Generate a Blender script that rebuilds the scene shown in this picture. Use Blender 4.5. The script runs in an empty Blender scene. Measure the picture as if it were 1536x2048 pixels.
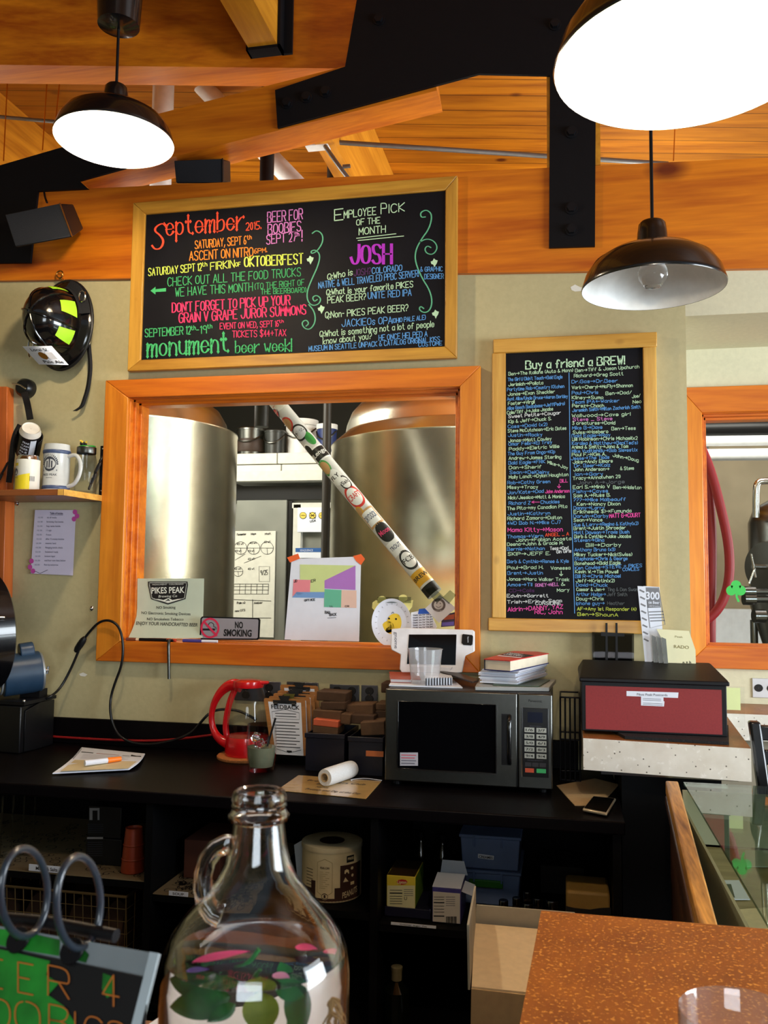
import bpy, math, random
from mathutils import Vector, Matrix
random.seed(7)
V = Vector
C = bpy.context.scene.collection
SC = bpy.context.scene

# ------------------------------------------------------------------ camera
FPX = 1750.0
YAW, PITCH, ROLL = math.radians(11.7), math.radians(4.5), math.radians(0.6)
CAM = V((0, -3.05, 1.53))
FW = V((-math.sin(YAW)*math.cos(PITCH), math.cos(YAW)*math.cos(PITCH), math.sin(PITCH)))
R0 = V((math.cos(YAW), math.sin(YAW), 0))
U0 = R0.cross(FW)
RT = R0*math.cos(ROLL) + U0*math.sin(ROLL)
UP = U0*math.cos(ROLL) - R0*math.sin(ROLL)
cd = bpy.data.cameras.new('camera')
cam = bpy.data.objects.new('camera', cd); C.objects.link(cam)
cam.matrix_world = Matrix(((RT.x, UP.x, -FW.x, CAM.x), (RT.y, UP.y, -FW.y, CAM.y), (RT.z, UP.z, -FW.z, CAM.z), (0, 0, 0, 1)))
cd.sensor_fit = 'VERTICAL'; cd.sensor_height = 36; cd.sensor_width = 27
cd.lens = FPX*36/2048
cd.clip_start = 0.02
cd.dof.use_dof = True; cd.dof.focus_distance = 2.9; cd.dof.aperture_fstop = 16
SC.camera = cam

# ------------------------------------------------------------------ world, lights, exposure
SC.view_settings.view_transform = 'Standard'; SC.view_settings.look = 'None'
SC.view_settings.exposure = 0.0; SC.view_settings.gamma = 1.0
SC.view_settings.use_curve_mapping = False
wd = bpy.data.worlds.new('world'); SC.world = wd; wd.use_nodes = True
bg = wd.node_tree.nodes['Background']
bg.inputs[0].default_value = (0.70, 0.86, 1.0, 1); bg.inputs[1].default_value = 0.30
def area(name, loc, look, size, power, col):
    l = bpy.data.lights.new(name, 'AREA'); l.shape = 'RECTANGLE'; l.size, l.size_y = size
    l.energy = power; l.color = col
    o = bpy.data.objects.new(name, l); C.objects.link(o); o.location = loc
    o.rotation_euler = (V(look)-V(loc)).to_track_quat('-Z', 'Y').to_euler()
    return o
area('daylight_right', (3.9, -1.8, 1.62), (0.0, -0.2, 1.5), (2.4, 1.3), 235, (0.84, 0.93, 1.0))
area('daylight_rear', (0.45, -5.2, 1.6), (0.5, 0.0, 1.5), (1.5, 0.9), 46, (0.82, 0.92, 1.0))
area('brewery_light_near', (-2.6, .9, 3.0), (-1.0, 2.2, 1.6), (1.2, 0.5), 60, (1.0, 0.95, 0.85))
area('brewery_light_far', (0.9, 1.0, 3.0), (-.4, 2.6, 1.4), (1.0, 0.4), 45, (1.0, 0.97, 0.9))
area('brewery_daylight', (4.2, 2.0, 1.8), (0.3, 2.0, 1.6), (1.6, 1.8), 90, (0.93, 0.97, 1.0))
area('tank_streak_fill_near', (-.12, .38, 1.8), (-2.0, .7, 1.8), (.12, 1.8), 16, (1.0, .97, .88))  # added unseen fill that puts a bright streak on the left tank
area('tank_streak_fill_left', (-4.2, 1.5, 1.8), (-.5, 1.3, 1.8), (.3, 1.8), 40, (1.0, .94, .8))  # added unseen fill for the left side of the right tank
area('deck_fill', (0.6, 1.6, 2.75), (0.5, 1.6, 4.0), (1.6, 0.4), 26, (1.0, 0.93, 0.8))  # added upward fill standing in for light bounced on to the roof deck

# ------------------------------------------------------------------ pixel of the photograph -> point of the place
def ray(x, y): return FW + RT*((x-768)/FPX) - UP*((y-1024)/FPX)
def Yp(x, y, Y): d = ray(x, y); return CAM + d*((Y-CAM.y)/d.y)
def Zp(x, y, z): d = ray(x, y); return CAM + d*((z-CAM.z)/d.z)
def Dp(x, y, zc): return CAM + ray(x, y)*zc
def onY(Y): return lambda x, y: Yp(x, y, Y)
def onZ(z): return lambda x, y: Zp(x, y, z)

# ------------------------------------------------------------------ materials
def lin(c):
    return tuple(((v/255)/12.92 if v/255 <= 0.04045 else ((v/255+0.055)/1.055)**2.4) for v in c) + (1,)
def nmat(name):
    m = bpy.data.materials.new(name); m.use_nodes = True
    nt = m.node_tree
    return m, nt, nt.nodes['Principled BSDF']
def mat(name, col, rough=0.5, metal=0.0, var=0.06, scale=30, bump=0.0, coat=0.0, spec=0.5, emit=0, trans=0, ior=1.45):
    m, nt, b = nmat(name)
    c = lin(col)
    tc = nt.nodes.new('ShaderNodeTexCoord'); nz = nt.nodes.new('ShaderNodeTexNoise')
    nz.inputs['Scale'].default_value = scale; nz.inputs['Detail'].default_value = 4
    nt.links.new(tc.outputs['Object'], nz.inputs['Vector'])
    rp = nt.nodes.new('ShaderNodeValToRGB')
    rp.color_ramp.elements[0].position = .3; rp.color_ramp.elements[1].position = .7
    rp.color_ramp.elements[0].color = tuple(v*(1-var) for v in c[:3])+(1,)
    rp.color_ramp.elements[1].color = tuple(min(1, v*(1+var)) for v in c[:3])+(1,)
    nt.links.new(nz.outputs['Fac'], rp.inputs[0]); nt.links.new(rp.outputs[0], b.inputs['Base Color'])
    b.inputs['Roughness'].default_value = rough; b.inputs['Metallic'].default_value = metal
    b.inputs['Coat Weight'].default_value = coat; b.inputs['Specular IOR Level'].default_value = spec
    b.inputs['IOR'].default_value = ior; b.inputs['Transmission Weight'].default_value = trans
    if emit:
        b.inputs['Emission Color'].default_value = c; b.inputs['Emission Strength'].default_value = emit
    if bump:
        bp = nt.nodes.new('ShaderNodeBump'); bp.inputs['Strength'].default_value = bump; bp.inputs['Distance'].default_value = .004
        nt.links.new(nz.outputs['Fac'], bp.inputs['Height']); nt.links.new(bp.outputs[0], b.inputs['Normal'])
    return m
def wood(name, dark, light, axis='x', rough=0.42, grain=1.0, knots=0.0, coat=0.15, bump=0.08, rot=0.0, board=0.0):
    m, nt, b = nmat(name)
    N, L = nt.nodes, nt.links
    tc = N.new('ShaderNodeTexCoord'); mp = N.new('ShaderNodeMapping')
    s = {'x': (1.2, 16, 16), 'y': (16, 1.2, 16), 'z': (16, 16, 1.2)}[axis]
    mp.inputs['Scale'].default_value = tuple(v*grain for v in s); mp.inputs['Rotation'].default_value = (0, 0, 0)
    src = tc.outputs['Object']
    if rot:
        m0 = N.new('ShaderNodeMapping'); m0.inputs['Rotation'].default_value = (0, 0, rot); L.new(src, m0.inputs['Vector']); src = m0.outputs[0]
    L.new(src, mp.inputs['Vector'])
    n1 = N.new('ShaderNodeTexNoise'); n1.inputs['Scale'].default_value = 1.3; n1.inputs['Detail'].default_value = 6; n1.inputs['Distortion'].default_value = .6
    L.new(mp.outputs[0], n1.inputs['Vector'])
    n2 = N.new('ShaderNodeTexNoise'); n2.inputs['Scale'].default_value = 7; n2.inputs['Detail'].default_value = 3
    L.new(mp.outputs[0], n2.inputs['Vector'])
    ad = N.new('ShaderNodeMath'); ad.operation = 'MULTIPLY_ADD'; ad.inputs[1].default_value = .35
    L.new(n2.outputs['Fac'], ad.inputs[0]); L.new(n1.outputs['Fac'], ad.inputs[2])
    rp = N.new('ShaderNodeValToRGB'); e = rp.color_ramp.elements
    e[0].position = .42; e[1].position = .88; e[0].color = lin(dark); e[1].color = lin(light)
    L.new(ad.outputs[0], rp.inputs[0]); col = rp.outputs[0]
    if knots:
        vo = N.new('ShaderNodeTexVoronoi'); vo.inputs['Scale'].default_value = knots
        k2 = N.new('ShaderNodeMapping'); k2.inputs['Scale'].default_value = {'x': (.6, 1, 1), 'y': (1, .6, 1), 'z': (1, 1, .6)}[axis]
        L.new(src, k2.inputs['Vector']); L.new(k2.outputs[0], vo.inputs['Vector'])
        kr = N.new('ShaderNodeValToRGB'); kr.color_ramp.elements[0].position = .05; kr.color_ramp.elements[1].position = .12
        kr.color_ramp.elements[0].color = (.25, .13, .06, 1); kr.color_ramp.elements[1].color = (1, 1, 1, 1)
        L.new(vo.outputs['Distance'], kr.inputs[0])
        mx = N.new('ShaderNodeMix'); mx.data_type = 'RGBA'; mx.blend_type = 'MULTIPLY'; mx.inputs[0].default_value = 1
        L.new(col, mx.inputs[6]); L.new(kr.outputs[0], mx.inputs[7]); col = mx.outputs[2]
    if board:                                   # tongue-and-groove joints
        sx = N.new('ShaderNodeSeparateXYZ'); L.new(src, sx.inputs[0])
        dv = N.new('ShaderNodeMath'); dv.operation = 'DIVIDE'; dv.inputs[1].default_value = board
        L.new(sx.outputs['Y' if axis == 'x' else 'X'], dv.inputs[0])
        fr = N.new('ShaderNodeMath'); fr.operation = 'FRACT'; L.new(dv.outputs[0], fr.inputs[0])
        gr = N.new('ShaderNodeValToRGB'); g = gr.color_ramp.elements
        g[0].position = .0; g[0].color = (.12, .08, .05, 1); g[1].position = .07; g[1].color = (1, 1, 1, 1)
        L.new(fr.outputs[0], gr.inputs[0])
        fl = N.new('ShaderNodeMath'); fl.operation = 'FLOOR'; L.new(dv.outputs[0], fl.inputs[0])
        wn = N.new('ShaderNodeTexWhiteNoise'); wn.noise_dimensions = '1D'; L.new(fl.outputs[0], wn.inputs['W'])
        mr = N.new('ShaderNodeMapRange'); mr.inputs[3].default_value = .7; mr.inputs[4].default_value = 1.1; L.new(wn.outputs[0], mr.inputs[0])
        m1 = N.new('ShaderNodeMix'); m1.data_type = 'RGBA'; m1.blend_type = 'MULTIPLY'; m1.inputs[0].default_value = 1
        L.new(col, m1.inputs[6]); L.new(gr.outputs[0], m1.inputs[7])
        m2 = N.new('ShaderNodeMix'); m2.data_type = 'RGBA'; m2.blend_type = 'MULTIPLY'; m2.inputs[0].default_value = 1
        L.new(m1.outputs[2], m2.inputs[6]); L.new(mr.outputs[0], m2.inputs[7]); col = m2.outputs[2]
    L.new(col, b.inputs['Base Color'])
    b.inputs['Roughness'].default_value = rough; b.inputs['Coat Weight'].default_value = coat; b.inputs['Coat Roughness'].default_value = .25
    bp = N.new('ShaderNodeBump'); bp.inputs['Strength'].default_value = bump; bp.inputs['Distance'].default_value = .003
    L.new(ad.outputs[0], bp.inputs['Height']); L.new(bp.outputs[0], b.inputs['Normal'])
    return m
def glassmat(name, col=(255, 255, 255), rough=0.0, ior=1.45):
    m = mat(name, col, rough, 0, 0.0, trans=1.0, ior=ior); return m
def panemat(name, tint=(245, 250, 248), ior=1.5, frost=0.0):
    """thin clear sheet: lets light straight through and reflects more at grazing angles"""
    m = bpy.data.materials.new(name); m.use_nodes = True; nt = m.node_tree; nt.nodes.clear(); N, L = nt.nodes, nt.links
    o = N.new('ShaderNodeOutputMaterial'); mx = N.new('ShaderNodeMixShader')
    t = N.new('ShaderNodeBsdfTransparent'); t.inputs[0].default_value = lin(tint)
    g = N.new('ShaderNodeBsdfGlossy'); g.inputs['Roughness'].default_value = .02
    lw = N.new('ShaderNodeLayerWeight'); lw.inputs[0].default_value = .5
    p = N.new('ShaderNodeMath'); p.operation = 'POWER'; p.inputs[1].default_value = 5; L.new(lw.outputs['Facing'], p.inputs[0])
    f0 = ((ior-1)/(ior+1))**2
    q = N.new('ShaderNodeMath'); q.operation = 'MULTIPLY_ADD'; q.inputs[1].default_value = 1-f0; q.inputs[2].default_value = f0; L.new(p.outputs[0], q.inputs[0])
    L.new(q.outputs[0], mx.inputs[0]); src = t.outputs[0]
    if frost:
        d = N.new('ShaderNodeBsdfDiffuse'); d.inputs[0].default_value = (.85, .87, .9, 1); m2 = N.new('ShaderNodeMixShader'); m2.inputs[0].default_value = frost
        L.new(src, m2.inputs[1]); L.new(d.outputs[0], m2.inputs[2]); src = m2.outputs[0]
    L.new(src, mx.inputs[1]); L.new(g.outputs[0], mx.inputs[2]); L.new(mx.outputs[0], o.inputs[0]); return m
def specked(name, base, dark, speck, scale=90, thr=(.62, .7), rough=.5, voids=0.0):
    m, nt, b = nmat(name); N, L = nt.nodes, nt.links
    tc = N.new('ShaderNodeTexCoord')
    n1 = N.new('ShaderNodeTexNoise'); n1.inputs['Scale'].default_value = 14; n1.inputs['Detail'].default_value = 8; L.new(tc.outputs['Object'], n1.inputs['Vector'])
    r1 = N.new('ShaderNodeValToRGB'); r1.color_ramp.elements[0].color = lin(dark); r1.color_ramp.elements[1].color = lin(base)
    r1.color_ramp.elements[0].position = .3; r1.color_ramp.elements[1].position = .68; L.new(n1.outputs['Fac'], r1.inputs[0])
    n2 = N.new('ShaderNodeTexNoise'); n2.inputs['Scale'].default_value = scale; n2.inputs['Detail'].default_value = 3; L.new(tc.outputs['Object'], n2.inputs['Vector'])
    r2 = N.new('ShaderNodeValToRGB'); r2.color_ramp.elements[0].position = thr[0]; r2.color_ramp.elements[1].position = thr[1]
    r2.color_ramp.elements[0].color = (0, 0, 0, 1); r2.color_ramp.elements[1].color = (1, 1, 1, 1); L.new(n2.outputs['Fac'], r2.inputs[0])
    mx = N.new('ShaderNodeMix'); mx.data_type = 'RGBA'; L.new(r2.outputs[0], mx.inputs[0]); L.new(r1.outputs[0], mx.inputs[6]); mx.inputs[7].default_value = lin(speck)
    col = mx.outputs[2]
    if voids:
        vo = N.new('ShaderNodeTexVoronoi'); vo.inputs['Scale'].default_value = voids; L.new(tc.outputs['Object'], vo.inputs['Vector'])
        kr = N.new('ShaderNodeValToRGB'); kr.color_ramp.elements[0].position = .09; kr.color_ramp.elements[1].position = .13
        kr.color_ramp.elements[0].color = (.18, .16, .14, 1); kr.color_ramp.elements[1].color = (1, 1, 1, 1); L.new(vo.outputs['Distance'], kr.inputs[0])
        m2 = N.new('ShaderNodeMix'); m2.data_type = 'RGBA'; m2.blend_type = 'MULTIPLY'; m2.inputs[0].default_value = 1
        L.new(col, m2.inputs[6]); L.new(kr.outputs[0], m2.inputs[7]); col = m2.outputs[2]
    L.new(col, b.inputs['Base Color']); b.inputs['Roughness'].default_value = rough
    return m

BLACK = mat('black_paint', (12, 12, 16), .45, spec=.3)
STEELBLK = mat('black_steel', (13, 12, 15), .6, bump=.05, spec=.2)
SATIN = mat('black_satin_laminate', (10, 7, 9), .4, spec=.09)
DARKIN = mat('dark_cabinet', (7, 7, 9), .6, spec=.15)
RUBBER = mat('black_rubber', (16, 16, 18), .8, bump=.4, scale=160)
WALL = mat('tan_paint', (186, 176, 134), .75, var=.04, scale=60, bump=.12)
WALLR = mat('beige_paint', (208, 202, 172), .75, var=.04, scale=60, bump=.12)
GLULAM = wood('orange_glulam', (166, 72, 6), (228, 132, 20), 'x', grain=.7, knots=2.2)
TRIMX = wood('fir_trim_across', (174, 76, 5), (222, 124, 22), 'x', grain=.8)
TRIMZ = wood('fir_trim_upright', (184, 92, 7), (230, 144, 36), 'z', grain=.8)
DECK = wood('deck_boards', (140, 70, 6), (206, 128, 22), 'x', grain=.6, knots=4.5, board=.145, rot=-YAW)
RAFT = wood('yellow_rafter', (172, 100, 14), (226, 156, 42), 'y', grain=.6)
PINEX = wood('pine_frame_across', (150, 96, 24), (210, 156, 56), 'x', grain=.9, knots=7)
PINEZ = wood('pine_frame_upright', (150, 98, 26), (208, 154, 58), 'z', grain=.9, knots=7)
PALEX = wood('rough_pine_across', (180, 124, 40), (226, 174, 80), 'x', grain=.9, knots=6, bump=.3)
PALEZ = wood('rough_pine_upright', (180, 124, 42), (230, 182, 90), 'z', grain=.9, knots=6, bump=.5)
OAK = wood('oak', (92, 50, 12), (226, 164, 76), 'y', grain=1.9)
OAKD = wood('dark_oak', (44, 24, 12), (84, 46, 22), 'y')
BOARD = mat('chalkboard', (12, 12, 19), .6, var=.25, scale=9, spec=.2)
STEEL = None
def brushed(name, col, rough, aniso=.6, rad='z'):
    m = mat(name, col, rough, 1.0, .08, 12); b = m.node_tree.nodes['Principled BSDF']
    b.inputs['Anisotropic'].default_value = aniso; return m
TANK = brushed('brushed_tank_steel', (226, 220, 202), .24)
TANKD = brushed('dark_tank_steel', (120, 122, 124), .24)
STEEL = mat('stainless_steel', (92, 92, 88), .32, 1.0, .05, 60)
CHROME = mat('chrome', (210, 210, 210), .15, 1.0)
BRASS = mat('brass', (196, 140, 70), .25, 1.0)
WHITE = mat('white_enamel', (236, 236, 232), .4)
PAPER = mat('white_paper', (228, 234, 246), .7, var=.02)
CARD = mat('cardboard', (190, 162, 120), .8, var=.06, scale=60)
CARDL = mat('pale_cardboard', (232, 212, 174), .8, var=.05, scale=60)
INK = mat('black_ink', (16, 16, 18), .7)
GREYINK = mat('grey_ink', (90, 88, 100), .7)
GLASS = glassmat('clear_glass')
PLASTIC = panemat('clear_plastic', (252, 253, 253), 1.28)
PANE = panemat('window_glass', (251, 253, 251), 1.4)
CONC = specked('pale_concrete', (236, 232, 222), (216, 208, 194), (242, 238, 230), 60, voids=52)
CONCTOP = specked('stained_concrete_top', (152, 84, 10), (124, 64, 4), (206, 142, 56), 210, (.57, .66), .42)
def flat(name, col, rough=.7): return mat(name, col, rough, var=.02)

# ------------------------------------------------------------------ mesh builder
ORG = {}
def chaikin(p, closed=False, it=2):
    for _ in range(it):
        q = []
        n = len(p)
        rng = range(n if closed else n-1)
        if not closed: q.append(p[0])
        for i in rng:
            a, b = p[i], p[(i+1) % n]
            q.append(a*.75+b*.25); q.append(a*.25+b*.75)
        if not closed: q.append(p[-1])
        p = q
    return p
class G:
    def __init__(s, M=None): s.v, s.f, s.m, s.M = [], [], [], M
    def add(s, vs, fs, mi=0):
        b = len(s.v)
        s.v += [(s.M @ V(p)) if s.M else V(p) for p in vs]
        s.f += [tuple(b+i for i in f) for f in fs]; s.m += [mi]*len(fs)
        return s
    def hexa(s, p, mi=0):      # p: 4 of one face (loop), 4 of the opposite
        return s.add(p, [(0, 1, 2, 3), (7, 6, 5, 4), (0, 4, 5, 1), (1, 5, 6, 2), (2, 6, 7, 3), (3, 7, 4, 0)], mi)
    def box(s, x0, x1, y0, y1, z0, z1, mi=0):
        return s.hexa([(x0, y0, z0), (x1, y0, z0), (x1, y0, z1), (x0, y0, z1), (x0, y1, z0), (x1, y1, z0), (x1, y1, z1), (x0, y1, z1)], mi)
    def prism(s, pts, vec, mi=0):
        n = len(pts); pts = [V(p) for p in pts]; q = [p+V(vec) for p in pts]
        return s.add(pts+q, [tuple(range(n)), tuple(range(2*n-1, n-1, -1))]+[(i, n+i, n+(i+1) % n, (i+1) % n) for i in range(n)], mi)
    def poly(s, pts, mi=0): return s.add(pts, [tuple(range(len(pts)))], mi)
    def lathe(s, prof, o=(0, 0, 0), ax=(0, 0, 1), n=40, mi=0, sx=None, sc=(1, 1), cap=False):
        o = V(o); a = V(ax).normalized()
        x = V(sx) if sx else (V((1, 0, 0)) if abs(a.x) < .9 else V((0, 1, 0)))
        x = (x-a*x.dot(a)).normalized(); y = a.cross(x)
        vs = []
        for r, z in prof:
            for i in range(n):
                t = 2*math.pi*i/n; vs.append(o+a*z+x*(r*sc[0]*math.cos(t))+y*(r*sc[1]*math.sin(t)))
        fs = [(j*n+i, j*n+(i+1) % n, (j+1)*n+(i+1) % n, (j+1)*n+i) for j in range(len(prof)-1) for i in range(n)]
        if cap:
            fs.append(tuple(range(n-1, -1, -1))); fs.append(tuple((len(prof)-1)*n+i for i in range(n)))
        return s.add(vs, fs, mi)
    def cyl(s, p0, p1, r0, r1=None, n=24, mi=0, cap=True):
        p0, p1 = V(p0), V(p1); r1 = r0 if r1 is None else r1
        return s.lathe([(r0, 0), (r1, (p1-p0).length)], p0, p1-p0, n, mi, cap=cap)
    def ball(s, c, r, n=20, mi=0, sc=(1, 1), ax=(0, 0, 1), k=1.0):
        m = n//2
        return s.lathe([(max(1e-5, r*math.sin(math.pi*i/m)), -r*k*math.cos(math.pi*i/m)) for i in range(m+1)], c, ax, n, mi, sc=sc)
    def tube(s, pts, r, n=8, mi=0, closed=False, smooth=0):
        pts = [V(p) for p in pts]
        if smooth: pts = chaikin(pts, closed, smooth)
        N = len(pts); vs = []; up = None
        for i, p in enumerate(pts):
            a = pts[(i-1) % N] if (closed or i) else p; b = pts[(i+1) % N] if (closed or i < N-1) else p
            t = (b-a).normalized()
            if up is None: up = t.orthogonal().normalized()
            up = (up-t*up.dot(t)); up = up.normalized() if up.length > 1e-6 else t.orthogonal().normalized()
            w = t.cross(up); rr = r[i] if isinstance(r, list) else r
            vs += [p+up*(rr*math.cos(2*math.pi*k/n))+w*(rr*math.sin(2*math.pi*k/n)) for k in range(n)]
        fs = [(i*n+k, i*n+(k+1) % n, ((i+1) % N)*n+(k+1) % n, ((i+1) % N)*n+k) for i in range(N if closed else N-1) for k in range(n)]
        if not closed: fs += [tuple(range(n-1, -1, -1)), tuple((N-1)*n+k for k in range(n))]
        return s.add(vs, fs, mi)
    def sheet(s, rows, mi=0, th=0.0):          # grid of points; optional thickness along average normal
        R_, K = len(rows), len(rows[0]); vs = [V(p) for r in rows for p in r]
        fs = [(i*K+j, i*K+j+1, (i+1)*K+j+1, (i+1)*K+j) for i in range(R_-1) for j in range(K-1)]
        if th:
            nn = (vs[1]-vs[0]).cross(vs[K]-vs[0]).normalized()*th
            b = len(vs); vs2 = vs+[p+nn for p in vs]
            rim = [j for j in range(K)]+[i*K+K-1 for i in range(1, R_)]+[(R_-1)*K+j for j in range(K-2, -1, -1)]+[i*K for i in range(R_-2, 0, -1)]
            fs = fs+[tuple(b+i for i in reversed(f)) for f in fs]+[(rim[i], b+rim[i], b+rim[(i+1) % len(rim)], rim[(i+1) % len(rim)]) for i in range(len(rim))]
            vs = vs2
        return s.add(vs, fs, mi)
    # flat marks: mp maps pixel coordinates onto the surface
    def pp(s, mp, pts, mi=0): return s.poly([mp(x, y) for x, y in pts], mi)
    def rect(s, mp, x0, y0, x1, y1, mi=0): return s.pp(mp, [(x0, y1), (x1, y1), (x1, y0), (x0, y0)], mi)
    def disc(s, mp, x, y, rx, ry=None, mi=0, n=24, ring=0):
        ry = ry or rx
        P = [(x+rx*math.cos(2*math.pi*i/n), y-ry*math.sin(2*math.pi*i/n)) for i in range(n)]
        if not ring: return s.pp(mp, P, mi)
        Q = [(x+(rx-ring)*math.cos(2*math.pi*i/n), y-(ry-ring)*math.sin(2*math.pi*i/n)) for i in range(n)]
        return s.add([mp(*p) for p in P+Q], [(i, (i+1) % n, n+(i+1) % n, n+i) for i in range(n)], mi)
    def line(s, mp, pts, w, mi=0, nib=0, smooth=0, closed=False):
        P = [V((p[0], p[1])) for p in pts]
        if smooth: P = chaikin(P, closed, smooth)
        if closed: P = P+[P[0]]
        if not closed:                                  # break the ribbon at sharp corners
            for i in range(1, len(P)-1):
                a_, b_ = P[i]-P[i-1], P[i+1]-P[i]
                if a_.length > 1e-6 and b_.length > 1e-6 and a_.normalized().dot(b_.normalized()) < .45:
                    s.line(mp, P[:i+1], w, mi, nib); return s.line(mp, P[i:], w, mi, nib)
        n = len(P); L_, R_ = [], []
        for i in range(n):
            d = P[min(i+1, n-1)]-P[max(i-1, 0)]
            if closed and i in (0, n-1): d = P[1]-P[-2]
            if d.length < 1e-6: d = V((1, 0))
            d.normalize(); nn = V((-d.y, d.x))
            ww = w if not nib else w*(1-nib+nib*abs(d.y)**1.5)
            ext = V((0, 0))
            if not closed and i == 0: ext = -d*ww*.3
            if not closed and i == n-1: ext = d*ww*.3
            L_.append(P[i]+nn*ww/2+ext); R_.append(P[i]-nn*ww/2+ext)
        vs = [mp(p.x, p.y) for p in L_]+[mp(p.x, p.y) for p in R_]
        return s.add(vs, [(i, i+1, n+i+1, n+i) for i in range(n-1)], mi)
    def chalk(s, mp, t, x0, y0, x1, y1, h, w, mi=0, nib=0, jit=.35):
        st, wid = layout(t); ux, uy = (x1-x0)/wid, (y1-y0)/wid; k = h/6.0; rnd = random.Random(hash(len(t))+int(x0*7+y0))
        for ch_x, strokes in st:
            dy = rnd.uniform(-jit, jit)
            for kind, P in strokes:
                Q = [V((x0+(ch_x+px)*ux, y0+(ch_x+px)*uy-(py-2+dy*.4)*k)) for px, py in P]
                if kind: Q = chaikin(Q, kind == 2, 2)
                s.line(mp, Q, w, mi, nib, closed=(kind == 2))
        return s
    def print(s, mp, t, x0, y0, x1, y1, h, mi=0, bold=0.0, slant=0):
        vs, fs, (ax, bx) = bfont(t, bold)
        W = bx-ax
        s.add([mp(x0+(x1-x0)*(x-ax)/W + slant*y*h, y0+(y1-y0)*(x-ax)/W-y*h) for x, y in vs], fs, mi); return s
    def o(s, name, mats, parent=None, label=None, cat=None, group=None, kind=None, bevel=0, org=None, flatshade=False, stuff=False):
        me = bpy.data.meshes.new(name)
        mats = mats if isinstance(mats, (list, tuple)) else [mats]
        if parent is not None: og = ORG[parent.name] if org is None else V(org)
        elif org is not None: og = V(org)
        else:
            xs, ys, zs = [p.x for p in s.v], [p.y for p in s.v], [p.z for p in s.v]
            og = V(((min(xs)+max(xs))/2, (min(ys)+max(ys))/2, min(zs)))
        me.from_pydata([tuple(p-og) for p in s.v], [], s.f); me.update()
        for m in mats: me.materials.append(m)
        for p, i in zip(me.polygons, s.m): p.material_index = i; p.use_smooth = not flatshade
        if not flatshade: me.set_sharp_from_angle(angle=math.radians(38))
        o = bpy.data.objects.new(name, me); C.objects.link(o)
        ORG[o.name] = og
        if parent is not None: o.parent = parent; o.location = og-ORG[parent.name]
        else: o.location = og
        tag(o, label, cat, group, kind)
        if bevel:
            b = o.modifiers.new('bevel', 'BEVEL'); b.width = bevel; b.segments = 2; b.limit_method = 'ANGLE'; b.angle_limit = math.radians(50)
        return o
def tag(o, label=None, cat=None, group=None, kind=None):
    if label: o['label'] = label
    if cat: o['category'] = cat
    if group: o['group'] = group
    if kind: o['kind'] = kind
    return o
def thing(name, label, cat, loc, group=None):
    o = bpy.data.objects.new(name, None); C.objects.link(o); o.location = V(loc); o.empty_display_size = .05
    ORG[o.name] = V(loc); return tag(o, label, cat, group)
def struct(g, name, m, **k): return g.o(name, m, kind='structure', **k)
_bf = {}
def bfont(t, bold=0.0):
    if (t, bold) in _bf: return _bf[(t, bold)]
    cu = bpy.data.curves.new('tmp_text', 'FONT'); cu.body = t; cu.size = 1/.73*1.0; cu.offset = bold; cu.resolution_u = 3
    o = bpy.data.objects.new('tmp_text', cu); C.objects.link(o)
    dg = bpy.context.evaluated_depsgraph_get(); me = bpy.data.meshes.new_from_object(o.evaluated_get(dg))
    vs = [(v.co.x, v.co.y) for v in me.vertices]; fs = [tuple(p.vertices) for p in me.polygons]
    bpy.data.objects.remove(o); bpy.data.curves.remove(cu); bpy.data.meshes.remove(me)
    r = (vs, fs, (min(v[0] for v in vs), max(v[0] for v in vs))); _bf[(t, bold)] = r; return r
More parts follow.
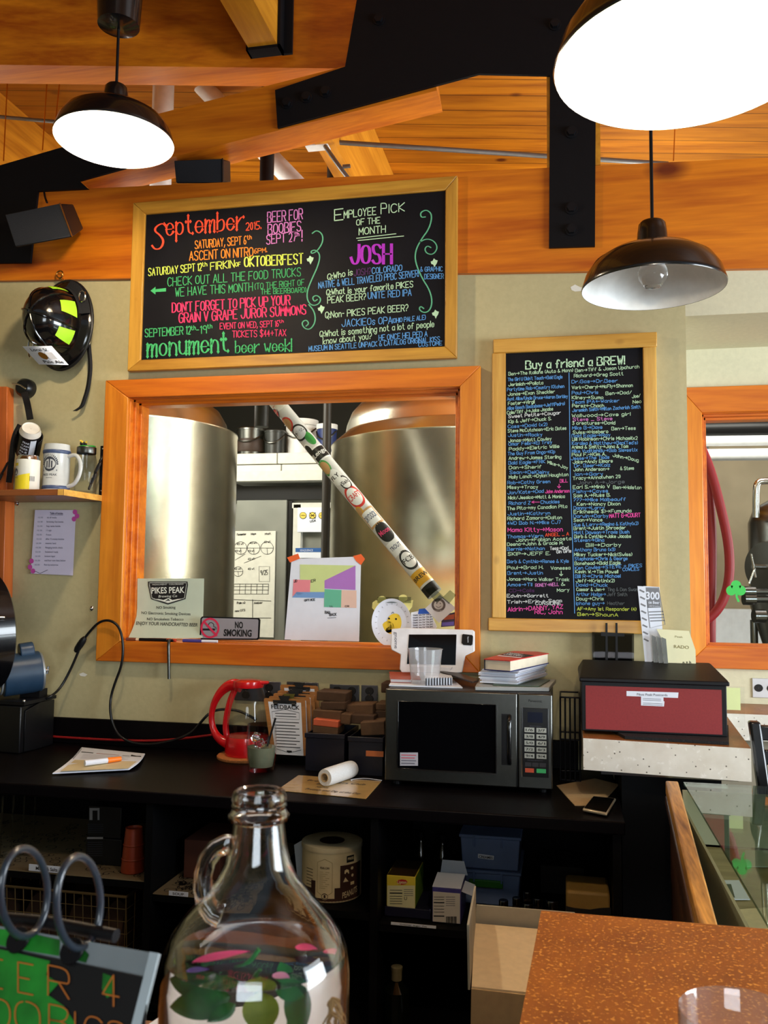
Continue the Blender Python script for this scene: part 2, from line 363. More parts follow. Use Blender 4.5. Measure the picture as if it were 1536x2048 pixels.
F_ = {
'A': '02 28 42|14 34', 'B': '02 08|~08 38 47 35 05|~05 35 44 42 22 02', 'C': '~47 38 18 06 04 12 32 43', 'D': '02 08|~08 28 47 43 22 02',
'E': '48 08 02 42|05 35', 'F': '48 08 02|05 35', 'G': '~47 38 18 06 04 12 32 43 45|45 25', 'H': '02 08|42 48|05 45', 'I': '02 08',
'J': '~48 44 32 12 04', 'K': '02 08|48 05 42', 'L': '08 02 42', 'M': '02 08 24 48 42', 'N': '02 08 42 48', 'O': '@28 07 03 22 43 47',
'P': '02 08|~08 38 47 45 35 05', 'Q': '@28 07 03 22 43 47|24 41', 'R': '02 08|~08 38 47 45 35 05|25 42', 'S': '~47 38 18 07 15 35 43 32 12 03',
'T': '08 48|28 22', 'U': '~08 04 12 32 44 48', 'V': '08 22 48', 'W': '08 12 26 32 48', 'X': '02 48|08 42', 'Y': '08 25 48|25 22', 'Z': '08 48 02 42',
'a': '~36 16 05 03 12 33|36 32', 'b': '08 02|~05 26 35 33 22 02', 'c': '~35 26 16 05 03 12 22 33', 'd': '38 32|~35 26 16 05 03 12 22 33',
'e': '04 34|~34 35 26 16 05 03 12 22 33', 'f': '~37 28 17 12|05 25', 'g': '~35 26 16 05 03 12 22 33|~36 31 20 10 01', 'h': '08 02|~04 16 26 35 32',
'i': '06 02|08 07', 'j': '~16 11 00|18 17', 'k': '08 02|36 04 32', 'l': '08 02', 'm': '06 02|~04 16 26 25 22|~24 36 46 45 42', 'n': '06 02|~04 16 26 35 32',
'o': '@26 16 05 03 12 22 33 35', 'p': '06 00|~05 16 26 35 33 22 12 03', 'q': '36 30|~35 26 16 05 03 12 22 33', 'r': '06 02|~04 15 26 36',
's': '~35 26 16 05 14 24 33 22 12 03', 't': '~18 13 22 32|06 26', 'u': '~06 03 12 22 33|36 32', 'v': '06 12 26', 'w': '06 12 24 32 46', 'x': '06 32|02 36',
'y': '06 23|36 10', 'z': '06 36 02 32', '0': '@18 07 03 12 23 27', '1': '07 18 12', '2': '~07 18 28 37 35 02|02 32', '3': '~07 18 28 37 26 15|~15 35 33 22 12 03',
'4': '28 04 34|28 22', '5': '38 08 05|~05 25 34 33 22 02', '6': '~38 18 04 03 12 22 33 34 25 05', '7': '08 38 12',
'8': '@18 28 37 36 25 15 06 07|@15 25 34 33 22 12 03 04', '9': '~35 15 06 07 18 28 37 36 32', '.': '02 03', ',': '13 01', '!': '08 04|02 03',
'?': '~07 18 28 37 35 14|12 13', ':': '05 06|02 03', "'": '08 07', '-': '05 25', '&': '~42 16 18 28 27 04 03 12 22 44', '(': '~18 06 04 12', ')': '~08 16 14 02',
'$': '~47 38 18 07 15 35 43 32 12 03|29 21', '+': '05 45|27 23', '/': '02 38', '>': '05 65|47 65 43', '<': '05 65|27 05 23', '_': '02 42', '=': '06 46|04 44'}
# blackletter lowercase, drawn with a broad nib
F_['\x01S'] = '~48 18 06 25 44 32 02|48 58|02 03'
def layout(t):
    x = 0; out = []
    for ch in t:
        if ch == ' ': x += 2.6; continue
        d = F_.get(ch, F_['o']); st = []; mx = 0
        for s_ in d.split('|'):
            k = 1 if s_[0] == '~' else 2 if s_[0] == '@' else 0
            P = [(int(a[0]), int(a[1])) for a in s_.lstrip('~@').split()]
            mx = max(mx, max(p[0] for p in P)); st.append((k, P))
        out.append((x, st)); x += mx+1.35
    return out, max(x-1.35, .5)
# ================================================================== setting
XL, XR = -3.3, 3.6
WZ0, WZ1, WX0, WX1 = 1.297, 2.215, -1.625, -0.358       # opening of the brewery window
struct(G().box(-5, 4.5, -6.5, 7, -.05, 0), 'floor', mat('dark_concrete_floor', (52, 48, 46), .6, scale=8))
struct(G().box(-7, 5, -3.9, 7, 4.0, 4.1), 'ceiling', DECK)
JX, SOF, RY = 0.405, 2.435, 0.45                          # recess: left corner, soffit height, back plane
def beam_bottom(x): return 2.626-0.046*(x+.37)
def beam_top(x): return 3.0-0.0405*(x+.37)
w = G()
def wallpiece(x0, x1, z0, z1):
    w.box(x0, x1, 0, .12, z0, z1)
wallpiece(XL, WX0, 0, 2.9); wallpiece(WX1, JX, 0, 2.8); wallpiece(WX0, WX1, 0, WZ0); wallpiece(WX0, WX1, WZ1, 2.8)
wbk = struct(w, 'wall_back', WALL)
FILL = mat('wall_filler', (226, 224, 214), .9)
for pts in (((1141, 574), (1150, 569), (1160, 574), (1170, 577), (1162, 582), (1150, 583), (1143, 580)), ((158, 1348), (166, 1345), (175, 1349), (170, 1353), (161, 1352))):
    G().pp(onY(-.0006), pts).o('filler_patch', FILL, wbk, 'white filler patch')
w = G(); w.box(JX, XR, 0, RY+.12, SOF, 2.75)
struct(w, 'trim_1', WALLR)                                 # the soffit over the recess
w = G(); w.box(JX-.12, JX, .12, RY+.12, 0, 2.52)
struct(w, 'wall_return', WALLR)
RW = dict(x0=.515, x1=1.55, z0=1.298, z1=2.182)
w = G()
for a in ((JX, RW['x0'], 0, SOF), (RW['x1'], XR, 0, SOF), (RW['x0'], RW['x1'], 0, RW['z0']), (RW['x0'], RW['x1'], RW['z1'], SOF)):
    w.box(a[0], a[1], RY, RY+.12, a[2], a[3])
struct(w, 'wall_recess', WALLR)
# beam along the top of the wall
g = G(); g.prism([(XL, -.02, beam_bottom(XL)), (XR, -.02, beam_bottom(XR)), (XR, -.02, beam_top(XR)), (XL, -.02, beam_top(XL))], (0, .16, 0))
bm = struct(g, 'trim_2', GLULAM)

# windows
def window(name, x0, x1, z0, z1, y, cw, full):
    """mitred casing, stepped stops, sill and pane; full: whole frame in view"""
    o_ = (x0-cw[0], x1+cw[1], z0-cw[2], z1+cw[3])
    g = G(); t = .028
    def side(a, b, c, d): g.prism([(p[0], y-t, p[1]) for p in (a, b, c, d)], (0, t, 0), 0)
    side((o_[0], o_[2]), (o_[1], o_[2]), (x1, z0), (x0, z0)); side((x0, z1), (x1, z1), (o_[1], o_[3]), (o_[0], o_[3]))
    frame = g.o(name, [TRIMX, TRIMZ], kind='structure', bevel=.003)
    g = G()
    def sd(a, b, c, d): g.prism([(p[0], y-t, p[1]) for p in (a, b, c, d)], (0, t, 0), 0)
    sd((o_[0], o_[2]), (x0, z0), (x0, z1), (o_[0], o_[3])); sd((x1, z0), (o_[1], o_[2]), (o_[1], o_[3]), (x1, z1))
    g.o('casing', TRIMZ, frame, bevel=.003)
    g = G()
    for k, (d, yy0, yy1) in enumerate(((.0, -.012, .012), (.016, .012, .038), (.034, .038, .10))):
        a0, a1, b0, b1 = x0+.003+d*.6, x1-.003-d*.6, z0+.002+d*.2, z1-.002-d*.5
        e = .02
        g.box(a0-e, a0, y+yy0, y+yy1, b0-e, b1+e); g.box(a1, a1+e, y+yy0, y+yy1, b0-e, b1+e)
        g.box(a0-e, a1+e, y+yy0, y+yy1, b0-e, b0); g.box(a0-e, a1+e, y+yy0, y+yy1, b1, b1+e)
    g.o('stop_moulding', TRIMX, frame, bevel=.002)
    g = G(); g.box(x0, x1, y+.055, y+.061, z0, z1)
    g.o('pane', PANE, frame)
    return frame
window('window_1', WX0, WX1, WZ0, WZ1, 0, (.098, .072, .077, .071), True)
window('window_2', RW['x0'], RW['x1'], RW['z0'], RW['z1'], RY, (.08, .08, .08, .1), False)

# ------------------------------------------------------------------ roof timbers and black steel
def bolt(parent, p, r=.016, n=V((0, -1, 0))):
    p = V(p); g = G(); g.cyl(p+n*.0, p+n*.004, r*1.35, n=20); g.cyl(p+n*.004, p+n*.016, r, n=6)
    return g.o('bolt', BLACK, parent)
YG = -.034
def plate(name, pts, label, bolts, y=YG, th=.012):
    P = [Yp(px, py, y) for px, py in pts]
    g = G(); g.prism(P, (0, th, 0))
    o = g.o(name, STEELBLK, label=label, cat='steel plate')
    for b in bolts: bolt(o, Yp(b[0], b[1], y))
    return o
plate('gusset_plate', [(724, -60), (690, 133), (550, 180), (555, 255), (957, 147), (1100, 150), (1098, 495), (1190, 492), (1193, -60)],
      'huge black steel plate joining the roof truss above the chalkboards, arm and leg bolted on',
      [(574, 207), (613, 195), (651, 184), (758, 40), (1110, 50), (1143, 265), (1143, 417), (1143, 460)])
plate('gusset_plate', [(-60, 348), (290, 246), (300, 322), (158, 361), (176, 377), (75, 382), (60, 525), (-60, 527)],
      'black steel plate on the beam behind the left wall speaker', [])
# sloping brace through both plates
f0, f1 = Yp(158, 361, -.021), Yp(874, 181, -.021); u0, u1 = Yp(158, 268, -.021), Yp(860, 95, -.021)
u1 = f1+(u1-f1).normalized()*(u0-f0).length*.95
g = G(); g.prism([f0, f1, u1, u0], (0, .15, 0))
g.o('timber_brace', GLULAM, label='sloping glulam timber brace rising from left to right under the black steel plate', cat='timber')
# king post behind the leg of the plate
a, b = Yp(1094, 326, -.018), Yp(1201, 326, -.018)
G().box(a.x, b.x, -.018, .14, beam_top(.1)+.002, 3.95).o('king_post', RAFT, label='short timber post standing on the beam behind the bolted steel leg', cat='timber')
# upper-left glulam, square to the view of the deck boards
d = R0; nrm = V((-math.sin(YAW), math.cos(YAW), 0))
p0, p1 = Dp(-160, 128, 3.42), Dp(780, 141, 3.42)
p1.z = p0.z
g = G(); g.prism([p0, p1, p1+V((0, 0, .75)), p0+V((0, 0, .75))], nrm*.13)
g.o('roof_beam', GLULAM, label='deep orange glulam roof beam across the top left behind the lit pendant lamp', cat='timber')
# rafter in its black hanger, running towards the room
q0, q1 = Dp(505, 110, 3.37), Dp(566, 109, 3.37)
zb = q0.z
g = G(); g.box(q0.x, q1.x, -2.4, q0.y, zb, zb+.42)
r_ = g.o('rafter', RAFT, label='yellow timber rafter ending in a black hanger on the upper left roof beam', cat='timber')
g = G(); g.box(q0.x-.008, q1.x+.012, q0.y-.05, q0.y+.005, zb-.012, zb-.001); g.box(q1.x+.003, q1.x+.012, q0.y-.05, q0.y+.005, zb-.012, zb+.42)
g.box(q1.x+.003, q1.x+.045, q0.y-.004, q0.y+.008, zb-.012, zb+.42); g.box(q0.x-.008, q0.x-.001, q0.y-.05, q0.y+.005, zb-.012, zb+.42)
g.o('joist_hanger', STEELBLK, r_, label='black steel hanger')
# rafters over the brewery
for px, py, zc, wd_, lab in ((680, 312, 4.05, .09, 'yellow rafter over the brewery carrying a grey conduit, behind the big chalkboard'),
                             (66, 262, 4.75, .2, 'rafter over the brewery at the far left behind the lit pendant lamp')):
    p = Dp(px, py, zc)
    g = G(); g.box(p.x-wd_, p.x, .22, 6.5, 3.5, 3.999)
    o = g.o('rafter', RAFT, label=lab, cat='timber')
# pipes, conduit and posts up there
def pipe(name, pts, r, m, label, cat='pipe', n=14, **k):
    return G().tube(pts, r, n, **k).o(name, m, label=label, cat=cat)
PVC = mat('white_pvc', (222, 224, 226), .4); CONDUIT = mat('galvanised_conduit', (120, 122, 124), .4, .6)
p = Dp(325, 240, 4.3); pipe('vent_pipe', [(p.x, p.y, 3.999), (p.x, p.y, 2.6)], .052, PVC, 'upright white vent pipe behind the sloping timber, right of the lit lamp')
a, b = Dp(398, 165, 4.45), Dp(592, 368, 4.25); pipe('drain_pipe', [a+(a-b)*.12, b+(b-a)*.3], .047, PVC, 'slanting white drain pipe passing behind the sloping timber')
p = Dp(534, 330, 3.95); pipe('steel_post', [(p.x, p.y, 3.999), (p.x, p.y, 2.2)], .032, BLACK, 'thin black steel post seen behind the beam under the sloping timber', 'post')
a, b = Dp(648, 283, 4.05), Dp(1322, 327, 4.02); jb = a
b2 = b+(b-a)*.02
pipe('conduit', [a, b2], .011, CONDUIT, 'straight grey conduit running under the roof boards to the right', 'conduit')
g = G(); M_ = Dp(636, 288, 4.0); g.box(M_.x-.055, M_.x+.055, M_.y-.03, M_.y+.03, M_.z-.02, M_.z+.03)
g.o('junction_box', PVC, label='pale electrical junction box at the left end of the long conduit', cat='electrical box', bevel=.004)
a2, b2 = Dp(650, 292, 3.97), Dp(704, 366, 3.93)
o = G().tube([a2, Dp(668, 318, 3.94), Dp(682, 338, 3.93), b2], .010, 10, smooth=2).o('conduit', CONDUIT, label='short bent conduit dropping down the yellow rafter from the junction box', cat='conduit')
p_ = Dp(688, 334, 3.92); G().box(p_.x-.004, p_.x+.03, p_.y-.012, p_.y+.002, p_.z-.006, p_.z+.006).o('clip', CONDUIT, o)
a, b = Dp(-30, 231, 4.4), Dp(150, 247, 4.4); pipe('conduit', [a, b], .009, CONDUIT, 'thin grey conduit at the far left behind the lit lamp', 'conduit')
for px, y0, y1, lab in ((12, 160, 322, 'hanging wire nearest the left edge, above the black plate'), (90, 198, 300, 'longer of the two hanging wires left of the lit lamp'), (116, 195, 245, 'shorter of the two hanging wires left of the lit lamp'), (1352, 262, 322, 'thin hanging wire right of the unlit lamp cord')):
    a, b = Dp(px+3, y0, 4.3), Dp(px-5, y1, 4.3)
    pipe('hanging_wire', [(a.x, a.y, 3.999), b], .0028, BRASS, lab, 'wire', 6)

# ------------------------------------------------------------------ the brewery beyond the glass
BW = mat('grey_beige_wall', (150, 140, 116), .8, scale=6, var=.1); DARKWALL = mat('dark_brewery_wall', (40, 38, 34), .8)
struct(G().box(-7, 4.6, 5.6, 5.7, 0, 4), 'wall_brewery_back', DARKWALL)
struct(G().box(-4.7, -4.6, -6.5, 0, 0, 4), 'wall_left', WALL)
struct(G().box(-4.7, 4.5, -6.6, -6.5, 0, 4), 'wall_rear', WALL)
struct(G().box(-4.7, XL, 0, .12, 0, 2.9), 'wall_back_left', WALL)
struct(G().box(-6.1, -6, .12, 5.7, 0, 4), 'wall_brewery_left', BW)
struct(G().box(.2, 4.6, 3.3, 3.4, 0, 4).box(.1, .2, 3.3, 5.7, 0, 4), 'wall_brewery_right', BW)
WHITEP = mat('white_panel', (214, 214, 204), .55); GALV = mat('galvanised_panel', (132, 134, 126), .5, .5, .12, 5)
CY = 2.5                                                  # front of the walk-in cooler
def rY(x0, y0, x1, y1, Y):
    a, b, c, d_ = Yp(x0, y0, Y), Yp(x1, y0, Y), Yp(x0, y1, Y), Yp(x1, y1, Y)
    return (a.x+c.x)/2, (b.x+d_.x)/2, (c.z+d_.z)/2, (a.z+b.z)/2
def bxY(g, x0, y0, x1, y1, Y, depth, mi=0):
    a = rY(x0, y0, x1, y1, Y); g.box(a[0], a[1], Y, Y+depth, a[2], a[3], mi); return a
xa = Yp(400, 1100, CY).x; xb = Yp(760, 1100, CY).x
ztop, zmid, zbot, zgap = [Yp(560, py, CY).z for py in (908, 945, 972, 1000)]
t = thing('walk_in_cooler', 'grey walk-in cooler with white band on top, seen between the two tanks', 'cooler', ((xa+xb)/2, CY+.7, 0))
g = G(); g.box(xa, xb, CY+.02, CY+1.5, 0, zbot); g.o('cooler_box', GALV, t)
g = G(); xm = Yp(558, 930, CY).x
zr = (ztop+zmid)/2-.01
for a0, a1, b0, b1 in ((xa, xm, zr, ztop), (xm+.006, xb, zr, ztop), (xa, xm+.03, zmid, zr-.006), (xm+.036, xb, zmid, zr-.006)): g.box(a0, a1, CY-.05, CY+1.5, b0, b1)
g.o('header_panel', WHITEP, t, bevel=.004)
g = G(); g.box(xa, xb, CY-.12, CY+.02, zbot+.02, zmid-.004); g.o('ledge', WHITEP, t, bevel=.004)
g = G(); g.box(xa, xb, CY-.02, CY+.02, zgap, zbot); g.o('door_track', BLACK, t)  # black bar stands in for the shade of the gap under the ledge
g = G(); a = bxY(g, 470, 1000, 571, 1290, CY-.03, .05); g.o('door_panel', GALV, t, bevel=.004)
g = G(); bxY(g, 572, 1002, 582, 1290, CY-.01, .02); g.o('door_gap', BLACK, t)
g = G(); bxY(g, 584, 1008, 600, 1290, CY-.03, .05); bxY(g, 584, 1005, 760, 1016, CY-.03, .05); g.o('door_frame', WHITEP, t, bevel=.003)
# vessels on the cooler
def vessel(kind, px0, px1, pyt, Y, m, label, cat, lid=None, band=None, taper=.92):
    c = Yp((px0+px1)/2, 930, Y); r = (Yp(px1, 900, Y).x-Yp(px0, 900, Y).x)/2; zt = Yp((px0+px1)/2, pyt, Y).z; h = zt-ztop
    t = thing(kind, label, cat, (c.x, Y, ztop))
    G().lathe([(0.001, 0), (r*taper, 0), (r*taper, .005), (r, h*.92), (r*1.05, h*.92), (r*1.05, h*.97), (r*.98, h), (r*.9, h*.96), (0.001, h*.95)], (c.x, Y, ztop)).o('body', m, t)
    if band: G().lathe([(r*.985, h*.25), (r*1.03, h*.3), (r*1.03, h*.6), (r*1.0, h*.65)], (c.x, Y, ztop)).o('band', band, t)
    if lid: G().lathe([(r*1.06, h*.86), (r*1.08, h*.87), (r*1.08, h*1.0), (r*.5, h*1.03), (.001, h*1.03)], (c.x, Y, ztop)).o('lid', lid, t)
    G().tube([(c.x-r*1.02, Y-.02, ztop+h*.8), (c.x-r*.7, Y-r, ztop+h*.6), (c.x, Y-r*1.2, ztop+h*.52), (c.x+r*.7, Y-r, ztop+h*.6), (c.x+r*1.02, Y-.02, ztop+h*.8)], .006, 6, smooth=2).o('handle', STEEL, t)
vessel('keg_pot', 474, 527, 858, CY+.3, STEEL, 'round steel pot with a dark red band on the cooler, left of the black pail', 'pot', band=mat('dark_red_band', (60, 44, 36), .5))
vessel('pail', 529, 568, 862, CY+.3, mat('dark_grey_plastic', (46, 48, 46), .35), 'dark grey pail on the cooler beside the banded steel pot', 'pail')
vessel('bucket', 572, 632, 842, CY+.42, WHITE, 'white bucket standing on the cooler behind the stickered tube', 'bucket', lid=WHITE)
vessel('bucket', 634, 672, 850, CY+.3, mat('blue_plastic', (36, 52, 110), .4), 'blue bucket standing on the cooler behind the thin black post', 'bucket', lid=WHITE)
# post in front of it
p = Yp(652, 1000, 1.7); pipe('support_post', [(p.x, 1.7, 0), (p.x, 1.7, 3.99)], .024, mat('brown_black_paint', (38, 32, 26), .5), 'slim dark upright post between the white cooler and the right tank', 'post')
# whiteboard and sheets on the cooler
mp = onY(CY-.045)
g = G(); bxY(g, 461, 1062, 549, 1274, CY-.042, .01)
wb = g.o('whiteboard', [mat('whiteboard_face', (226, 226, 214), .3)], label='tall whiteboard with circles and a grid drawn on it, on the cooler door', cat='whiteboard')
g = G(); mp = onY(CY-.044)
for x, y, r in ((481, 1096, 13), (507, 1096, 13), (534, 1096, 13), (476, 1143, 10)):
    g.disc(mp, x, y, r, r, ring=.8); g.line(mp, [(x-r, y), (x+r, y)], .7); g.line(mp, [(x, y), (x+1, y+r)], .7)
for x, y in ((478, 1090), (504, 1088), (532, 1086), (474, 1104), (500, 1104), (473, 1140), (500, 1140), (500, 1120)): g.chalk(mp, '43 wt', x-4, y, x+9, y-1, 4, .7)
g.chalk(mp, 'Fermenter', 474, 1071, 492, 1070, 4, .7); g.chalk(mp, 'Hops', 502, 1070, 512, 1069, 4, .7); g.chalk(mp, 'Malt', 530, 1070, 542, 1069, 4, .7)
g.line(mp, [(470, 1120), (490, 1108)], .7); g.line(mp, [(488, 1126), (522, 1112)], .7)
g.line(mp, [(518, 1133), (539, 1133), (539, 1163), (518, 1163)], .7, closed=True); g.chalk(mp, '9/25', 521, 1150, 535, 1149, 9, 1)
for k in range(7): g.line(mp, [(468+k*11.5, 1168), (467+k*11.5, 1188)], .8)
for y in (1168, 1173, 1180, 1188): g.line(mp, [(467, y), (537, y)], .8)
g.line(mp, [(467, 1199), (542, 1202)], 1); g.line(mp, [(505, 1199), (505, 1236)], 1); g.line(mp, [(465, 1236), (542, 1236)], 1)
g.chalk(mp, 'Pale x2', 474, 1208, 490, 1207, 4, .8); g.chalk(mp, 'new OTS', 470, 1224, 490, 1222, 4, .8); g.chalk(mp, 'Amber', 508, 1208, 525, 1207, 4, .8)
g.o('marker_writing', INK, wb)
g = G(); bxY(g, 595, 1015, 649, 1064, CY-.035, .004); s_ = g.o('notice', PAPER, label='white sheet with three yellow discs on the cooler door', cat='sheet of paper')
g = G(); mp = onY(CY-.037)
for x in (606, 625, 644):
    g.disc(mp, x, 1031, 7, 7, 0); g.disc(mp, x, 1031, 7, 7, 1, ring=1); g.line(mp, [(x-4, 1031), (x+4, 1031)], 1.5, 1)
g.line(mp, [(619, 1025), (631, 1037)], 1, 1); g.line(mp, [(631, 1025), (619, 1037)], 1, 1); g.chalk(mp, 'USA', 620, 1045, 631, 1043, 4, .8, 1)
g.o('printed_discs', [flat('yellow_disc', (226, 204, 90)), INK], s_)
g = G(); bxY(g, 591, 1096, 646, 1116, CY-.035, .004); s_ = g.o('notice', PAPER, label='sheet with a blue header band low on the cooler door', cat='sheet of paper')
g = G(); mp = onY(CY-.037); g.rect(mp, 591, 1096, 646, 1104); g.o('header_band', flat('blue_header', (40, 92, 160)), s_)
g = G(); mp = onY(CY-.038); g.print(mp, 'SEAQUENCE', 600, 1102.5, 626, 1102.5, 4); g.o('print', PAPER, s_)
# tanks
def tank(cx, rim_y, zc, R, prof, m, label, top=None):
    p = Dp(cx, rim_y, zc); z = p.z
    t = thing('fermentation_tank', label, 'tank', (p.x, p.y, 0))
    G().lathe([(0.001, .25), (R*.9, .25), (R, .4), (R, z-.012), (R*1.004, z-.008), (R*1.004, z)], (p.x, p.y, 0), n=72).o('shell', m, t)
    G().lathe([(R*a, z+R*b) for a, b in prof], (p.x, p.y, 0), n=72).o('dome', m, t)
    for i in range(3):
        a = 2.1*i+.4; G().cyl((p.x+R*.8*math.cos(a), p.y+R*.8*math.sin(a), 0), (p.x+R*.8*math.cos(a), p.y+R*.8*math.sin(a), .4), .03).o('leg', m, t)
    return t, p, z
t1, p1_, z1_ = tank(243, 866, 4.2, .55, [(1.004, 0), (.93, .0), (.92, .02), (.9, .1), (.84, .2), (.72, .29), (.5, .37), (.2, .41), (.001, .415)], TANK, 'big brushed steel tank filling the left half of the brewery window')
t2, p2_, z2_ = tank(925, 898, 4.25, .635, [(1.004, 0), (.9, .09), (.895, .10), (.885, .16), (.85, .25), (.78, .33), (.62, .42), (.4, .48), (.2, .5), (.14, .5), (.14, .62), (.001, .62)], TANK, 'big brushed steel tank with stepped dome in the right half of the brewery window')
# stickered clear tube leaning just behind the glass
A, B = Yp(541, 790, .22), Yp(868, 1186, .115)
ax = (B-A).normalized(); LN = (B-A).length; RD = .030
tb = thing('sticker_tube', 'slanting white tube covered in brewery stickers leaning behind the window glass', 'tube', B)
G().tube([A, B], RD, 32).o('tube', mat('tube_skin', (206, 208, 206), .25), tb)
sx = (V((0, -1, 0))-ax*ax.dot(V((0, -1, 0)))).normalized(); sy = ax.cross(sx)        # sx towards the room
def onT(t0, lift):                                          # u: along in units of the tube width, v: around
    return lambda u, v: A+ax*(t0*LN+u*RD)+(sx*math.cos(-v)+sy*math.sin(-v))*(RD+lift)
def sticker(t0, v0, ru, rv, cols, shape='disc', text=None, tm=None):
    ru, rv = ru*1.22, rv*1.15
    g = G(); mpt = onT(t0, .0006)
    def patch(mpp, a, b, mi):
        n = 28
        if shape == 'disc':
            rows = [[mpp(a*k/4*math.cos(2*math.pi*i/n), v0+b*k/4*math.sin(2*math.pi*i/n)) for i in range(n+1)] for k in range(1, 5)]
            g.sheet([[mpp(0, v0)]*(n+1)]+rows, mi)
        else:
            g.sheet([[mpp(-a+2*a*i/6, v0-b+2*b*j/8) for j in range(9)] for i in range(7)], mi)
    patch(mpt, ru, rv, 0)
    if len(cols) > 1: patch(onT(t0, .0010), ru*.78, rv*.78, 1)
    if text:
        m2 = onT(t0, .0014); f_ = ru*.9 if shape == 'disc' else ru*1.1
        # text reads along the tube's circumference
        g.print(lambda x, y: m2(y, x), text, v0-rv*.72, f_*.18, v0+rv*.72, f_*.18, f_*.55, 2, bold=.02)
    g.o('sticker', [cols[0], cols[-1], tm or INK], tb)
c_ = lambda n, r: flat('sticker_'+n, r, .4)
SW, SR, SB, SG, SY, SN, SK = c_('white', (230, 232, 230)), c_('red', (206, 56, 50)), c_('navy', (40, 52, 96)), c_('green', (60, 150, 70)), c_('yellow', (216, 164, 40)), c_('tan', (190, 150, 100)), c_('black', (26, 30, 32))
sticker(.055, .1, 1.0, 1.0, [SW, SW], text='3', tm=SR); sticker(.08, -1.15, .6, .6, [SB, SR], text='S', tm=SW); sticker(.15, -.75, .9, .75, [SR, SN], text='7', tm=SK)
sticker(.21, -.1, 1.0, .95, [SK, SW], text='B'); sticker(.255, .55, .9, .5, [SG, SG]); sticker(.29, -.7, .9, .5, [SW, SK])
sticker(.325, .3, .9, 1.2, [SW, SK], 'rect', 'Lengo', SW); sticker(.385, -.5, 1.0, .7, [SG, SN]); sticker(.44, -.2, 1.0, .75, [SW, SW], text='FLY')
sticker(.48, .4, .9, .6, [SK, SW], text='Salt'); sticker(.545, .15, 1.35, 1.0, [SR, SW], text='CRAFT', tm=SR); sticker(.60, -.7, .6, .5, [SY, SN])
sticker(.645, .1, 1.1, 1.0, [SN, SW], 'rect', 'DRYDOCK', SB); sticker(.72, .25, 1.2, .9, [SK, SK], text='Moon', tm=c_('pink', (216, 60, 110)))
sticker(.79, .1, .8, .9, [SW, SW], 'rect', 'TROUT', SB); sticker(.855, .35, 1.15, .9, [SK, SW], text='FCB'); sticker(.93, .2, .75, 1.4, [SY, SY], 'rect', 'BREW')
G().tube([A+ax*(LN*.965), A+ax*(LN*1.004)], RD*1.02, 32).o('end_cap', BLACK, tb)

# right window: what stands behind it
def hose(pts, r, m, name, label, cat, Y):
    return G().tube([Yp(x, y, Y) for x, y in pts], r, 12, smooth=2).o(name, m, label=label, cat=cat)
Yb = 2.0
for y, r, m, lab in ((835, .040, BLACK, 'upper black pipe along the brewery wall behind the right window'), (858, .045, BLACK, 'lower black pipe along the brewery wall behind the right window'),
                     (882, .030, PVC, 'upper white pipe along the brewery wall behind the right window'), (910, .033, PVC, 'lower white pipe along the brewery wall behind the right window')):
    a, b = Yp(1395, y, Yb), Yp(1600, y+3, Yb)
    g = G(); g.tube([a, b+V((1.6, 0, 0))], r, 16); g.o('wall_pipe', m, label=lab, cat='pipe')
RED = mat('red_hose', (140, 10, 24), .5)
hr = thing('beer_hose', 'long red hose hanging in loops inside the right window', 'hose', Yp(1425, 1290, .75))
def strap(pts, wpx, Y, m, nm):
    P = chaikin([V((x, y)) for x, y in pts], False, 2); rows = []
    for i, p in enumerate(P):
        d = (P[min(i+1, len(P)-1)]-P[max(i-1, 0)]).normalized(); n_ = V((-d.y, d.x))
        rows.append([Yp(*(p+n_*wpx/2), Y), Yp(*p, Y-.02), Yp(*(p-n_*wpx/2), Y)])
    return rows
G().tube([Yp(x, y, .75) for x, y in [(1380, 850), (1402, 893), (1422, 942), (1443, 1020), (1458, 1090), (1460, 1150), (1450, 1195), (1432, 1225), (1408, 1244), (1390, 1252)]], .019, 14, smooth=2).o('hose_loop', RED, hr)
q = Yp(1380, 850, .75); G().tube([q+V((0, 0, -.01)), q+V((-.03, -.03, .06)), (q.x-.03, RY+.11, q.z+.06)], .006, 8).o('hanger', BLACK, hr)
G().tube([Yp(x, y, .79) for x, y in [(1398, 880), (1412, 925), (1418, 980), (1424, 1060), (1424, 1150), (1422, 1230), (1422, 1300), (1421, 1380)]], .019, 14, smooth=2).o('hose_length', RED, hr)
G().tube([Yp(x, y, .83) for x, y in [(1417, 1090), (1424, 1150), (1430, 1205)]], .006, 8, smooth=1).o('tie', mat('tan_tie', (190, 140, 110), .6), hr)
p = Yp(1434, 942, Yb+.05)
G().box(p.x-.05, p.x+.02, Yb+.3, Yb+.36, p.z-.05, p.z+.06).o('wall_box', GALV, label='small grey electrical box under the white pipes', cat='electrical box', bevel=.004)
G().tube([(p.x-.01, Yb+.33, p.z), (p.x-.01, Yb+.33, 2.55)], .012, 8).o('conduit', CONDUIT, label='upright conduit rising from the small grey box behind the right window', cat='conduit')
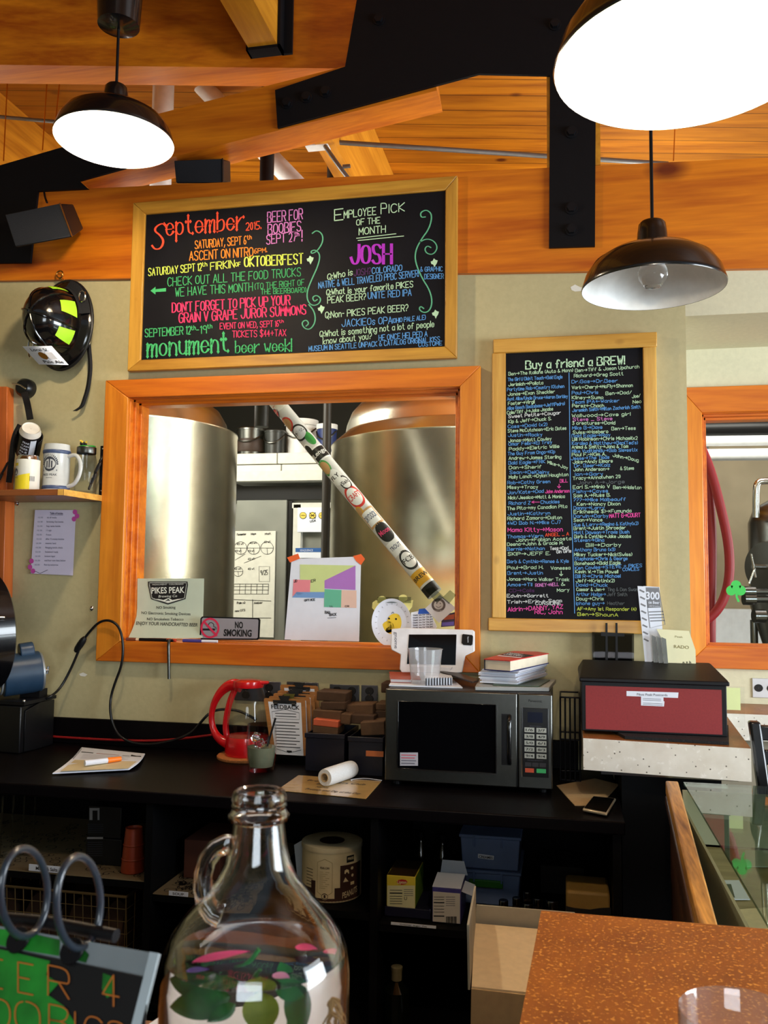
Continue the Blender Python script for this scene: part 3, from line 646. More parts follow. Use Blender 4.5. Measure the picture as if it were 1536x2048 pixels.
# conical tank
p = Dp(1580, 1100, 4.3)
ct = thing('conical_fermenter', 'dark conical steel fermenter cut by the right edge, behind the right window', 'tank', (p.x, p.y, 0))
zt, zs, zc0, ze = Dp(1530, 1015, 4.3).z, Dp(1530, 1045, 4.3).z, Dp(1530, 1200, 4.3).z, Dp(1560, 1290, 4.3).z
R_ = .19
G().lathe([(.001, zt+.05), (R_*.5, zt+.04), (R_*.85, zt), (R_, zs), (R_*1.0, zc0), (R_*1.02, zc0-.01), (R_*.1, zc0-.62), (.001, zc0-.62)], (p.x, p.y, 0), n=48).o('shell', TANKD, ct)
q = Dp(1500, 1133, 4.12)
G().lathe([(.001, -.02), (.12, -.02), (.13, 0), (.12, .03), (.001, .04)], (p.x-.12, p.y-.12, q.z), (-.75, -.66, .0), n=32).o('manway', TANKD, ct)
e = V((p.x-.12, p.y-.12, q.z))+V((-.75, -.66, 0))*.04
G().cyl(e, e+V((-.75, -.66, 0))*.08, .012).cyl(e+V((-.05, -.045, -.05)), e+V((-.07, -.06, .06)), .006).cyl(e+V((-.05, -.05, .0)), e+V((-.08, -.05, -.08)), .006).o('wing_nut', CHROME, ct)
for py, s_ in ((1183, 1), (1198, 1.2), (1232, 1.3)):
    q = Dp(1500 if py < 1230 else 1520, py, 4.1)
    G().cyl(q, q+V((.2, .1, 0)), .014*s_).cyl(q+V((-.03, -.01, 0)), q+V((.02, 0, 0)), .024*s_).o('valve', TANKD, ct)
for i in range(3):
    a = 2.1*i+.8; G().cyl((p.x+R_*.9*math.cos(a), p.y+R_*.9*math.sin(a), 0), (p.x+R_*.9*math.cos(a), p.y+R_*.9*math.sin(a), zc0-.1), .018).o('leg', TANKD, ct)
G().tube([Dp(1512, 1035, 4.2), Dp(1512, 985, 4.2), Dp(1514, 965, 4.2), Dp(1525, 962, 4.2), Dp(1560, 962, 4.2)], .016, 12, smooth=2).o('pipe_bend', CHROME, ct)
# bright low wall panel behind
a = rY(1400, 1218, 1600, 1420, 3.27)
G().box(a[0], a[1]+2, 3.2, 3.298, 0, a[3]).o('wall_panel', mat('white_wash_panel', (216, 222, 228), .5), label='white wash-down panel along the foot of the brewery wall, right window', cat='panel')
# clover on the glass
g = G(); mp = onY(RY+.0535)
out = [(1476, 1187), (1475.5, 1194), (1480, 1203), (1475.5, 1204.5), (1471.5, 1195), (1470.5, 1187)]
for cx, cy_, a0, a1 in ((1462.5, 1181, 310, 70), (1472, 1170.5, 220, -40), (1481.5, 1181, 110, -130)):
    out += [(cx+10.3*math.cos(math.radians(a0+(a1-a0)*k/14)), cy_-10*math.sin(math.radians(a0+(a1-a0)*k/14))) for k in range(15)]
g.pp(mp, out)
g.o('clover_sticker', flat('clover_green', (62, 190, 84)), label='green paper clover stuck on the right window', cat='window sticker')
# ================================================================== chalkboards
def pxframe(name, outer, inner, y0, y1, mx, mz, label, cat, ybd, mitre=True, over=0):
    ox0, ox1, oz0, oz1 = outer; ix0, ix1, iz0, iz1 = inner
    t = thing(name, label, cat, ((ox0+ox1)/2, y1, oz0))
    def bar(nm, P, m): G().prism([(p[0], y0, p[1]) for p in P], (0, y1-y0, 0)).o(nm, m, t, bevel=.003)
    if mitre:
        bar('frame_rail', [(ix0, iz1), (ix1, iz1), (ox1, oz1), (ox0, oz1)], mx); bar('frame_rail', [(ox0, oz0), (ox1, oz0), (ix1, iz0), (ix0, iz0)], mx)
        bar('frame_stile', [(ox0, oz0), (ix0, iz0), (ix0, iz1), (ox0, oz1)], mz); bar('frame_stile', [(ix1, iz0), (ox1, oz0), (ox1, oz1), (ix1, iz1)], mz)
    else:
        bar('frame_rail', [(ox0+.004, iz1), (ox1, iz1), (ox1, oz1), (ox0+.004, oz1)], mx); bar('frame_rail', [(ox0-.012, oz0), (ox1+.004, oz0), (ox1+.004, iz0), (ox0-.012, iz0)], mx)
        bar('frame_stile', [(ox0, iz0), (ix0, iz0), (ix0, iz1), (ox0, iz1)], mz); bar('frame_stile', [(ix1, iz0), (ox1-.003, iz0), (ox1-.003, iz1), (ix1, iz1)], mz)
    G().box(ix0-.005, ix1+.005, ybd, y1, iz0-.005, iz1+.005).o('slate', BOARD, t)
    return t
Y1B = -.040
def iy(x, y): return Yp(x, y, -.048)
IN1 = ((iy(288, 430).x+iy(283, 720).x)/2, (iy(890, 378).x+iy(890, 690).x)/2, (iy(283, 721).z+iy(890, 691).z)/2, (iy(288, 430).z+iy(890, 378).z)/2)
OU1 = ((iy(262, 408).x+iy(258, 745).x)/2, (iy(914, 348).x+iy(914, 712).x)/2, (iy(258, 745).z+iy(914, 712).z)/2, (iy(262, 408).z+iy(914, 348).z)/2)
cb = pxframe('chalkboard', OU1, IN1, -.048, -.022, PINEX, PINEZ,
             'wide framed chalkboard with coloured September beer events, above the brewery window', 'chalkboard', Y1B+.001)
ck = lambda n, c: mat('chalk_'+n, c, .95, var=.18, scale=400)
CK = dict(ro=ck('red_orange', (240, 80, 50)), o=ck('orange', (240, 136, 44)), yg=ck('lime', (206, 224, 92)), g=ck('green', (70, 180, 110)), p=ck('hot_pink', (236, 60, 110)),
          v=ck('violet', (214, 128, 200)), lg=ck('pale_green', (190, 226, 190)), pu=ck('purple', (176, 50, 196)), dp=ck('dim_purple', (84, 44, 96)), b=ck('blue', (96, 160, 226)), w=ck('white', (226, 232, 232)),
          gv=ck('vine_green', (96, 176, 136)), d=ck('dim_grey', (96, 104, 108)), pk=ck('pink', (236, 84, 170)))
KEYS = list(CK); KI = {k: i for i, k in enumerate(KEYS)}; KM = [CK[k] for k in KEYS]
g = G(); mp = onY(Y1B)
T = lambda s_, x0, y0, x1, y1, h, c, w=1.5, nib=0, jit=.35: g.chalk(mp, s_, x0, y0, x1, y1, h, w, KI[c], nib, jit)
def fancy(word, x0, y0, x1, y1, h, c, w):
    """blackletter-like word: broad nib strokes with diamond feet"""
    st, wid = layout(word); ux, uy = (x1-x0)/wid, (y1-y0)/wid; k = h/6.0
    for cx, strokes in st:
        for kind, P in strokes:
            Q = [V((x0+(cx+px)*ux, y0+(cx+px)*uy-(py-2)*k)) for px, py in P]
            Q2 = chaikin(Q, kind == 2, 1) if kind else Q
            g.line(mp, Q2, w, KI[c], .55, closed=(kind == 2))
            for p in (Q[0], Q[-1]):
                if kind != 2: g.pp(onY(Y1B-.0005), [(p.x-w*.8, p.y), (p.x, p.y-w*1.1), (p.x+w*.8, p.y), (p.x, p.y+w*1.1)], KI[c])
g.line(mp, [(331, 452), (325, 446), (312, 453), (309, 462), (320, 470), (328, 482), (322, 497), (310, 499), (304, 491)], 4.4, KI['ro'], .5, smooth=2)
g.line(mp, [(328, 445), (334, 452), (331, 455)], 2, KI['ro'])
fancy('eptember', 333, 471, 487, 458, 36, 'ro', 3.6)
T('2015.', 492, 460.5, 522, 457.5, 15, 'ro', 1.9)
T('BEER FOR', 535, 445.5, 605, 438, 21, 'v', 2.0); T('BOOBIES', 536, 469, 602, 462, 20, 'v', 2.0); T("SEPT 27", 533, 488.5, 592, 482, 18, 'v', 1.8); T('th', 589, 473, 598, 472, 8, 'v', 1.6); T('!', 604, 482, 606, 482, 22, 'v', 2.2)
T('SATURDAY, SEPT 6', 390, 497.6, 492, 488, 16, 'o', 1.8); T('th', 494, 479, 503, 478, 8, 'o', 1.5)
T('ASCENT ON NITRO', 379, 521.5, 506, 512, 18, 'o', 2.0); T('6PM.', 508.5, 507, 533.6, 504, 9, 'o', 1.4)
T('SATURDAY SEPT 12', 296.7, 552, 403, 541, 15, 'yg', 1.8); T('th', 404, 533, 414, 532, 8, 'yg', 1.5); T('FIRKIN', 421, 540, 468.7, 535, 15, 'yg', 1.8); T('OF', 471, 533, 481, 532, 8, 'yg', 1.4); T('OKTOBERFEST', 489, 534, 606, 527, 20, 'yg', 2.9, .3)
T('CHECK OUT ALL THE FOOD TRUCKS', 335.4, 572.7, 601.6, 552, 17, 'g', 1.5)
T('WE HAVE THIS MONTH', 351, 593, 505, 582, 17, 'g', 1.5); T('(TO THE RIGHT OF', 509.7, 579, 608.5, 570.5, 12, 'g', 1.2); T('THE BEERBOARD)', 522, 588.7, 612, 584.5, 10, 'g', 1.2)
g.pp(mp, [(301, 581.5), (311, 573.5), (311, 578.5), (332, 576), (332, 583), (311, 584), (311, 589)], KI['g'])
T("DON'T FORGET TO PICK UP YOUR", 344.5, 625, 580, 609, 19, 'p', 2.6, .3); T('GRAIN V GRAPE JUROR SUMMONS', 358, 645.6, 612, 628.5, 19, 'p', 2.6, .3)
T('EVENT ON WED, SEPT 16', 440, 658.5, 557, 653, 12, 'p', 1.4); T('th', 558, 646, 567, 645, 6, 'p', 1.2); T('TICKETS $44+TAX', 465, 675, 572, 671.5, 13, 'p', 1.4)
T('SEPTEMBER 12', 290, 674.5, 381, 668, 16, 'g', 1.8); T('th', 382, 660, 391, 659, 8, 'g', 1.6); T('-19', 393, 667.5, 413, 666.5, 15, 'g', 1.8); T('th', 414.5, 657, 424, 656, 8, 'g', 1.6)
fancy('monument', 295, 713, 456, 702, 36, 'g', 4.0); fancy('beer week!', 471, 706, 583, 701.5, 23, 'g', 2.4)
T('E', 669, 441, 686, 439, 22, 'lg', 2.0); T('MPLOYEE', 688, 436.5, 752, 429, 15, 'lg', 1.7); T('P', 762, 428, 773, 427, 21, 'lg', 1.8); T('ICK', 778, 426, 809, 422, 17, 'lg', 1.8)
T('OF THE', 713, 451, 760, 446, 12, 'lg', 1.5); T('MONTH', 718, 470, 771, 464.5, 14, 'lg', 1.6)
g.line(mp, [(713, 476.6), (792, 467.5)], 1.5, KI['lg']); g.line(mp, [(716, 481), (807.5, 472)], 1.5, KI['lg'])
T('JOSH', 702, 528, 783, 527, 38, 'pu', 6.2, .55, .1)
T('Q:Who is', 655, 560, 705, 550, 12, 'lg', 1.5); T('JOSH?', 707.5, 552, 741.7, 547.7, 13, 'dp', 1.5); T('COLORADO', 744, 547.7, 804, 541, 12, 'b', 1.5)
T('NATIVE & WELL TRAVELED PPBC SERVER!', 637, 577, 837, 553, 13, 'b', 1.4); T('& GRAPHIC', 841, 543, 885, 542, 9, 'b', 1.2); T('DESIGNER', 849, 558, 887, 557, 10, 'b', 1.2)
T('Q:What is your favorite PIKES', 653, 591, 826, 574, 12, 'lg', 1.5); T('PEAK BEER?', 655, 607, 731.5, 599, 13, 'lg', 1.5); T('UNITE RED IPA', 736, 598, 822.6, 591, 13, 'b', 1.5)
T('Q:Non- PIKES PEAK BEER?', 650.6, 636.5, 816, 621.7, 13, 'lg', 1.5); T('JACKIEOs OPA', 683.6, 653.6, 784, 647, 14, 'b', 1.5); T('(OHIO PALE ALE)', 785, 646, 851, 639, 9, 'b', 1.3)
T('Q:What is something not a lot of people', 639.7, 674, 868, 653.6, 12, 'lg', 1.4); T('know about you?', 646, 688.5, 743, 677.5, 12, 'lg', 1.4); T('HE ONCE HELPED A', 757.7, 681, 854.5, 673, 11, 'b', 1.4)
T('MUSEUM IN SEATTLE UNPACK & CATALOG ORIGINAL KISS', 617.6, 702.6, 879.5, 683, 10, 'b', 1.3); T('COSTUME', 837, 693.5, 884, 690, 8, 'b', 1.2)
zb = lambda P: [(580+x/4.39, 370+y/4.39) for x, y in P]
for P, wv in (([(195, 425), (235, 395), (285, 430), (290, 500), (240, 580), (190, 605), (182, 580), (225, 568), (265, 610), (250, 700), (190, 830), (150, 930), (150, 1010), (190, 1060), (250, 1050), (275, 1000), (235, 965), (195, 985), (212, 1025), (240, 1005)], 2.6),
              ([(165, 1050), (215, 1110), (225, 1200), (180, 1270), (125, 1260), (100, 1210), (140, 1180), (168, 1215), (140, 1240)], 2.6),
              ([(1190, 280), (1150, 285), (1145, 240), (1200, 215), (1250, 260), (1225, 380), (1150, 480), (1100, 580), (1100, 680), (1160, 820), (1225, 920), (1250, 1020), (1230, 1100), (1180, 1125), (1132, 1095), (1145, 1062), (1175, 1085)], 2.8),
              ([(1140, 500), (1200, 470), (1265, 490), (1298, 550), (1260, 610), (1205, 605), (1180, 565), (1205, 532), (1238, 550)], 2.6)):
    g.line(mp, zb(P), wv, KI['gv'], .3, smooth=2)
for x, y in ((178, 655), (275, 1088), (1267, 680), (1278, 1130)):
    g.pp(mp, zb([(x-32, y-8), (x-14, y-14), (x-4, y-36), (x+12, y-22), (x+30, y-18), (x+22, y+8), (x+12, y+22), (x+2, y+44), (x-10, y+18), (x-26, y+14)]), KI['lg'])
g.o('lettering', KM, cb, label='coloured chalk lettering and vines')

Y2B = -.026
cb2 = pxframe('chalkboard', (-.245, .308, 1.364, 2.376), (-.198, .262, 1.408, 2.326), -.036, -.001, PALEX, PALEZ,
              'tall narrow chalkboard of handwritten names headed Buy a friend a BREW, between the two windows', 'chalkboard', Y2B+.001, False)
g = G(); mp = onY(Y2B)
ZC = lambda x, y: (970+x/4.267, 660+y/4.267)
ZD = lambda x, y: (970+x/4.267, 950+y/4.267)
T2 = lambda Z, s_, x0, y0, x1, y1, c, h=6.4, w=1.05: g.chalk(mp, s_, *Z(x0, y0), *Z(x1, y1), h, w, KI[c], 0, .3)
g.chalk(mp, 'Buy a friend a BREW!', *ZC(348, 335), *ZC(1190, 290), 16, 2.8, KI['lg'], .2, .3)
g.line(mp, [ZC(717, 365), ZC(728, 1280), ZD(745, 500), ZD(765, 1180)], 1.4, KI['b'])
LG, BL, PK_, W_, DM = 'lg', 'b', 'pk', 'w', 'd'
for a in ((200,388,750,355,LG,'Ben>The Italians (Auto & Mann)'),(195,437,660,412,BL,"The Girl U Didn't Touch>Bald Eagle"),(200,480,495,463,LG,'Jerimiah>Pollata'),(190,522,675,492,BL,'Partytime Rob>Country Kitchen'),
 (195,562,595,538,LG,'Jonas>Evan Sheckler'),(190,602,705,578,BL,'Aunt Alice/Uncle Bruce>Aaron Barkley'),(197,642,422,625,LG,'Foster>Virgil'),(190,682,680,640,BL,'Alice Gooch Bocksbass>Jeff(Pedro)'),
 (188,720,580,685,LG,'Cole/Tiff J>Jake Jacobs'),(200,752,645,718,W_,'Sweet Petite>Cougar'),(200,795,565,768,LG,'Kip & Jeff>Chuck S.'),(195,838,530,818,BL,'Cass>David (x2)'),(195,875,693,850,LG,'Steve McCutchcon>Eric Bates'),
 (197,912,487,905,BL,'Justin>Rocky'),(200,958,565,940,LG,'Jonas>Matt Cowley'),(200,988,570,970,BL,'Omar Felix>El Trey'),(205,1030,633,1005,LG,'Paddy>Eletric Willie'),(195,1070,597,1050,BL,'The Guy From Ongo>Kip'),
 (203,1108,650,1095,LG,'Andrew>James Sterling'),(200,1148,513,1135,BL,'Bald Eagle>FRK'),(535,1140,705,1190,LG,'Mike>Jay'),(205,1188,480,1180,LG,'Dan>Sherif'),(210,1228,545,1225,BL,'Sean>DeKleiny'),(205,1270,710,1245,LG,'Molly Landt>Dylan Houghton'),
 (770,360,1315,325,LG,'Ben>Tiff & Jason Upchurch'),(760,405,1180,385,LG,'Richard>Greg Scott'),(740,455,1130,445,BL,'Dr.Gas>Dr.Beer'),(742,505,1260,485,LG,'Vark+Cheryl>McFly+Shannon'),(742,550,965,545,BL,'Paul>Chris'),(1030,555,1250,545,LG,'Ben>Dad/'),
 (1255,582,1325,572,LG,'Joe/'),(1262,628,1333,622,LG,'Neo'),(742,590,1008,588,LG,'Kliney>Sumo'),(738,630,1145,615,BL,'Team IPA<Wanker'),(745,660,1015,658,LG,'Perez<Chach'),(745,700,1325,668,BL,'Jeremiah Smith>Milton Zachariah Smith'),
 (742,745,1240,730,LG,'Wallwood>Cave girl'),(750,778,1085,768,'v','Steve _ Steve'),(745,808,1110,805,LG,'3 creatures>David'),(745,850,1000,842,BL,'Mike B>Dave'),(1080,855,1285,850,LG,'Ben>Tess'),(750,888,1050,878,LG,'Swiss>Hasbero'),
 (740,918,1068,908,BL,'Bald Eagle>Ray'),(745,945,1300,935,LG,'Bill Robinson>Chris Michael(x2'),(742,980,1303,975,BL,"Karalea & Matthew>Ben(Ted's)"),(742,1012,1220,1005,LG,'Animal & Smitty>Jana & Tom'),(742,1048,1300,1035,BL,'Mike Vuditishidu>Bob Sievest(x'),
 (742,1078,1030,1072,LG,'Paul F.>Kim A.'),(1090,1080,1310,1125,LG,'John>Doug'),(735,1110,1060,1098,BL,'Jesse>The Tiods'),(750,1140,1088,1130,LG,'Jake>Andy Elmore'),(762,1172,1068,1165,BL,'Dr. Beer>Kolz'),(755,1205,1060,1198,LG,'John Anderson>'),
 (1155,1195,1270,1192,LG,'& Steve'),(770,1245,1005,1240,BL,'Ian>Gary'),(750,1280,1155,1262,LG,'Tracy>Anna(when 21)')):
    T2(ZC, a[5], *a[:5])
for a in ((192,80,555,68,BL,'Rob>Cathy Green'),(640,65,705,60,PK_,'BILL'),(192,118,450,115,LG,'Missy>Tracy'),(192,165,500,150,BL,'Jon/Kate>Dad'),(515,155,720,148,PK_,'John Anderson'),(198,208,680,195,LG,'Nick/Jessica>Matt & Monica'),
 (203,255,388,250,BL,'Richard Z'),(395,245,465,245,PK_,'<'),(475,245,635,240,BL,'Chuckles'),(190,300,700,280,LG,'The Pita>my Canadian Pita'),(195,345,555,338,BL,'Justin>Kathryn'),(192,385,655,375,LG,'Richard Zamora>Dalton'),(192,425,645,415,BL,'4WD Bob N.>Mike CJ7'),
 (195,485,662,480,PK_,'Mama Kitty>Mason'),(190,540,495,532,BL,'Thomas>Vern'),(515,525,715,515,'ro','ANGEL _ A'),(265,570,735,555,LG,'John>Fabian Acosta'),(190,605,665,592,LG,'Deena>John & Gracie M.'),(190,645,508,640,BL,'Bernie>Nathan'),(555,640,710,635,W_,'Tess>Dad'),(610,668,735,660,W_,'Gin Girls'),
 (195,688,555,682,LG,'SKIP>JEFF E.'),(190,752,713,748,BL,'Barb & Cynthia>Renee & Kyle'),(190,805,495,800,LG,'Paul>Brad H.'),(562,808,727,805,LG,'Vanessa'),(192,850,492,848,BL,'Brent>Justin'),(188,900,718,905,LG,'Jonas>Marc Walker Trask'),
 (192,950,402,948,BL,'Amos>Til'),(430,955,630,945,'v','RONEY>NELL'),(650,945,682,943,LG,'&'),(615,998,718,992,LG,'Mary'),(205,1000,420,998,'dp','CD>Colis'),(188,1045,540,1042,W_,'Edwin>Garrett'),(190,1098,655,1085,W_,'Trish>Erin + Sean'),(430,1108,650,1108,W_,'CONSIDINE'),
 (195,1165,665,1140,PK_,'Aldrin>DANNY, YAZ'),(425,1185,660,1185,PK_,'RIC, John'),(785,80,1190,70,DM,'John A>Jorge'),(750,118,1065,110,LG,'Earl S.>Minio V'),(1095,118,1335,120,LG,'Ben>Halston'),(750,155,1048,148,BL,'Fishy>Cayse'),(755,190,1068,182,LG,'Sam A.>Russ B.'),
 (755,225,1200,220,BL,'???>Mike Malbeauff'),(785,262,1155,258,LG,'Ken>Nancy Dixon'),(757,295,1018,292,BL,'Danny>Larry'),(757,328,1248,318,LG,'Erik(needs $)>Fumunda'),(755,365,1050,362,BL,'Darwin>Darby'),(1062,365,1325,358,PK_,'MATT G>COURT'),(757,398,1000,395,LG,'Sean>Vance'),
 (757,440,1308,425,BL,'Sue & Larry>Regina & Kathy(x2)'),(757,468,1200,462,LG,'Brent>Justin Shroeder'),(760,505,1230,498,BL,'Matt Dawson>Travis Bush'),(762,538,1245,535,LG,'Barb & Cynthia>Jake Jacobs'),(762,570,1015,568,BL,'Steven>Gina'),(862,612,1160,608,LG,'Bill>Darby'),
 (765,652,1110,648,BL,'Anthony Bruno (x3)'),(762,692,1255,690,LG,'Mikey Tucker<Nick(Swiss)'),(765,728,1215,725,BL,'Stephanie>Chris & George'),(765,768,1155,762,LG,'Bonehead>Bald Eagle'),(768,808,1340,785,BL,'Ken Cowles>STEVE + PIKES'),(1175,820,1315,815,BL,'COWLES'),(770,838,1135,838,LG,'Kevin W.>Tim Powell'),
 (770,878,1155,875,BL,'Bill R>Chris Michael'),(775,915,1105,915,LG,'Jeff>Kristin(x2)'),(778,952,1045,952,BL,'David>Chuck'),(780,990,1020,990,LG,'Caesar & Jen>'),(1045,990,1300,990,DM,'Ting & Don Swan'),(780,1030,1030,1032,BL,'Arthur Hodge>'),(1040,1032,1212,1032,DM,'Jeff Smith'),(780,1070,1012,1068,LG,'Doug>Chris'),
 (778,1108,1020,1108,BL,'iphone guy>'),(1045,1108,1190,1108,DM,'Heather'),(787,1155,1290,1158,'yg','AF>Any 1st Responder (4)'),(790,1200,1135,1208,'yg','Ben>ShaunA')):
    T2(ZD, a[5], *a[:5], **({'h': 8.0, 'w': 1.3} if a[4] == PK_ and a[1] > 300 else {}))
for x, y0, y1, c in ((632, 78, 112, PK_), (650, 820, 862, LG)):
    g.line(mp, [ZD(x, y0), ZD(x, y1)], 1.3, KI[c]); g.line(mp, [ZD(x-14, y1-16), ZD(x, y1), ZD(x+14, y1-16)], 1.3, KI[c])
g.o('lettering', KM, cb2, label='handwritten chalk names')

# ================================================================== on the window
YW = .050
def slab(name, pts, Y, m, label, cat, th=.0012, parent=None):
    P = [Yp(x, y, Y) for x, y in pts]; g = G(); g.prism(P, (0, th, 0)); return g.o(name, m, parent, label=label, cat=cat)
# Pikes Peak notice, bottom edge curling on to the sill
g = G(); rows = []
for k in range(9):
    s_ = k/8; yy = 1157+s_*119; bend = max(0, s_-.55)/.45
    xl = 275-17*bend**1.6-1.5*s_; xr = 408-3*s_
    rows.append([Yp(xl+(xr-xl)*j/4, yy, .046-.04*bend**1.5) for j in range(5)])
g.sheet(rows, 0, .0008)
no = g.o('no_smoking_notice', flat('pale_green_card', (196, 208, 188)), label='pale green card with black badge forbidding smoking, standing in the left corner of the window', cat='notice')
def curl(x, y):
    s_ = (y-1157)/119; bend = max(0, s_-.55)/.45
    return Yp(x, y, .0445-.04*bend**1.5)
g = G()
g.pp(curl, [(296, 1163), (375, 1163), (376, 1170), (371, 1198), (336, 1209), (302, 1198), (296, 1170)], 0)
mp2 = lambda x, y: curl(x, y)+V((0, -.0006, 0))
g.line(mp2, [(299, 1165.5), (373, 1165.5), (373, 1170), (369, 1196), (336, 1206), (304, 1196), (299, 1170)], .9, 1, closed=True)
g.print(mp2, 'PIKES PEAK', 303, 1187, 369, 1185.5, 12.5, 1, bold=.025); g.print(mp2, 'Brewing Co', 317, 1195, 354, 1194, 5, 1, slant=.2)
g.print(mp2, 'MONUMENT · COLORADO', 305, 1170.5, 367, 1169.5, 2.6, 1)
g.pp(mp2, [(306, 1198), (318, 1198), (327, 1200), (337, 1196), (345, 1200), (356, 1198), (367, 1197), (336, 1206)], 1)
g.pp(lambda x, y: curl(x, y)+V((0, -.001, 0)), [(330, 1203), (337, 1197.5), (341, 1202), (336, 1201)], 0)
g.print(curl, 'NO Smoking', 313, 1217.5, 351, 1217, 5.5, 0, bold=.01); g.print(curl, 'NO Electronic Smoking Devices', 283, 1228, 381, 1230.5, 5.5, 0, bold=.01)
g.print(curl, 'NO Smokeless Tobacco', 294, 1240.5, 367, 1241, 5.5, 0, bold=.01); g.print(curl, 'ENJOY YOUR HANDCRAFTED BEER', 272, 1249.5, 395, 1253, 7, 0, bold=.012, slant=.15)
g.o('print', [INK, flat('card_white', (230, 236, 226))], no)
# NO SMOKING plastic sign
P = [(404, 1233), (517, 1236), (520, 1240), (518, 1277), (515, 1280), (403, 1279), (399, 1275), (401, 1237)]
ns = slab('no_smoking_sign', P, .012, BLACK, 'small silver NO SMOKING sign with red prohibition ring, on the window sill', 'sign', .006)
g = G(); mp = onY(.011); g.pp(mp, [(406, 1235.5), (515, 1238.5), (517, 1241), (515.5, 1275), (513, 1277), (405, 1276.5), (402, 1274), (403.5, 1238)], 0)
mp = onY(.0104); g.disc(mp, 420, 1256, 19, 20.5, 1, 32, ring=4); g.rect(mp, 404, 1257, 430, 1261, 3)
g.line(mp, [(420, 1256), (416, 1250), (421, 1244), (428, 1248), (427, 1254), (432, 1254), (432, 1259)], 1.2, 3, smooth=1)
g.line(onY(.0098), [(408, 1243), (433, 1271)], 4.2, 1)
g.print(mp, 'NO', 470, 1256, 486, 1256.4, 13, 3, bold=.05); g.print(mp, 'SMOKING', 447, 1271.5, 503, 1273, 13.5, 3, bold=.05, slant=.06)
g.o('face', [flat('silver_face', (150, 146, 152), .4), flat('sign_red', (214, 50, 84), .4), PAPER, INK], ns)
# taped drawing
dr = slab('taped_drawing', [(583, 1118), (722, 1113), (718, 1283), (569, 1279)], YW, PAPER, 'white sheet with coloured block plan taped to the window by two orange tabs', 'drawing')
g = G(); mp = onY(YW-.0008)
cols = [flat('plan_lime', (206, 222, 150)), flat('plan_violet', (176, 120, 200)), flat('plan_pink', (232, 140, 150)), flat('plan_green', (104, 188, 156)), flat('plan_peach', (230, 196, 180)), flat('plan_blue', (120, 160, 214)), INK]
for i, q in enumerate(([(600, 1129), (711, 1131), (649, 1161), (600, 1159)], [(711, 1131), (711, 1180), (649, 1177), (649, 1161)], [(587, 1159), (621, 1160), (620, 1184), (585, 1193)], [(649, 1178), (683, 1180), (682, 1215), (648, 1214)], [(683, 1180), (713, 1181), (713, 1216), (682, 1215)], [(593, 1184), (649, 1184), (648, 1196), (584, 1195)])): g.pp(mp, q, i)
g.pp(mp, [(621, 1160), (649, 1161), (649, 1184), (620, 1184)], 0)
mp = onY(YW-.0013)
g.chalk(mp, 'JD', 588, 1165, 594, 1164, 5, .9, 6); g.chalk(mp, 'ER', 622, 1165, 631, 1163, 5, .9, 6); g.chalk(mp, 'OFF/ICE', 609, 1203, 630, 1201, 4, 1, 6); g.chalk(mp, 'LL', 660, 1214, 666, 1214, 3, .8, 6); g.chalk(mp, 'CR', 690, 1214, 698, 1214, 3, .8, 6)
g.chalk(mp, 'BAR', 650, 1227, 660, 1228, 5, 1, 6); g.chalk(mp, 'BACK', 659, 1232, 673, 1231, 5, 1, 6); g.line(mp, [(655, 1236), (672, 1235)], .9, 6)
g.o('coloured_plan', cols, dr)
OT = flat('orange_tape', (240, 106, 50))
G().prism([Yp(x, y, YW-.002) for x, y in ((574, 1115), (596, 1107), (600, 1117), (580, 1125))], (0, .001, 0)).o('tape_tab', OT, dr)
G().prism([Yp(x, y, YW-.002) for x, y in ((706, 1112), (722, 1108), (730, 1118), (722, 1130), (712, 1122))], (0, .001, 0)).o('tape_tab', OT, dr)
# paper plate with a chick
pc = Yp(784, 1245, .043); pr_ = (Yp(824, 1245, .043).x-pc.x)
pl = thing('paper_plate', 'white paper plate painted as a yellow chick, leaning in the window corner', 'paper plate', (pc.x, .04, pc.z-pr_))
prof = [(.001, 0), (pr_*.66, 0), (pr_*.76, -.004), (pr_, -.010), (pr_*1.0, -.009), (pr_*.76, -.003), (.001, .001)]
G().lathe(prof, pc, (0, 1, 0), 48, sc=(1, 1.18), sx=(1, 0, 0)).o('plate', PAPER, pl)
g = G(); mp = onY(.0415); YEL = flat('chick_yellow', (240, 206, 60))
g.disc(mp, 790, 1245, 16, 18, 0); g.disc(mp, 776, 1254, 12, 12, 0); g.disc(mp, 781, 1262, 10, 9, 1); g.disc(mp, 799, 1238, 9, 8, 0)
mp = onY(.041); g.disc(mp, 778, 1237, 2, 2, 2); g.disc(mp, 792, 1238, 2, 2, 2); g.line(mp, [(783, 1227), (786, 1224), (788, 1227)], .8, 2)
for k in range(20):
    a = k*math.pi/10; g.line(onY(.036), [(784+31*math.cos(a), 1245+36*math.sin(a)), (784+34*math.cos(a), 1245+39*math.sin(a))], .7, 3)
g.o('painted_face', [YEL, flat('chick_beak', (246, 190, 20)), INK, GREYINK], pl)
g = G(); YC = flat('yellow_card', (232, 222, 140))
for P in ([(745, 1205), (752, 1200), (770, 1209), (764, 1213), (752, 1224), (744, 1216)], [(800, 1210), (806, 1204), (826, 1200), (824, 1214), (816, 1224), (806, 1218)]): g.prism([Yp(x, y, .046) for x, y in P], (0, .0012, 0))
for x, y in ((764, 1199), (806, 1196)): g.prism([Yp(x+9*math.cos(a*.5), y+7*math.sin(a*.5), .047) for a in range(12)], (0, .0012, 0)); g.prism([Yp(xx, yy, .0465) for xx, yy in ((x-3, y+4), (x+3, y+4), (x+3, y+14), (x-3, y+14))], (0, .001, 0))
g.o('paper_feathers', YC, pl)
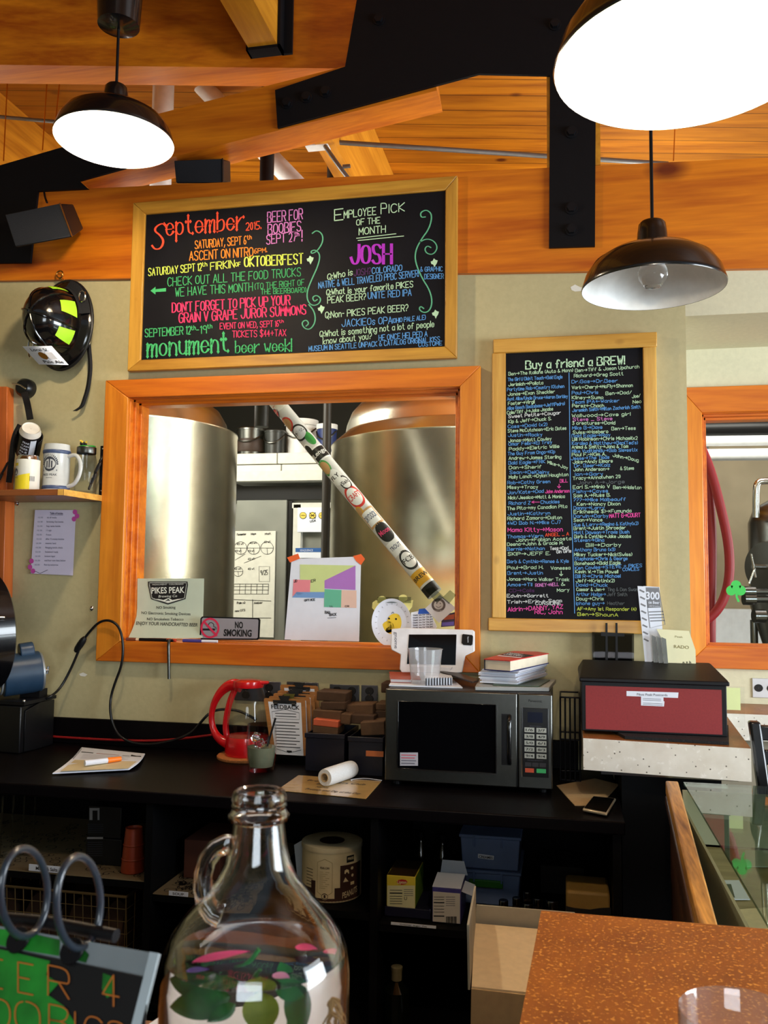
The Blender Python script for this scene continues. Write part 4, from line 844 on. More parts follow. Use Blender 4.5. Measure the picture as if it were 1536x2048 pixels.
# letter, coaster, cards at the right corner of the window
lt = slab('letter', [(822, 1225), (857, 1218), (874, 1254), (868, 1262), (822, 1262)], YW+.001, PAPER, 'handwritten letter on the window behind the diamond coaster', 'letter')
g = G(); mp = onY(YW+.0004)
for k in range(6): g.chalk(mp, 'thank you for the pint', 826, 1232+k*5, 866, 1229.5+k*5, 3, .6)
g.o('handwriting', GREYINK, lt)
slab('blue_card', [(838, 1218), (858, 1216), (868, 1227), (836, 1228)], YW-.0005, flat('card_blue', (40, 90, 190)), 'small blue card peeking out above the letter', 'card')
co = slab('coaster', [(880, 1190), (912, 1216), (878, 1246), (850, 1217)], .040, flat('coaster_white', (220, 220, 222)), 'white diamond-turned coaster with a grinning brown badge, taped on the glass', 'coaster', .002)
g = G(); mp = onY(.0394); g.disc(mp, 877, 1210, 14, 13.5, 0, 32); mp = onY(.0388); g.disc(mp, 877, 1210, 9.5, 9, 1); mp = onY(.0382)
for x in (873.5, 880.5): g.disc(mp, x, 1207, 1, 1.4, 0)
g.line(mp, [(872, 1212), (877, 1216), (882, 1212)], 1, 0, smooth=1)
g.print(mp, 'LIVE', 871, 1200, 883, 1200, 2.6, 1); g.print(mp, 'GOOD BEER', 868, 1222.5, 886, 1222.5, 2.6, 1)
g.o('badge', [flat('badge_brown', (92, 80, 76)), flat('badge_pale', (196, 190, 184))], co)
bc = slab('picture_card', [(884, 1230), (911, 1224), (909, 1252), (882, 1254)], YW-.0003, flat('card_dark', (70, 60, 80)), 'small picture card right of the letter, low in the window corner', 'card')
g = G(); mp = onY(YW-.001); g.pp(mp, [(887, 1232), (909, 1228), (908, 1238), (888, 1240)], 0); g.pp(mp, [(884, 1245), (908, 1243), (908, 1251), (884, 1252)], 1); g.o('picture', [flat('pic_orange', (180, 90, 60)), flat('pic_violet', (110, 100, 190))], bc)
TAPE = panemat('sticky_tape', (214, 218, 216), 1.3)
for P, lab in (([(850, 1180), (866, 1173), (888, 1194), (874, 1206)], 'strip of clear tape across the foot of the stickered tube'), ([(884, 1196), (900, 1180), (912, 1190), (898, 1208)], 'strip of clear tape holding the top right edge of the coaster'), ([(755, 1194), (822, 1194), (822, 1206), (755, 1206)], 'wide clear tape strip above the paper plate')):
    slab('tape_strip', P, .036, TAPE, lab, 'tape', .0006)
# markers on the sill
zs = WZ0+.006
for x0, x1, y, cols2, lab in ((253, 279, 1278, [flat('m_brown', (120, 60, 40)), CARDL], 'brown marker pen lying in the left corner of the sill'), (279, 352, 1280.5, [BLACK, flat('m_red', (190, 60, 40))], 'black marker pen on the sill below the green card'), (366, 435, 1282.5, [flat('m_violet', (70, 60, 140)), PAPER], 'violet capped white marker pen on the sill below the NO SMOKING sign')):
    a, b = Yp(x0, y, -.012), Yp(x1, y+.5, -.012); a.z = b.z = zs; m_ = a+(b-a)*(.55 if x0 > 300 else .75)
    t = thing('marker_pen', lab, 'marker', ((a.x+b.x)/2, a.y, zs-.006))
    G().cyl(a, m_, .0058, n=14).o('cap' if x0 > 300 else 'barrel', cols2[0], t); G().cyl(m_, b, .005, n=14).o('barrel' if x0 > 300 else 'tip', cols2[1], t)
# metal rod hanging from the sill
a, b = Yp(337, 1284, -.034), Yp(338, 1358, -.034)
t = thing('hanging_rod', 'steel bottle key rod hanging from the window sill below the green card', 'rod', b)
G().tube([a+V((0, .03, .004)), a+V((0, .01, .006)), a, (a+b)/2, b], .0055, 12, smooth=1).o('shaft', STEEL, t); G().cyl(a+V((-.012, .012, .004)), a+V((.012, .012, .004)), .005).o('crossbar', BLACK, t)
# ================================================================== pendant lamps
SHADE = mat('black_enamel', (12, 12, 14), .25, coat=.4)
def pendant(px, py, zc, dia, top_z, lit, label, canopy=None):
    c = Dp(px, py, zc); k = dia/.36
    t = thing('pendant_lamp', label, 'pendant lamp', (c.x, c.y, c.z), None)
    out = [(.180, .0), (.1815, .004), (.179, .012), (.170, .040), (.150, .070), (.115, .093), (.075, .104), (.048, .110), (.040, .116), (.037, .150), (.034, .172), (.029, .178), (.010, .179)]
    G().lathe([(r*k, z*k) for r, z in out], c, n=64).o('lamp_shade', SHADE, t)
    inn = [(.1795, .0005), (.176, .012), (.167, .039), (.147, .068), (.112, .090), (.072, .100), (.030, .104), (.001, .104)]
    G().lathe([(r*k, z*k) for r, z in inn], c, n=64).o('reflector', WHITE, t, 'white enamelled inside of the shade')
    G().cyl(c+V((0, 0, .178*k)), (c.x, c.y, top_z), .0045*k, n=10).o('cord', BLACK, t)
    G().cyl(c+V((0, 0, .075*k)), c+V((0, 0, .103*k)), .021*k, .024*k, n=20).o('socket', WHITE, t)
    bc_ = c+V((0, 0, .045*k))
    bulb = mat('bulb_lit', (255, 240, 214), .3, emit=26) if lit else glassmat('bulb_clear', (250, 250, 250), .05)
    G().lathe([(.001, -.045*k), (.020*k, -.040*k), (.036*k, -.018*k), (.038*k, .0), (.030*k, .02*k), (.016*k, .036*k), (.015*k, .045*k)], bc_, n=28).o('bulb', bulb, t)
    if lit:
        l = bpy.data.lights.new('lamp_light', 'POINT'); l.energy = lit; l.color = (1.0, .80, .55); l.shadow_soft_size = .04*k
        lo = bpy.data.objects.new('lamp_light', l); C.objects.link(lo); lo.parent = t; lo.location = (0, 0, -.02*k)
    if canopy:
        r, h = canopy
        g = G(); g.cyl((c.x, c.y, top_z), (c.x, c.y, top_z+h), r*.9, r, n=32).cyl((c.x, c.y, top_z-.012), (c.x, c.y, top_z), r*.3, r*.9, n=32)
        g.o('canopy', SHADE, t)
        g = G(); g.tube([(c.x, c.y, top_z+h), (c.x, c.y, 3.999)], .03, 12); g.o('stem', SHADE, t)
    return t, c
_c = Dp(229, 283, 2.6); tz = Yp(236, 52, _c.y).z
tA, cA = pendant(229, 283, 2.6, .345, tz, 30, 'lit black pendant lamp hanging at the upper left above the wall speaker', (.068, .12))
a = V((cA.x, cA.y, tz+.16)); b = Dp(300, 4, 2.57); e = Dp(425, 6, 2.62)
pipe('conduit', [a+V((.05, 0, 0)), V((b.x, b.y, a.z)), V((e.x, e.y, a.z+.005)), V((e.x+.1, e.y+.1, a.z+.12)), V((e.x+.11, e.y+.11, 3.99))], .014, SHADE, 'black conduit feeding the upper left lamp, running to the rafter hanger', 'conduit', smooth=1)
tB, cB = pendant(1374, 127, 1.20, .358, 3.99, 16, 'nearest pendant lamp, lit glaring white, cut by the top right corner')
tC, cC = pendant(1306, 578, 2.2, .350, 3.99, 0, 'unlit black pendant lamp with clear bulb in front of the beam at right')

# ================================================================== left wall
# loudspeakers
SPK = mat('speaker_cloth', (30, 33, 40), .8, bump=.3, scale=300); SPKB = mat('speaker_body', (20, 18, 20), .4)
def speaker(front, back, yf, yb, label, rail):
    F = [Yp(x, y, yf) for x, y in front]; B = [Yp(x, y, yb) for x, y in back]; c = sum(F+B, V())/8
    t = thing('wall_speaker', label, 'speaker', c)
    n_ = (F[1]-F[0]).cross(F[3]-F[0]).normalized()
    if n_.y > 0: n_ = -n_
    G().hexa(F+B).o('cabinet', SPKB, t, bevel=.006)
    m_ = sum(F, V())/4
    G().prism([m_+(p-m_)*.97+n_*.001 for p in F], n_*.006).o('grille', SPK, t, 'charcoal cloth grille', bevel=.003)
    G().prism([F[1]+(F[1]-m_)*.0+n_*.001, F[2]+n_*.001, F[2]*.97+m_*.03+n_*.001, F[1]*.97+m_*.03+n_*.001], n_*.008).o('trim_strip', CHROME if rail else BLACK, t)
    q = sum(B, V())/4
    G().cyl(q, (q.x, yb+.06 if yb > 0 else YG, q.z), .014).o('mount', BLACK, t)
    return t
speaker([(10, 430), (122, 407), (146, 474), (31, 495)], [(52, 428), (147, 408), (168, 458), (72, 478)], -.22, -.085, 'grey fronted loudspeaker tilted on the left wall plate, left of the big chalkboard', True)
cs = speaker([(348, 322), (447, 318), (447, 366), (352, 367)], [(372, 326), (461, 322), (462, 366), (374, 366)], -.012, .10, 'small black loudspeaker standing on the beam under the sloping timber', False)
g = G(); g.tube([Yp(94, 405, -.10), Yp(90, 395, -.06), Yp(88, 382, -.03), Yp(86, 376, .0)], .004, 8, smooth=1)
g.o('speaker_cable', BLACK, label='short black cable rising from the tilted wall speaker over the beam', cat='cable')
# brass hook and helmet
h0 = Yp(123, 551, -.03)
t = thing('wall_hook', 'brass ring hook holding the black helmet on the beam', 'hook', h0)
G().tube([h0+V((.014*math.cos(a*.52), -.012, .014*math.sin(a*.52))) for a in range(12)], .0032, 8, closed=True).o('ring', BRASS, t); G().cyl(h0+V((0, .012, -.012)), h0+V((0, -.012, -.014)), .005).o('shank', BRASS, t)
HC = Yp(127, 650, -.05); HN = V((-.17, -.98, .02)).normalized(); HX = V((1, 0, 0)); HX = (HX-HN*HN.dot(HX)).normalized(); HZ = HN.cross(HX)
if HZ.z < 0: HZ = -HZ
HRX, HRZ = .135, .176
he = thing('fire_helmet', 'black firefighter helmet with lime reflective patches hanging on the left wall', 'helmet', HC)
def hp(a, s_, h, lift=0.0):
    e_ = HX*math.cos(a)*HRX*s_+HZ*math.sin(a)*HRZ*s_
    return HC+e_+HN*(h+lift)+(e_.normalized()*lift*.6 if s_ > 0 else V())
prof = [(1.0, -.012), (1.02, -.006), (1.0, .0), (.9, .010), (.80, .016), (.755, .02), (.745, .03), (.73, .06), (.69, .09), (.62, .118), (.5, .145), (.36, .163), (.2, .173), (.06, .176)]
HEL = mat('helmet_black', (10, 10, 12), .16, coat=.6)
g = G(); n = 56
g.sheet([[hp(2*math.pi*i/n, s_, h) for i in range(n+1)] for s_, h in prof]); g.poly([hp(2*math.pi*i/n, .06, .176) for i in range(n)])
g.sheet([[hp(2*math.pi*i/n, s_, h) for i in range(n+1)] for s_, h in ((1.0, -.012), (.9, -.012), (.78, -.004), (.72, .02), (.6, .10), (.01, .15))])
g.o('shell', HEL, he)
def hs(t_):                                                 # point along the crown profile, t 0 rim .. 1 top
    P = prof[6:]; x = t_*(len(P)-1); i = min(int(x), len(P)-2); f = x-i
    return P[i][0]*(1-f)+P[i+1][0]*f, P[i][1]*(1-f)+P[i+1][1]*f
for a in (45, 105, 165, 225, 285, 345):
    G().tube([hp(math.radians(a), *hs(k/10), .002) for k in range(11)], .0042, 8).o('ridge', HEL, he)
LIME = mat('lime_reflective', (176, 240, 50), .5)
for a0, a1 in ((58, 86), (2, 32), (-47, -20), (-112, -84), (-152, -136)):
    aa = [math.radians(a0+(a1-a0)*k/5) for k in range(6)]
    rows = []
    for j in range(5):
        tt = .04+.34*j/4; sh = .12*j/4
        m_ = (aa[0]+aa[-1])/2; rows.append([hp(m_+(a-m_)*(1-sh*2.2), *hs(tt), .0028) for a in aa])
    G().sheet(rows).o('reflective_patch', LIME, he)
G().tube([hp(2*math.pi*i/48, 1.0, -.004) for i in range(48)], .006, 8, closed=True).o('brim_edge', mat('helmet_trim', (22, 22, 24), .4), he)
# goggle band with buckle across the top right, chin strap
g = G(); g.sheet([[hp(math.radians(a), s_, h, .004) for a in range(10, 80, 6)] for s_, h in ((.99, .004), (.90, .014), (.80, .022), (.77, .034))]); g.o('strap_band', mat('webbing', (16, 15, 18), .85, bump=.3, scale=200), he)
q = hp(math.radians(34), .9, .014, .012); G().tube([q+HX*(.016*math.cos(k*.785))+HZ*(.022*math.sin(k*.785)) for k in range(8)], .003, 8, closed=True).o('buckle', CHROME, he)
q = Yp(177, 685, -.045); G().tube([q+V((.008*math.cos(k*.785), -.004, .012*math.sin(k*.785))) for k in range(8)], .003, 8, closed=True).o('buckle', CHROME, he)
g = G(); rows = []
for (x, y), w_ in zip(chaikin([V(p) for p in ((175, 668), (178, 700), (181, 735), (176, 775), (168, 800), (164, 812), (156, 818), (149, 822))], False, 2), [9]*99):
    rows.append([Yp(x-4, y, -.03), Yp(x, y, -.036), Yp(x+4, y, -.03)])
g.sheet(rows, 0, .002); g.o('chin_strap', mat('webbing_strap', (18, 17, 20), .85, bump=.3, scale=200), he)
# carabiner and paper tag
q = hp(math.radians(-128), *hs(.25), .012); cb_ = [q+HZ*(.05*math.sin(k*.524))+HX*(.012*math.cos(k*.524)+.006)+HN*.01 for k in range(12)]
kt = thing('key_tag', 'white card tag clipped to the black helmet by a silver snap hook', 'tag', q)
G().tube(cb_, .003, 8, closed=True).o('snap_hook', CHROME, kt)
tagc = [(45, 693), (103, 692), (137, 730), (78, 729)]
tm = lambda u, v: Yp(*( (1-v)*((1-u)*tagc[0][0]+u*tagc[1][0])+v*((1-u)*tagc[3][0]+u*tagc[2][0]), (1-v)*((1-u)*tagc[0][1]+u*tagc[1][1])+v*((1-u)*tagc[3][1]+u*tagc[2][1])), -.235-.02*math.sin(u*3.0)+.03*v)
G().sheet([[tm(i/8, j/4) for i in range(9)] for j in range(5)], 0, .0008).o('card', PAPER, kt)
tm2 = lambda u, v: tm(u, v)+V((0, -.002, 0))
g = G(); g.print(tm2, 'Local 5/.', .18, .27, .78, .27, .16, 0, bold=.02); g.print(tm2, 'Pale Ale', .25, .92, .92, .92, .16, 0, bold=.02); g.disc(tm2, .42, .52, .13, .2, 1); g.rect(tm2, .56, .34, .82, .7, 2)
g.o('print', [INK, BRASS, flat('tag_grey', (196, 198, 204))], kt)
# can holster hanging on a round wall hook
k0 = Yp(47, 775, -.03)
wk = thing('coat_hook', 'round black wall hook with wire loop, above the hanging can', 'hook', k0)
G().lathe([(.001, -.012), (.026, -.012), (.036, .0), (.038, .012), (.038, .029)], k0, (0, 1, 0), 32).o('disc', mat('hook_black', (16, 16, 18), .3), wk)
G().tube([k0+V((-.036, -.02, .012)), k0+V((0, -.03, .006)), k0+V((.03, -.03, -.012))], .003, 8, smooth=1).o('wire_loop', CHROME, wk)
cc = Yp(62, 857, -.165); caxis = (ray(62, 857).normalized()*.66-UP*.72-RT*.14).normalized()
hc = thing('hanging_can', 'black labelled drink can upside down in a black strap holster on the left wall', 'can', cc)
G().lathe([(.001, .002), (.030, .002), (.032, -.002), (.0335, .004), (.038, .014), (.039, .02)], cc, caxis, 36).o('can_end', mat('can_end_silver', (236, 232, 222), .45, .25), hc, 'bright silver can end')
G().lathe([(.039, .02), (.039, .125), (.034, .135), (.001, .136)], cc, caxis, 36).o('can_body', mat('can_black', (26, 24, 26), .3), hc)
pxp = (V((1, 0, 0))-caxis*caxis.x).normalized(); pyp = caxis.cross(pxp); sg = -1 if pyp.y > 0 else 1
cyl_ = lambda r: (lambda a, d_: cc+caxis*d_+(pxp*math.cos(a)+pyp*sg*math.sin(a))*r)
g = G(); m_ = cyl_(.0396)
wrap = lambda x, y: m_(math.radians(150-x), .03+y*.0009)
for k, s_ in enumerate(('PEAK', 'CAN', 'BEER', 'ALE', 'COOL CAN')): g.print(wrap, s_, 50-4*k, 18+17*k, 88-2*k, 20+17*k, 10, 0, bold=.02)
g.sheet([[m_(math.radians(60-8*i), .028+.09*j/4) for i in range(5)] for j in range(5)], 0)
g.o('label_print', PAPER, hc)
HOL = mat('holster_nylon', (17, 15, 18), .8, bump=.3, scale=180)
G().sheet([[cyl_(.046+.004*math.sin(j))(math.radians(a), .035+.11*j/5) for a in range(150, 271, 12)] for j in range(6)], 0, .004).o('pouch', HOL, hc)
G().sheet([[cyl_(.045)(math.radians(a), .035+.10*j/5) for a in range(-60, 31, 12)] for j in range(6)], 0, .004).o('pouch', HOL, hc)
def ribbon(pts, wpx, Y0, Y1, m, nm, par):
    P = chaikin([V(p) for p in pts], False, 2); rows = []
    for i, p in enumerate(P):
        d_ = (P[min(i+1, len(P)-1)]-P[max(i-1, 0)]).normalized(); n_ = V((-d_.y, d_.x)); yy = Y0+(Y1-Y0)*i/(len(P)-1)
        rows.append([Yp(*(p+n_*wpx/2), yy), Yp(*(p-n_*wpx/2), yy)])
    G().sheet(rows, 0, .003).o(nm, m, par)
ribbon([(48, 784), (54, 805), (60, 838)], 13, -.05, -.09, HOL, 'strap', hc); ribbon([(40, 850), (28, 872), (24, 905), (20, 945), (17, 965)], 11, -.055, -.05, HOL, 'strap', hc)
# corner shelf
sz = Yp(211, 992, -.002).z
P = [Zp(-60, 979, sz), Zp(116, 978, sz), Zp(136, 979, sz)]; wl = Yp(211, 992, -.002)
S_ = [V((P[0].x-.1, P[1].y, sz)), V((P[1].x, P[1].y, sz)), V((P[1].x+.02, P[1].y+.004, sz)), V((wl.x, -.001, sz)), V((P[0].x-.1, -.001, sz))]
SHY = P[1].y
sh = thing('corner_shelf', 'small wooden wall shelf with cut corner carrying the can, stein and jar', 'shelf', (wl.x-.2, -.05, sz-.02))
G().prism([p+V((0, 0, -.022)) for p in S_], (0, 0, .022)).o('board', wood('shelf_wood', (112, 60, 28), (160, 92, 44), 'x'), sh, bevel=.001)
g = G(); a, b, c_2 = S_[1], S_[2], S_[3]
for p, q in ((a, b), (b, c_2)):
    d_ = (q-p); nn = V((d_.y, -d_.x, 0)).normalized()*.001
    g.prism([p+nn, q+nn, q+nn+V((0, 0, -.022)), p+nn+V((0, 0, -.022))], nn*.5)
g.o('edge_band', PALEX, sh, 'pale cut edge')
def scroll(px0, lab):
    t = thing('shelf_bracket', lab, 'bracket', Yp(px0, 985, -.004))
    a_, b_ = Yp(px0, 892, 0), Yp(px0, 986, 0)
    G().box(a_.x-.011, a_.x+.011, -.008, -.001, sz, a_.z).o('back_plate', BLACK, t, bevel=.002)
    n_ = 40
    for ph in (0, math.pi):
        pts = []
        for k in range(n_+1):
            s_ = k/n_; c_ = V((a_.x, -.012-.085*s_, a_.z-.045-(a_.z-.05-sz-.012)*s_)); amp = .016*min(1, 4*(1-s_), 4*s_+.2)
            pts.append(c_+V((amp*math.cos(ph+s_*9.4)*.75-.0*s_, -amp*.2*math.cos(ph+s_*9.4), amp*.9*math.cos(ph+s_*9.4))))
        G().tube(pts, .0042, 8).o('scroll', BLACK, t)
    for zz in (a_.z-.012, sz+.02): G().ball((a_.x, -.008, zz), .004, 10).o('screw', CHROME, t)
scroll(208, 'black twisted iron bracket at the right end of the little wall shelf'); scroll(24, 'black twisted iron bracket at the left edge under the hanging can')
# things on it
def onshelf(px, py_top, y):
    b = Yp(px, 960, y); b.z = sz; return b, Yp(px, py_top, y).z-sz
b, h = onshelf(55, 912, -.20); r = (Yp(76, 940, -.20).x-Yp(35, 940, -.20).x)/2
t = thing('drink_can', 'small yellow and white drink can standing on the little wall shelf', 'can', b)
G().lathe([(.001, .004), (r*.8, .004), (r*.86, 0), (r, .008), (r, h-.016)], b, n=36).o('body', flat('can_white', (226, 226, 214), .35), t)
G().lathe([(r, h-.016), (r*.86, h-.003), (r*.86, h), (r*.8, h-.003), (.001, h-.004)], b, n=36).o('top', CHROME, t)
g = G(); wr = lambda x, y: b+V(((r+.0006)*math.sin(x), -(r+.0006)*math.cos(x), h-y*h)); CYL = flat('can_yellow', (232, 212, 40), .35)
g.sheet([[wr(-1.5+i*.25, .97-.30*j/3-(.2*i/12 if j == 3 else 0)) for i in range(10)] for j in range(4)], 0); g.sheet([[wr(-1.3+i*.2, .23+.08*j) for i in range(6)] for j in range(2)], 0)
g.disc(lambda x, y: wr(x, y), -.6, .48, .28, .1, 1); g.print(wr, 'ALE', -.8, .66, -.3, .66, .07, 1)
for i in range(4): g.sheet([[wr(.75+.12*i+.05*k, .6+.14*j) for k in range(2)] for j in range(2)], 1)
g.o('label_print', [CYL, GREYINK], t)
b, h = onshelf(112, 890, -.105); r = (Yp(136, 930, -.105).x-Yp(90, 930, -.105).x)/2
t = thing('beer_stein', 'grey-white stoneware beer stein with blue bands and brewery badge on the little shelf', 'stein', b)
STN = mat('stoneware', (196, 200, 198), .3, coat=.3)
G().lathe([(.001, 0), (r*1.06, 0), (r*1.08, .008), (r*1.0, .02), (r, h*.86), (r*1.02, h*.88), (r*.97, h*.93), (r*.95, h), (r*.88, h), (r*.86, .02), (.001, .015)], b, n=40).o('body', STN, t)
BND = mat('cobalt_band', (64, 78, 112), .35)
for z0, z1 in ((.06, .15), (.80, .88)): G().lathe([(r*1.005, h*z0), (r*1.05, h*(z0+.02)), (r*1.05, h*(z1-.02)), (r*1.005, h*z1)], b, n=40).o('band', BND, t)
G().tube([b+V((r*.95, -.0, h*.76)), b+V((r*1.7, -.0, h*.80)), b+V((r*2.1, -.0, h*.62)), b+V((r*2.05, -.0, h*.38)), b+V((r*1.6, 0, h*.18)), b+V((r*.97, 0, h*.14))], .0075, 10, smooth=2).o('handle', STN, t)
g = G(); wr2 = lambda x, y: b+V(((r*1.004)*math.sin(x), -(r*1.004)*math.cos(x), h-y*h))
g.disc(wr2, 0, .42, .52, .15, 0, 28, ring=.05)
for k in range(16):
    a = math.pi*(k/15); g.line(wr2, [(.56*math.cos(a), .42-.165*math.sin(a)), (.68*math.cos(a), .42-.195*math.sin(a))], .03)
for x in (-.2, 0, .2): g.rect(wr2, x-.055, .36 if x else .32, x+.055, .5)
g.line(wr2, [(-.6, .55), (-.3, .53), (0, .56), (.3, .53), (.6, .55)], .03); g.print(wr2, 'PIKES PEAK', -.62, .66, .62, .66, .045, 0, bold=.02); g.print(wr2, 'BREWING', -.26, .71, .26, .71, .022, 0)
g.o('badge', [flat('badge_ink', (52, 56, 66))], t)
b, h = onshelf(171, 895, -.050); r = (Yp(189, 940, -.05).x-Yp(150, 940, -.05).x)/2
t = thing('mason_jar', 'glass mason jar with silver lid and green bee topper, right end of the little shelf', 'jar', b)
G().lathe([(.001, 0), (r*.9, 0), (r, .008), (r*1.02, h*.6), (r*.98, h*.72), (r*.84, h*.84), (r*.84, h*.98), (r*.80, h*.98), (r*.80, h*.84), (r*.93, h*.72), (r*.96, h*.5), (r*.94, .012), (.001, .008)], b, n=36).o('body', PLASTIC, t)
G().lathe([(r*.86, h*.86), (r*.88, h*.87), (r*.88, h*.985), (r*.86, h), (.001, h)], b, n=36).o('lid', STEEL, t)
g = G(); g.ball(b+V((0, 0, h)), r*.8, 18, 0, k=.22); g.ball(b+V((.02, 0, h+.004)), r*.4, 12, 0, k=.2); g.o('green_leaf', flat('topper_green', (60, 176, 66)), t)
q = b+V((-.012, -.01, h+.013)); g = G(); g.ball(q, .010, 12, 0).ball(q+V((.012, 0, -.002)), .006, 10, 0).ball(q+V((.002, -.006, .006)), .005, 8, 1); g.add([q, q+V((.02, 0, .012)), q+V((.016, .004, .0))], [(0, 1, 2)], 1); g.add([q, q+V((-.014, 0, .014)), q+V((-.006, .004, .016))], [(0, 1, 2)], 1)
g.o('bee', [INK, flat('bee_yellow', (236, 200, 60))], t)
# laminated sheet
lm = slab('laminated_sheet', [(66, 1017), (160, 1019), (148, 1153), (55, 1148)], -.006, panemat('laminate_film', (253, 252, 254), 1.3), 'lilac laminated list pinned to the wall under the little shelf', 'laminated sheet', .0006)
g = G(); mp = onY(-.0048); g.pp(mp, [(70, 1020), (152, 1020), (146, 1151), (61, 1147)], 0)
mp = onY(-.0055)
g.print(mp, 'Table of bottles', 100, 1028.5, 126, 1029, 4.5, 1, bold=.02); g.line(mp, [(100, 1030), (126, 1030.5)], .6, 1)
for k, s_ in enumerate(('oz of media', 'brewday fizz bottle', 'hop taste bottle', '11 mph', '4 more', 'after 4 smoky bottles', 'sweeten hand', 'Hanging bottle check', 'Sweetwort ready', 'bottom layer', 'and four new lines below', 'Rest by tomorrow')):
    y = 1036.5+k*8.6; g.print(mp, s_, 94-k*.5, y, 94-k*.5+len(s_)*1.75, y+.3, 3.6, 1); g.print(mp, '10:30', 76-k*.6, y, 86-k*.6, y, 3.2, 2)
for x, y in ((152, 1024), (156, 1032), (150, 1038), (65, 1122), (62, 1134), (68, 1142)): g.disc(mp, x-2, y, 4.5, 5, 3)
g.line(mp, [(60, 1146), (72, 1143), (80, 1147), (95, 1140)], .9, 1)
g.o('printed_list', [flat('lilac_paper', (236, 232, 250)), flat('navy_print', (44, 44, 84)), flat('pale_print', (130, 140, 160)), flat('orchid', (206, 80, 170))], lm)
# timber posts at the far left, screws in the wall
for P, lab, yb in ((((-60, 773), (14, 773), (13, 996), (-60, 996)), 'short wooden cabinet side at the left edge above the little shelf', -.045), (((-60, 1000), (11, 1002), (6, 1196), (-60, 1196)), 'wooden upright at the left edge below the little shelf', -.06)):
    Q = [Yp(x, y, yb) for x, y in P]; G().prism(Q, (0, -yb-.001, 0)).o('timber_upright', wood('upright_wood', (150, 66, 22), (196, 100, 40), 'z'), label=lab, cat='timber', bevel=.002)
for x, y in ((15, 1114), (199, 1194), (183, 1217), (11, 1190), (34, 1007)):
    p = Yp(x, y, 0); g = G(); g.lathe([(.001, -.006), (.004, -.005), (.009, 0)], p, (0, 1, 0), 14); g.o('wall_screw', CHROME, label={15: 'wall screw left of the lilac list', 199: 'wall screw beside the window frame, upper of two', 183: 'wall screw beside the window frame, lower of two', 11: 'wall screw above the black machine', 34: 'wall screw under the little shelf'}[x], cat='screw')
# machine with the blue motor
CT = .91
mb = Zp(30, 1510, CT)
mc = thing('grinder_machine', 'black drum machine with a blue electric motor at the left end of the counter', 'machine', mb)
dc = Dp(-28, 1262, 3.12); dax = V((.55, .82, .06)).normalized()
G().lathe([(.001, -.06), (.12, -.06), (.197, -.042), (.205, -.036), (.205, .024), (.197, .03), (.14, .036), (.001, .036)], dc, dax, 56).o('drum', mat('machine_black', (10, 10, 12), .22, coat=.4), mc)
G().cyl(Dp(-30, 1236, 2.92), Dp(9, 1236, 2.95), .007, n=12).o('latch_rod', CHROME, mc)
m0, m1 = Dp(4, 1352, 3.17), Dp(80, 1342, 3.24)
MOT = mat('motor_blue', (36, 60, 84), .4)
G().cyl(m0, m1, .075, n=40).o('motor', MOT, mc, 'blue electric motor', bevel=.004)
md = (m1-m0).normalized()
G().lathe([(.070, 0), (.068, .007), (.035, .014), (.001, .014)], m1, md, 32).o('motor_end', mat('motor_end_grey', (150, 156, 160), .4, .6), mc); G().cyl(m1+md*.01, m1+md*.03, .007).cyl(m1+md*.026+V((0, 0, -.014)), m1+md*.026+V((.004, 0, .014)), .005).o('wing_nut', CHROME, mc)
G().tube([m0+(m1-m0)*.42+V((0, 0, .075)), m0+(m1-m0)*.80+V((0, 0, .077))], .035, 20).o('capacitor', MOT, mc, bevel=.004)
for rr in (.065, .037): G().tube([m0-md*.004+(V((0, 0, 1))*math.sin(k*.2618)+md.cross(V((0, 0, 1)))*math.cos(k*.2618))*rr for k in range(24)], .004, 8, closed=True).o('motor_ring', mat('ring_grey', (170, 176, 180), .35, .5), mc)
q0, q1 = Zp(-60, 1500, CT+.001), Zp(38, 1508, CT+.001)
G().hexa([q0, q1, V((q1.x, q1.y, 1.075)), V((q0.x, q0.y, 1.075)), q0+V((0, .2, 0)), q1+V((0, .2, 0)), V((q1.x, q1.y+.2, 1.075)), V((q0.x, q0.y+.2, 1.075))]).o('base', mat('machine_black', (12, 12, 14), .35), mc, bevel=.004)
q2 = Zp(78, 1498, CT+.001)
G().hexa([q1+V((.003, .02, 0)), q2, V((q2.x-.002, q2.y, 1.08)), V((q1.x+.003, q1.y+.02, 1.058)), q1+V((.003, .18, 0)), q2+V((0, .09, 0)), V((q2.x, q2.y+.09, 1.08)), V((q1.x+.003, q1.y+.18, 1.058))]).o('switch_box', mat('machine_black', (12, 12, 14), .35), mc, bevel=.004)
q3 = Zp(20, 1500, 1.08); G().hexa([q0+V((0, 0, .168)), q1+V((.012, 0, .168)), q1+V((.012, 0, .18)), q0+V((0, 0, .18)), q0+V((0, .2, .168)), q1+V((.012, .2, .168)), q1+V((.012, .2, .18)), q0+V((0, .2, .18))]).o('motor_plate', BLACK, mc)
G().box(q2.x-.10, q2.x-.02, q2.y+.02, q2.y+.07, 1.08, 1.12).o('motor_foot', BLACK, mc)
G().ball(Yp(48, 1402, q1.y+.012), .006, 10).o('screw', CHROME, mc)
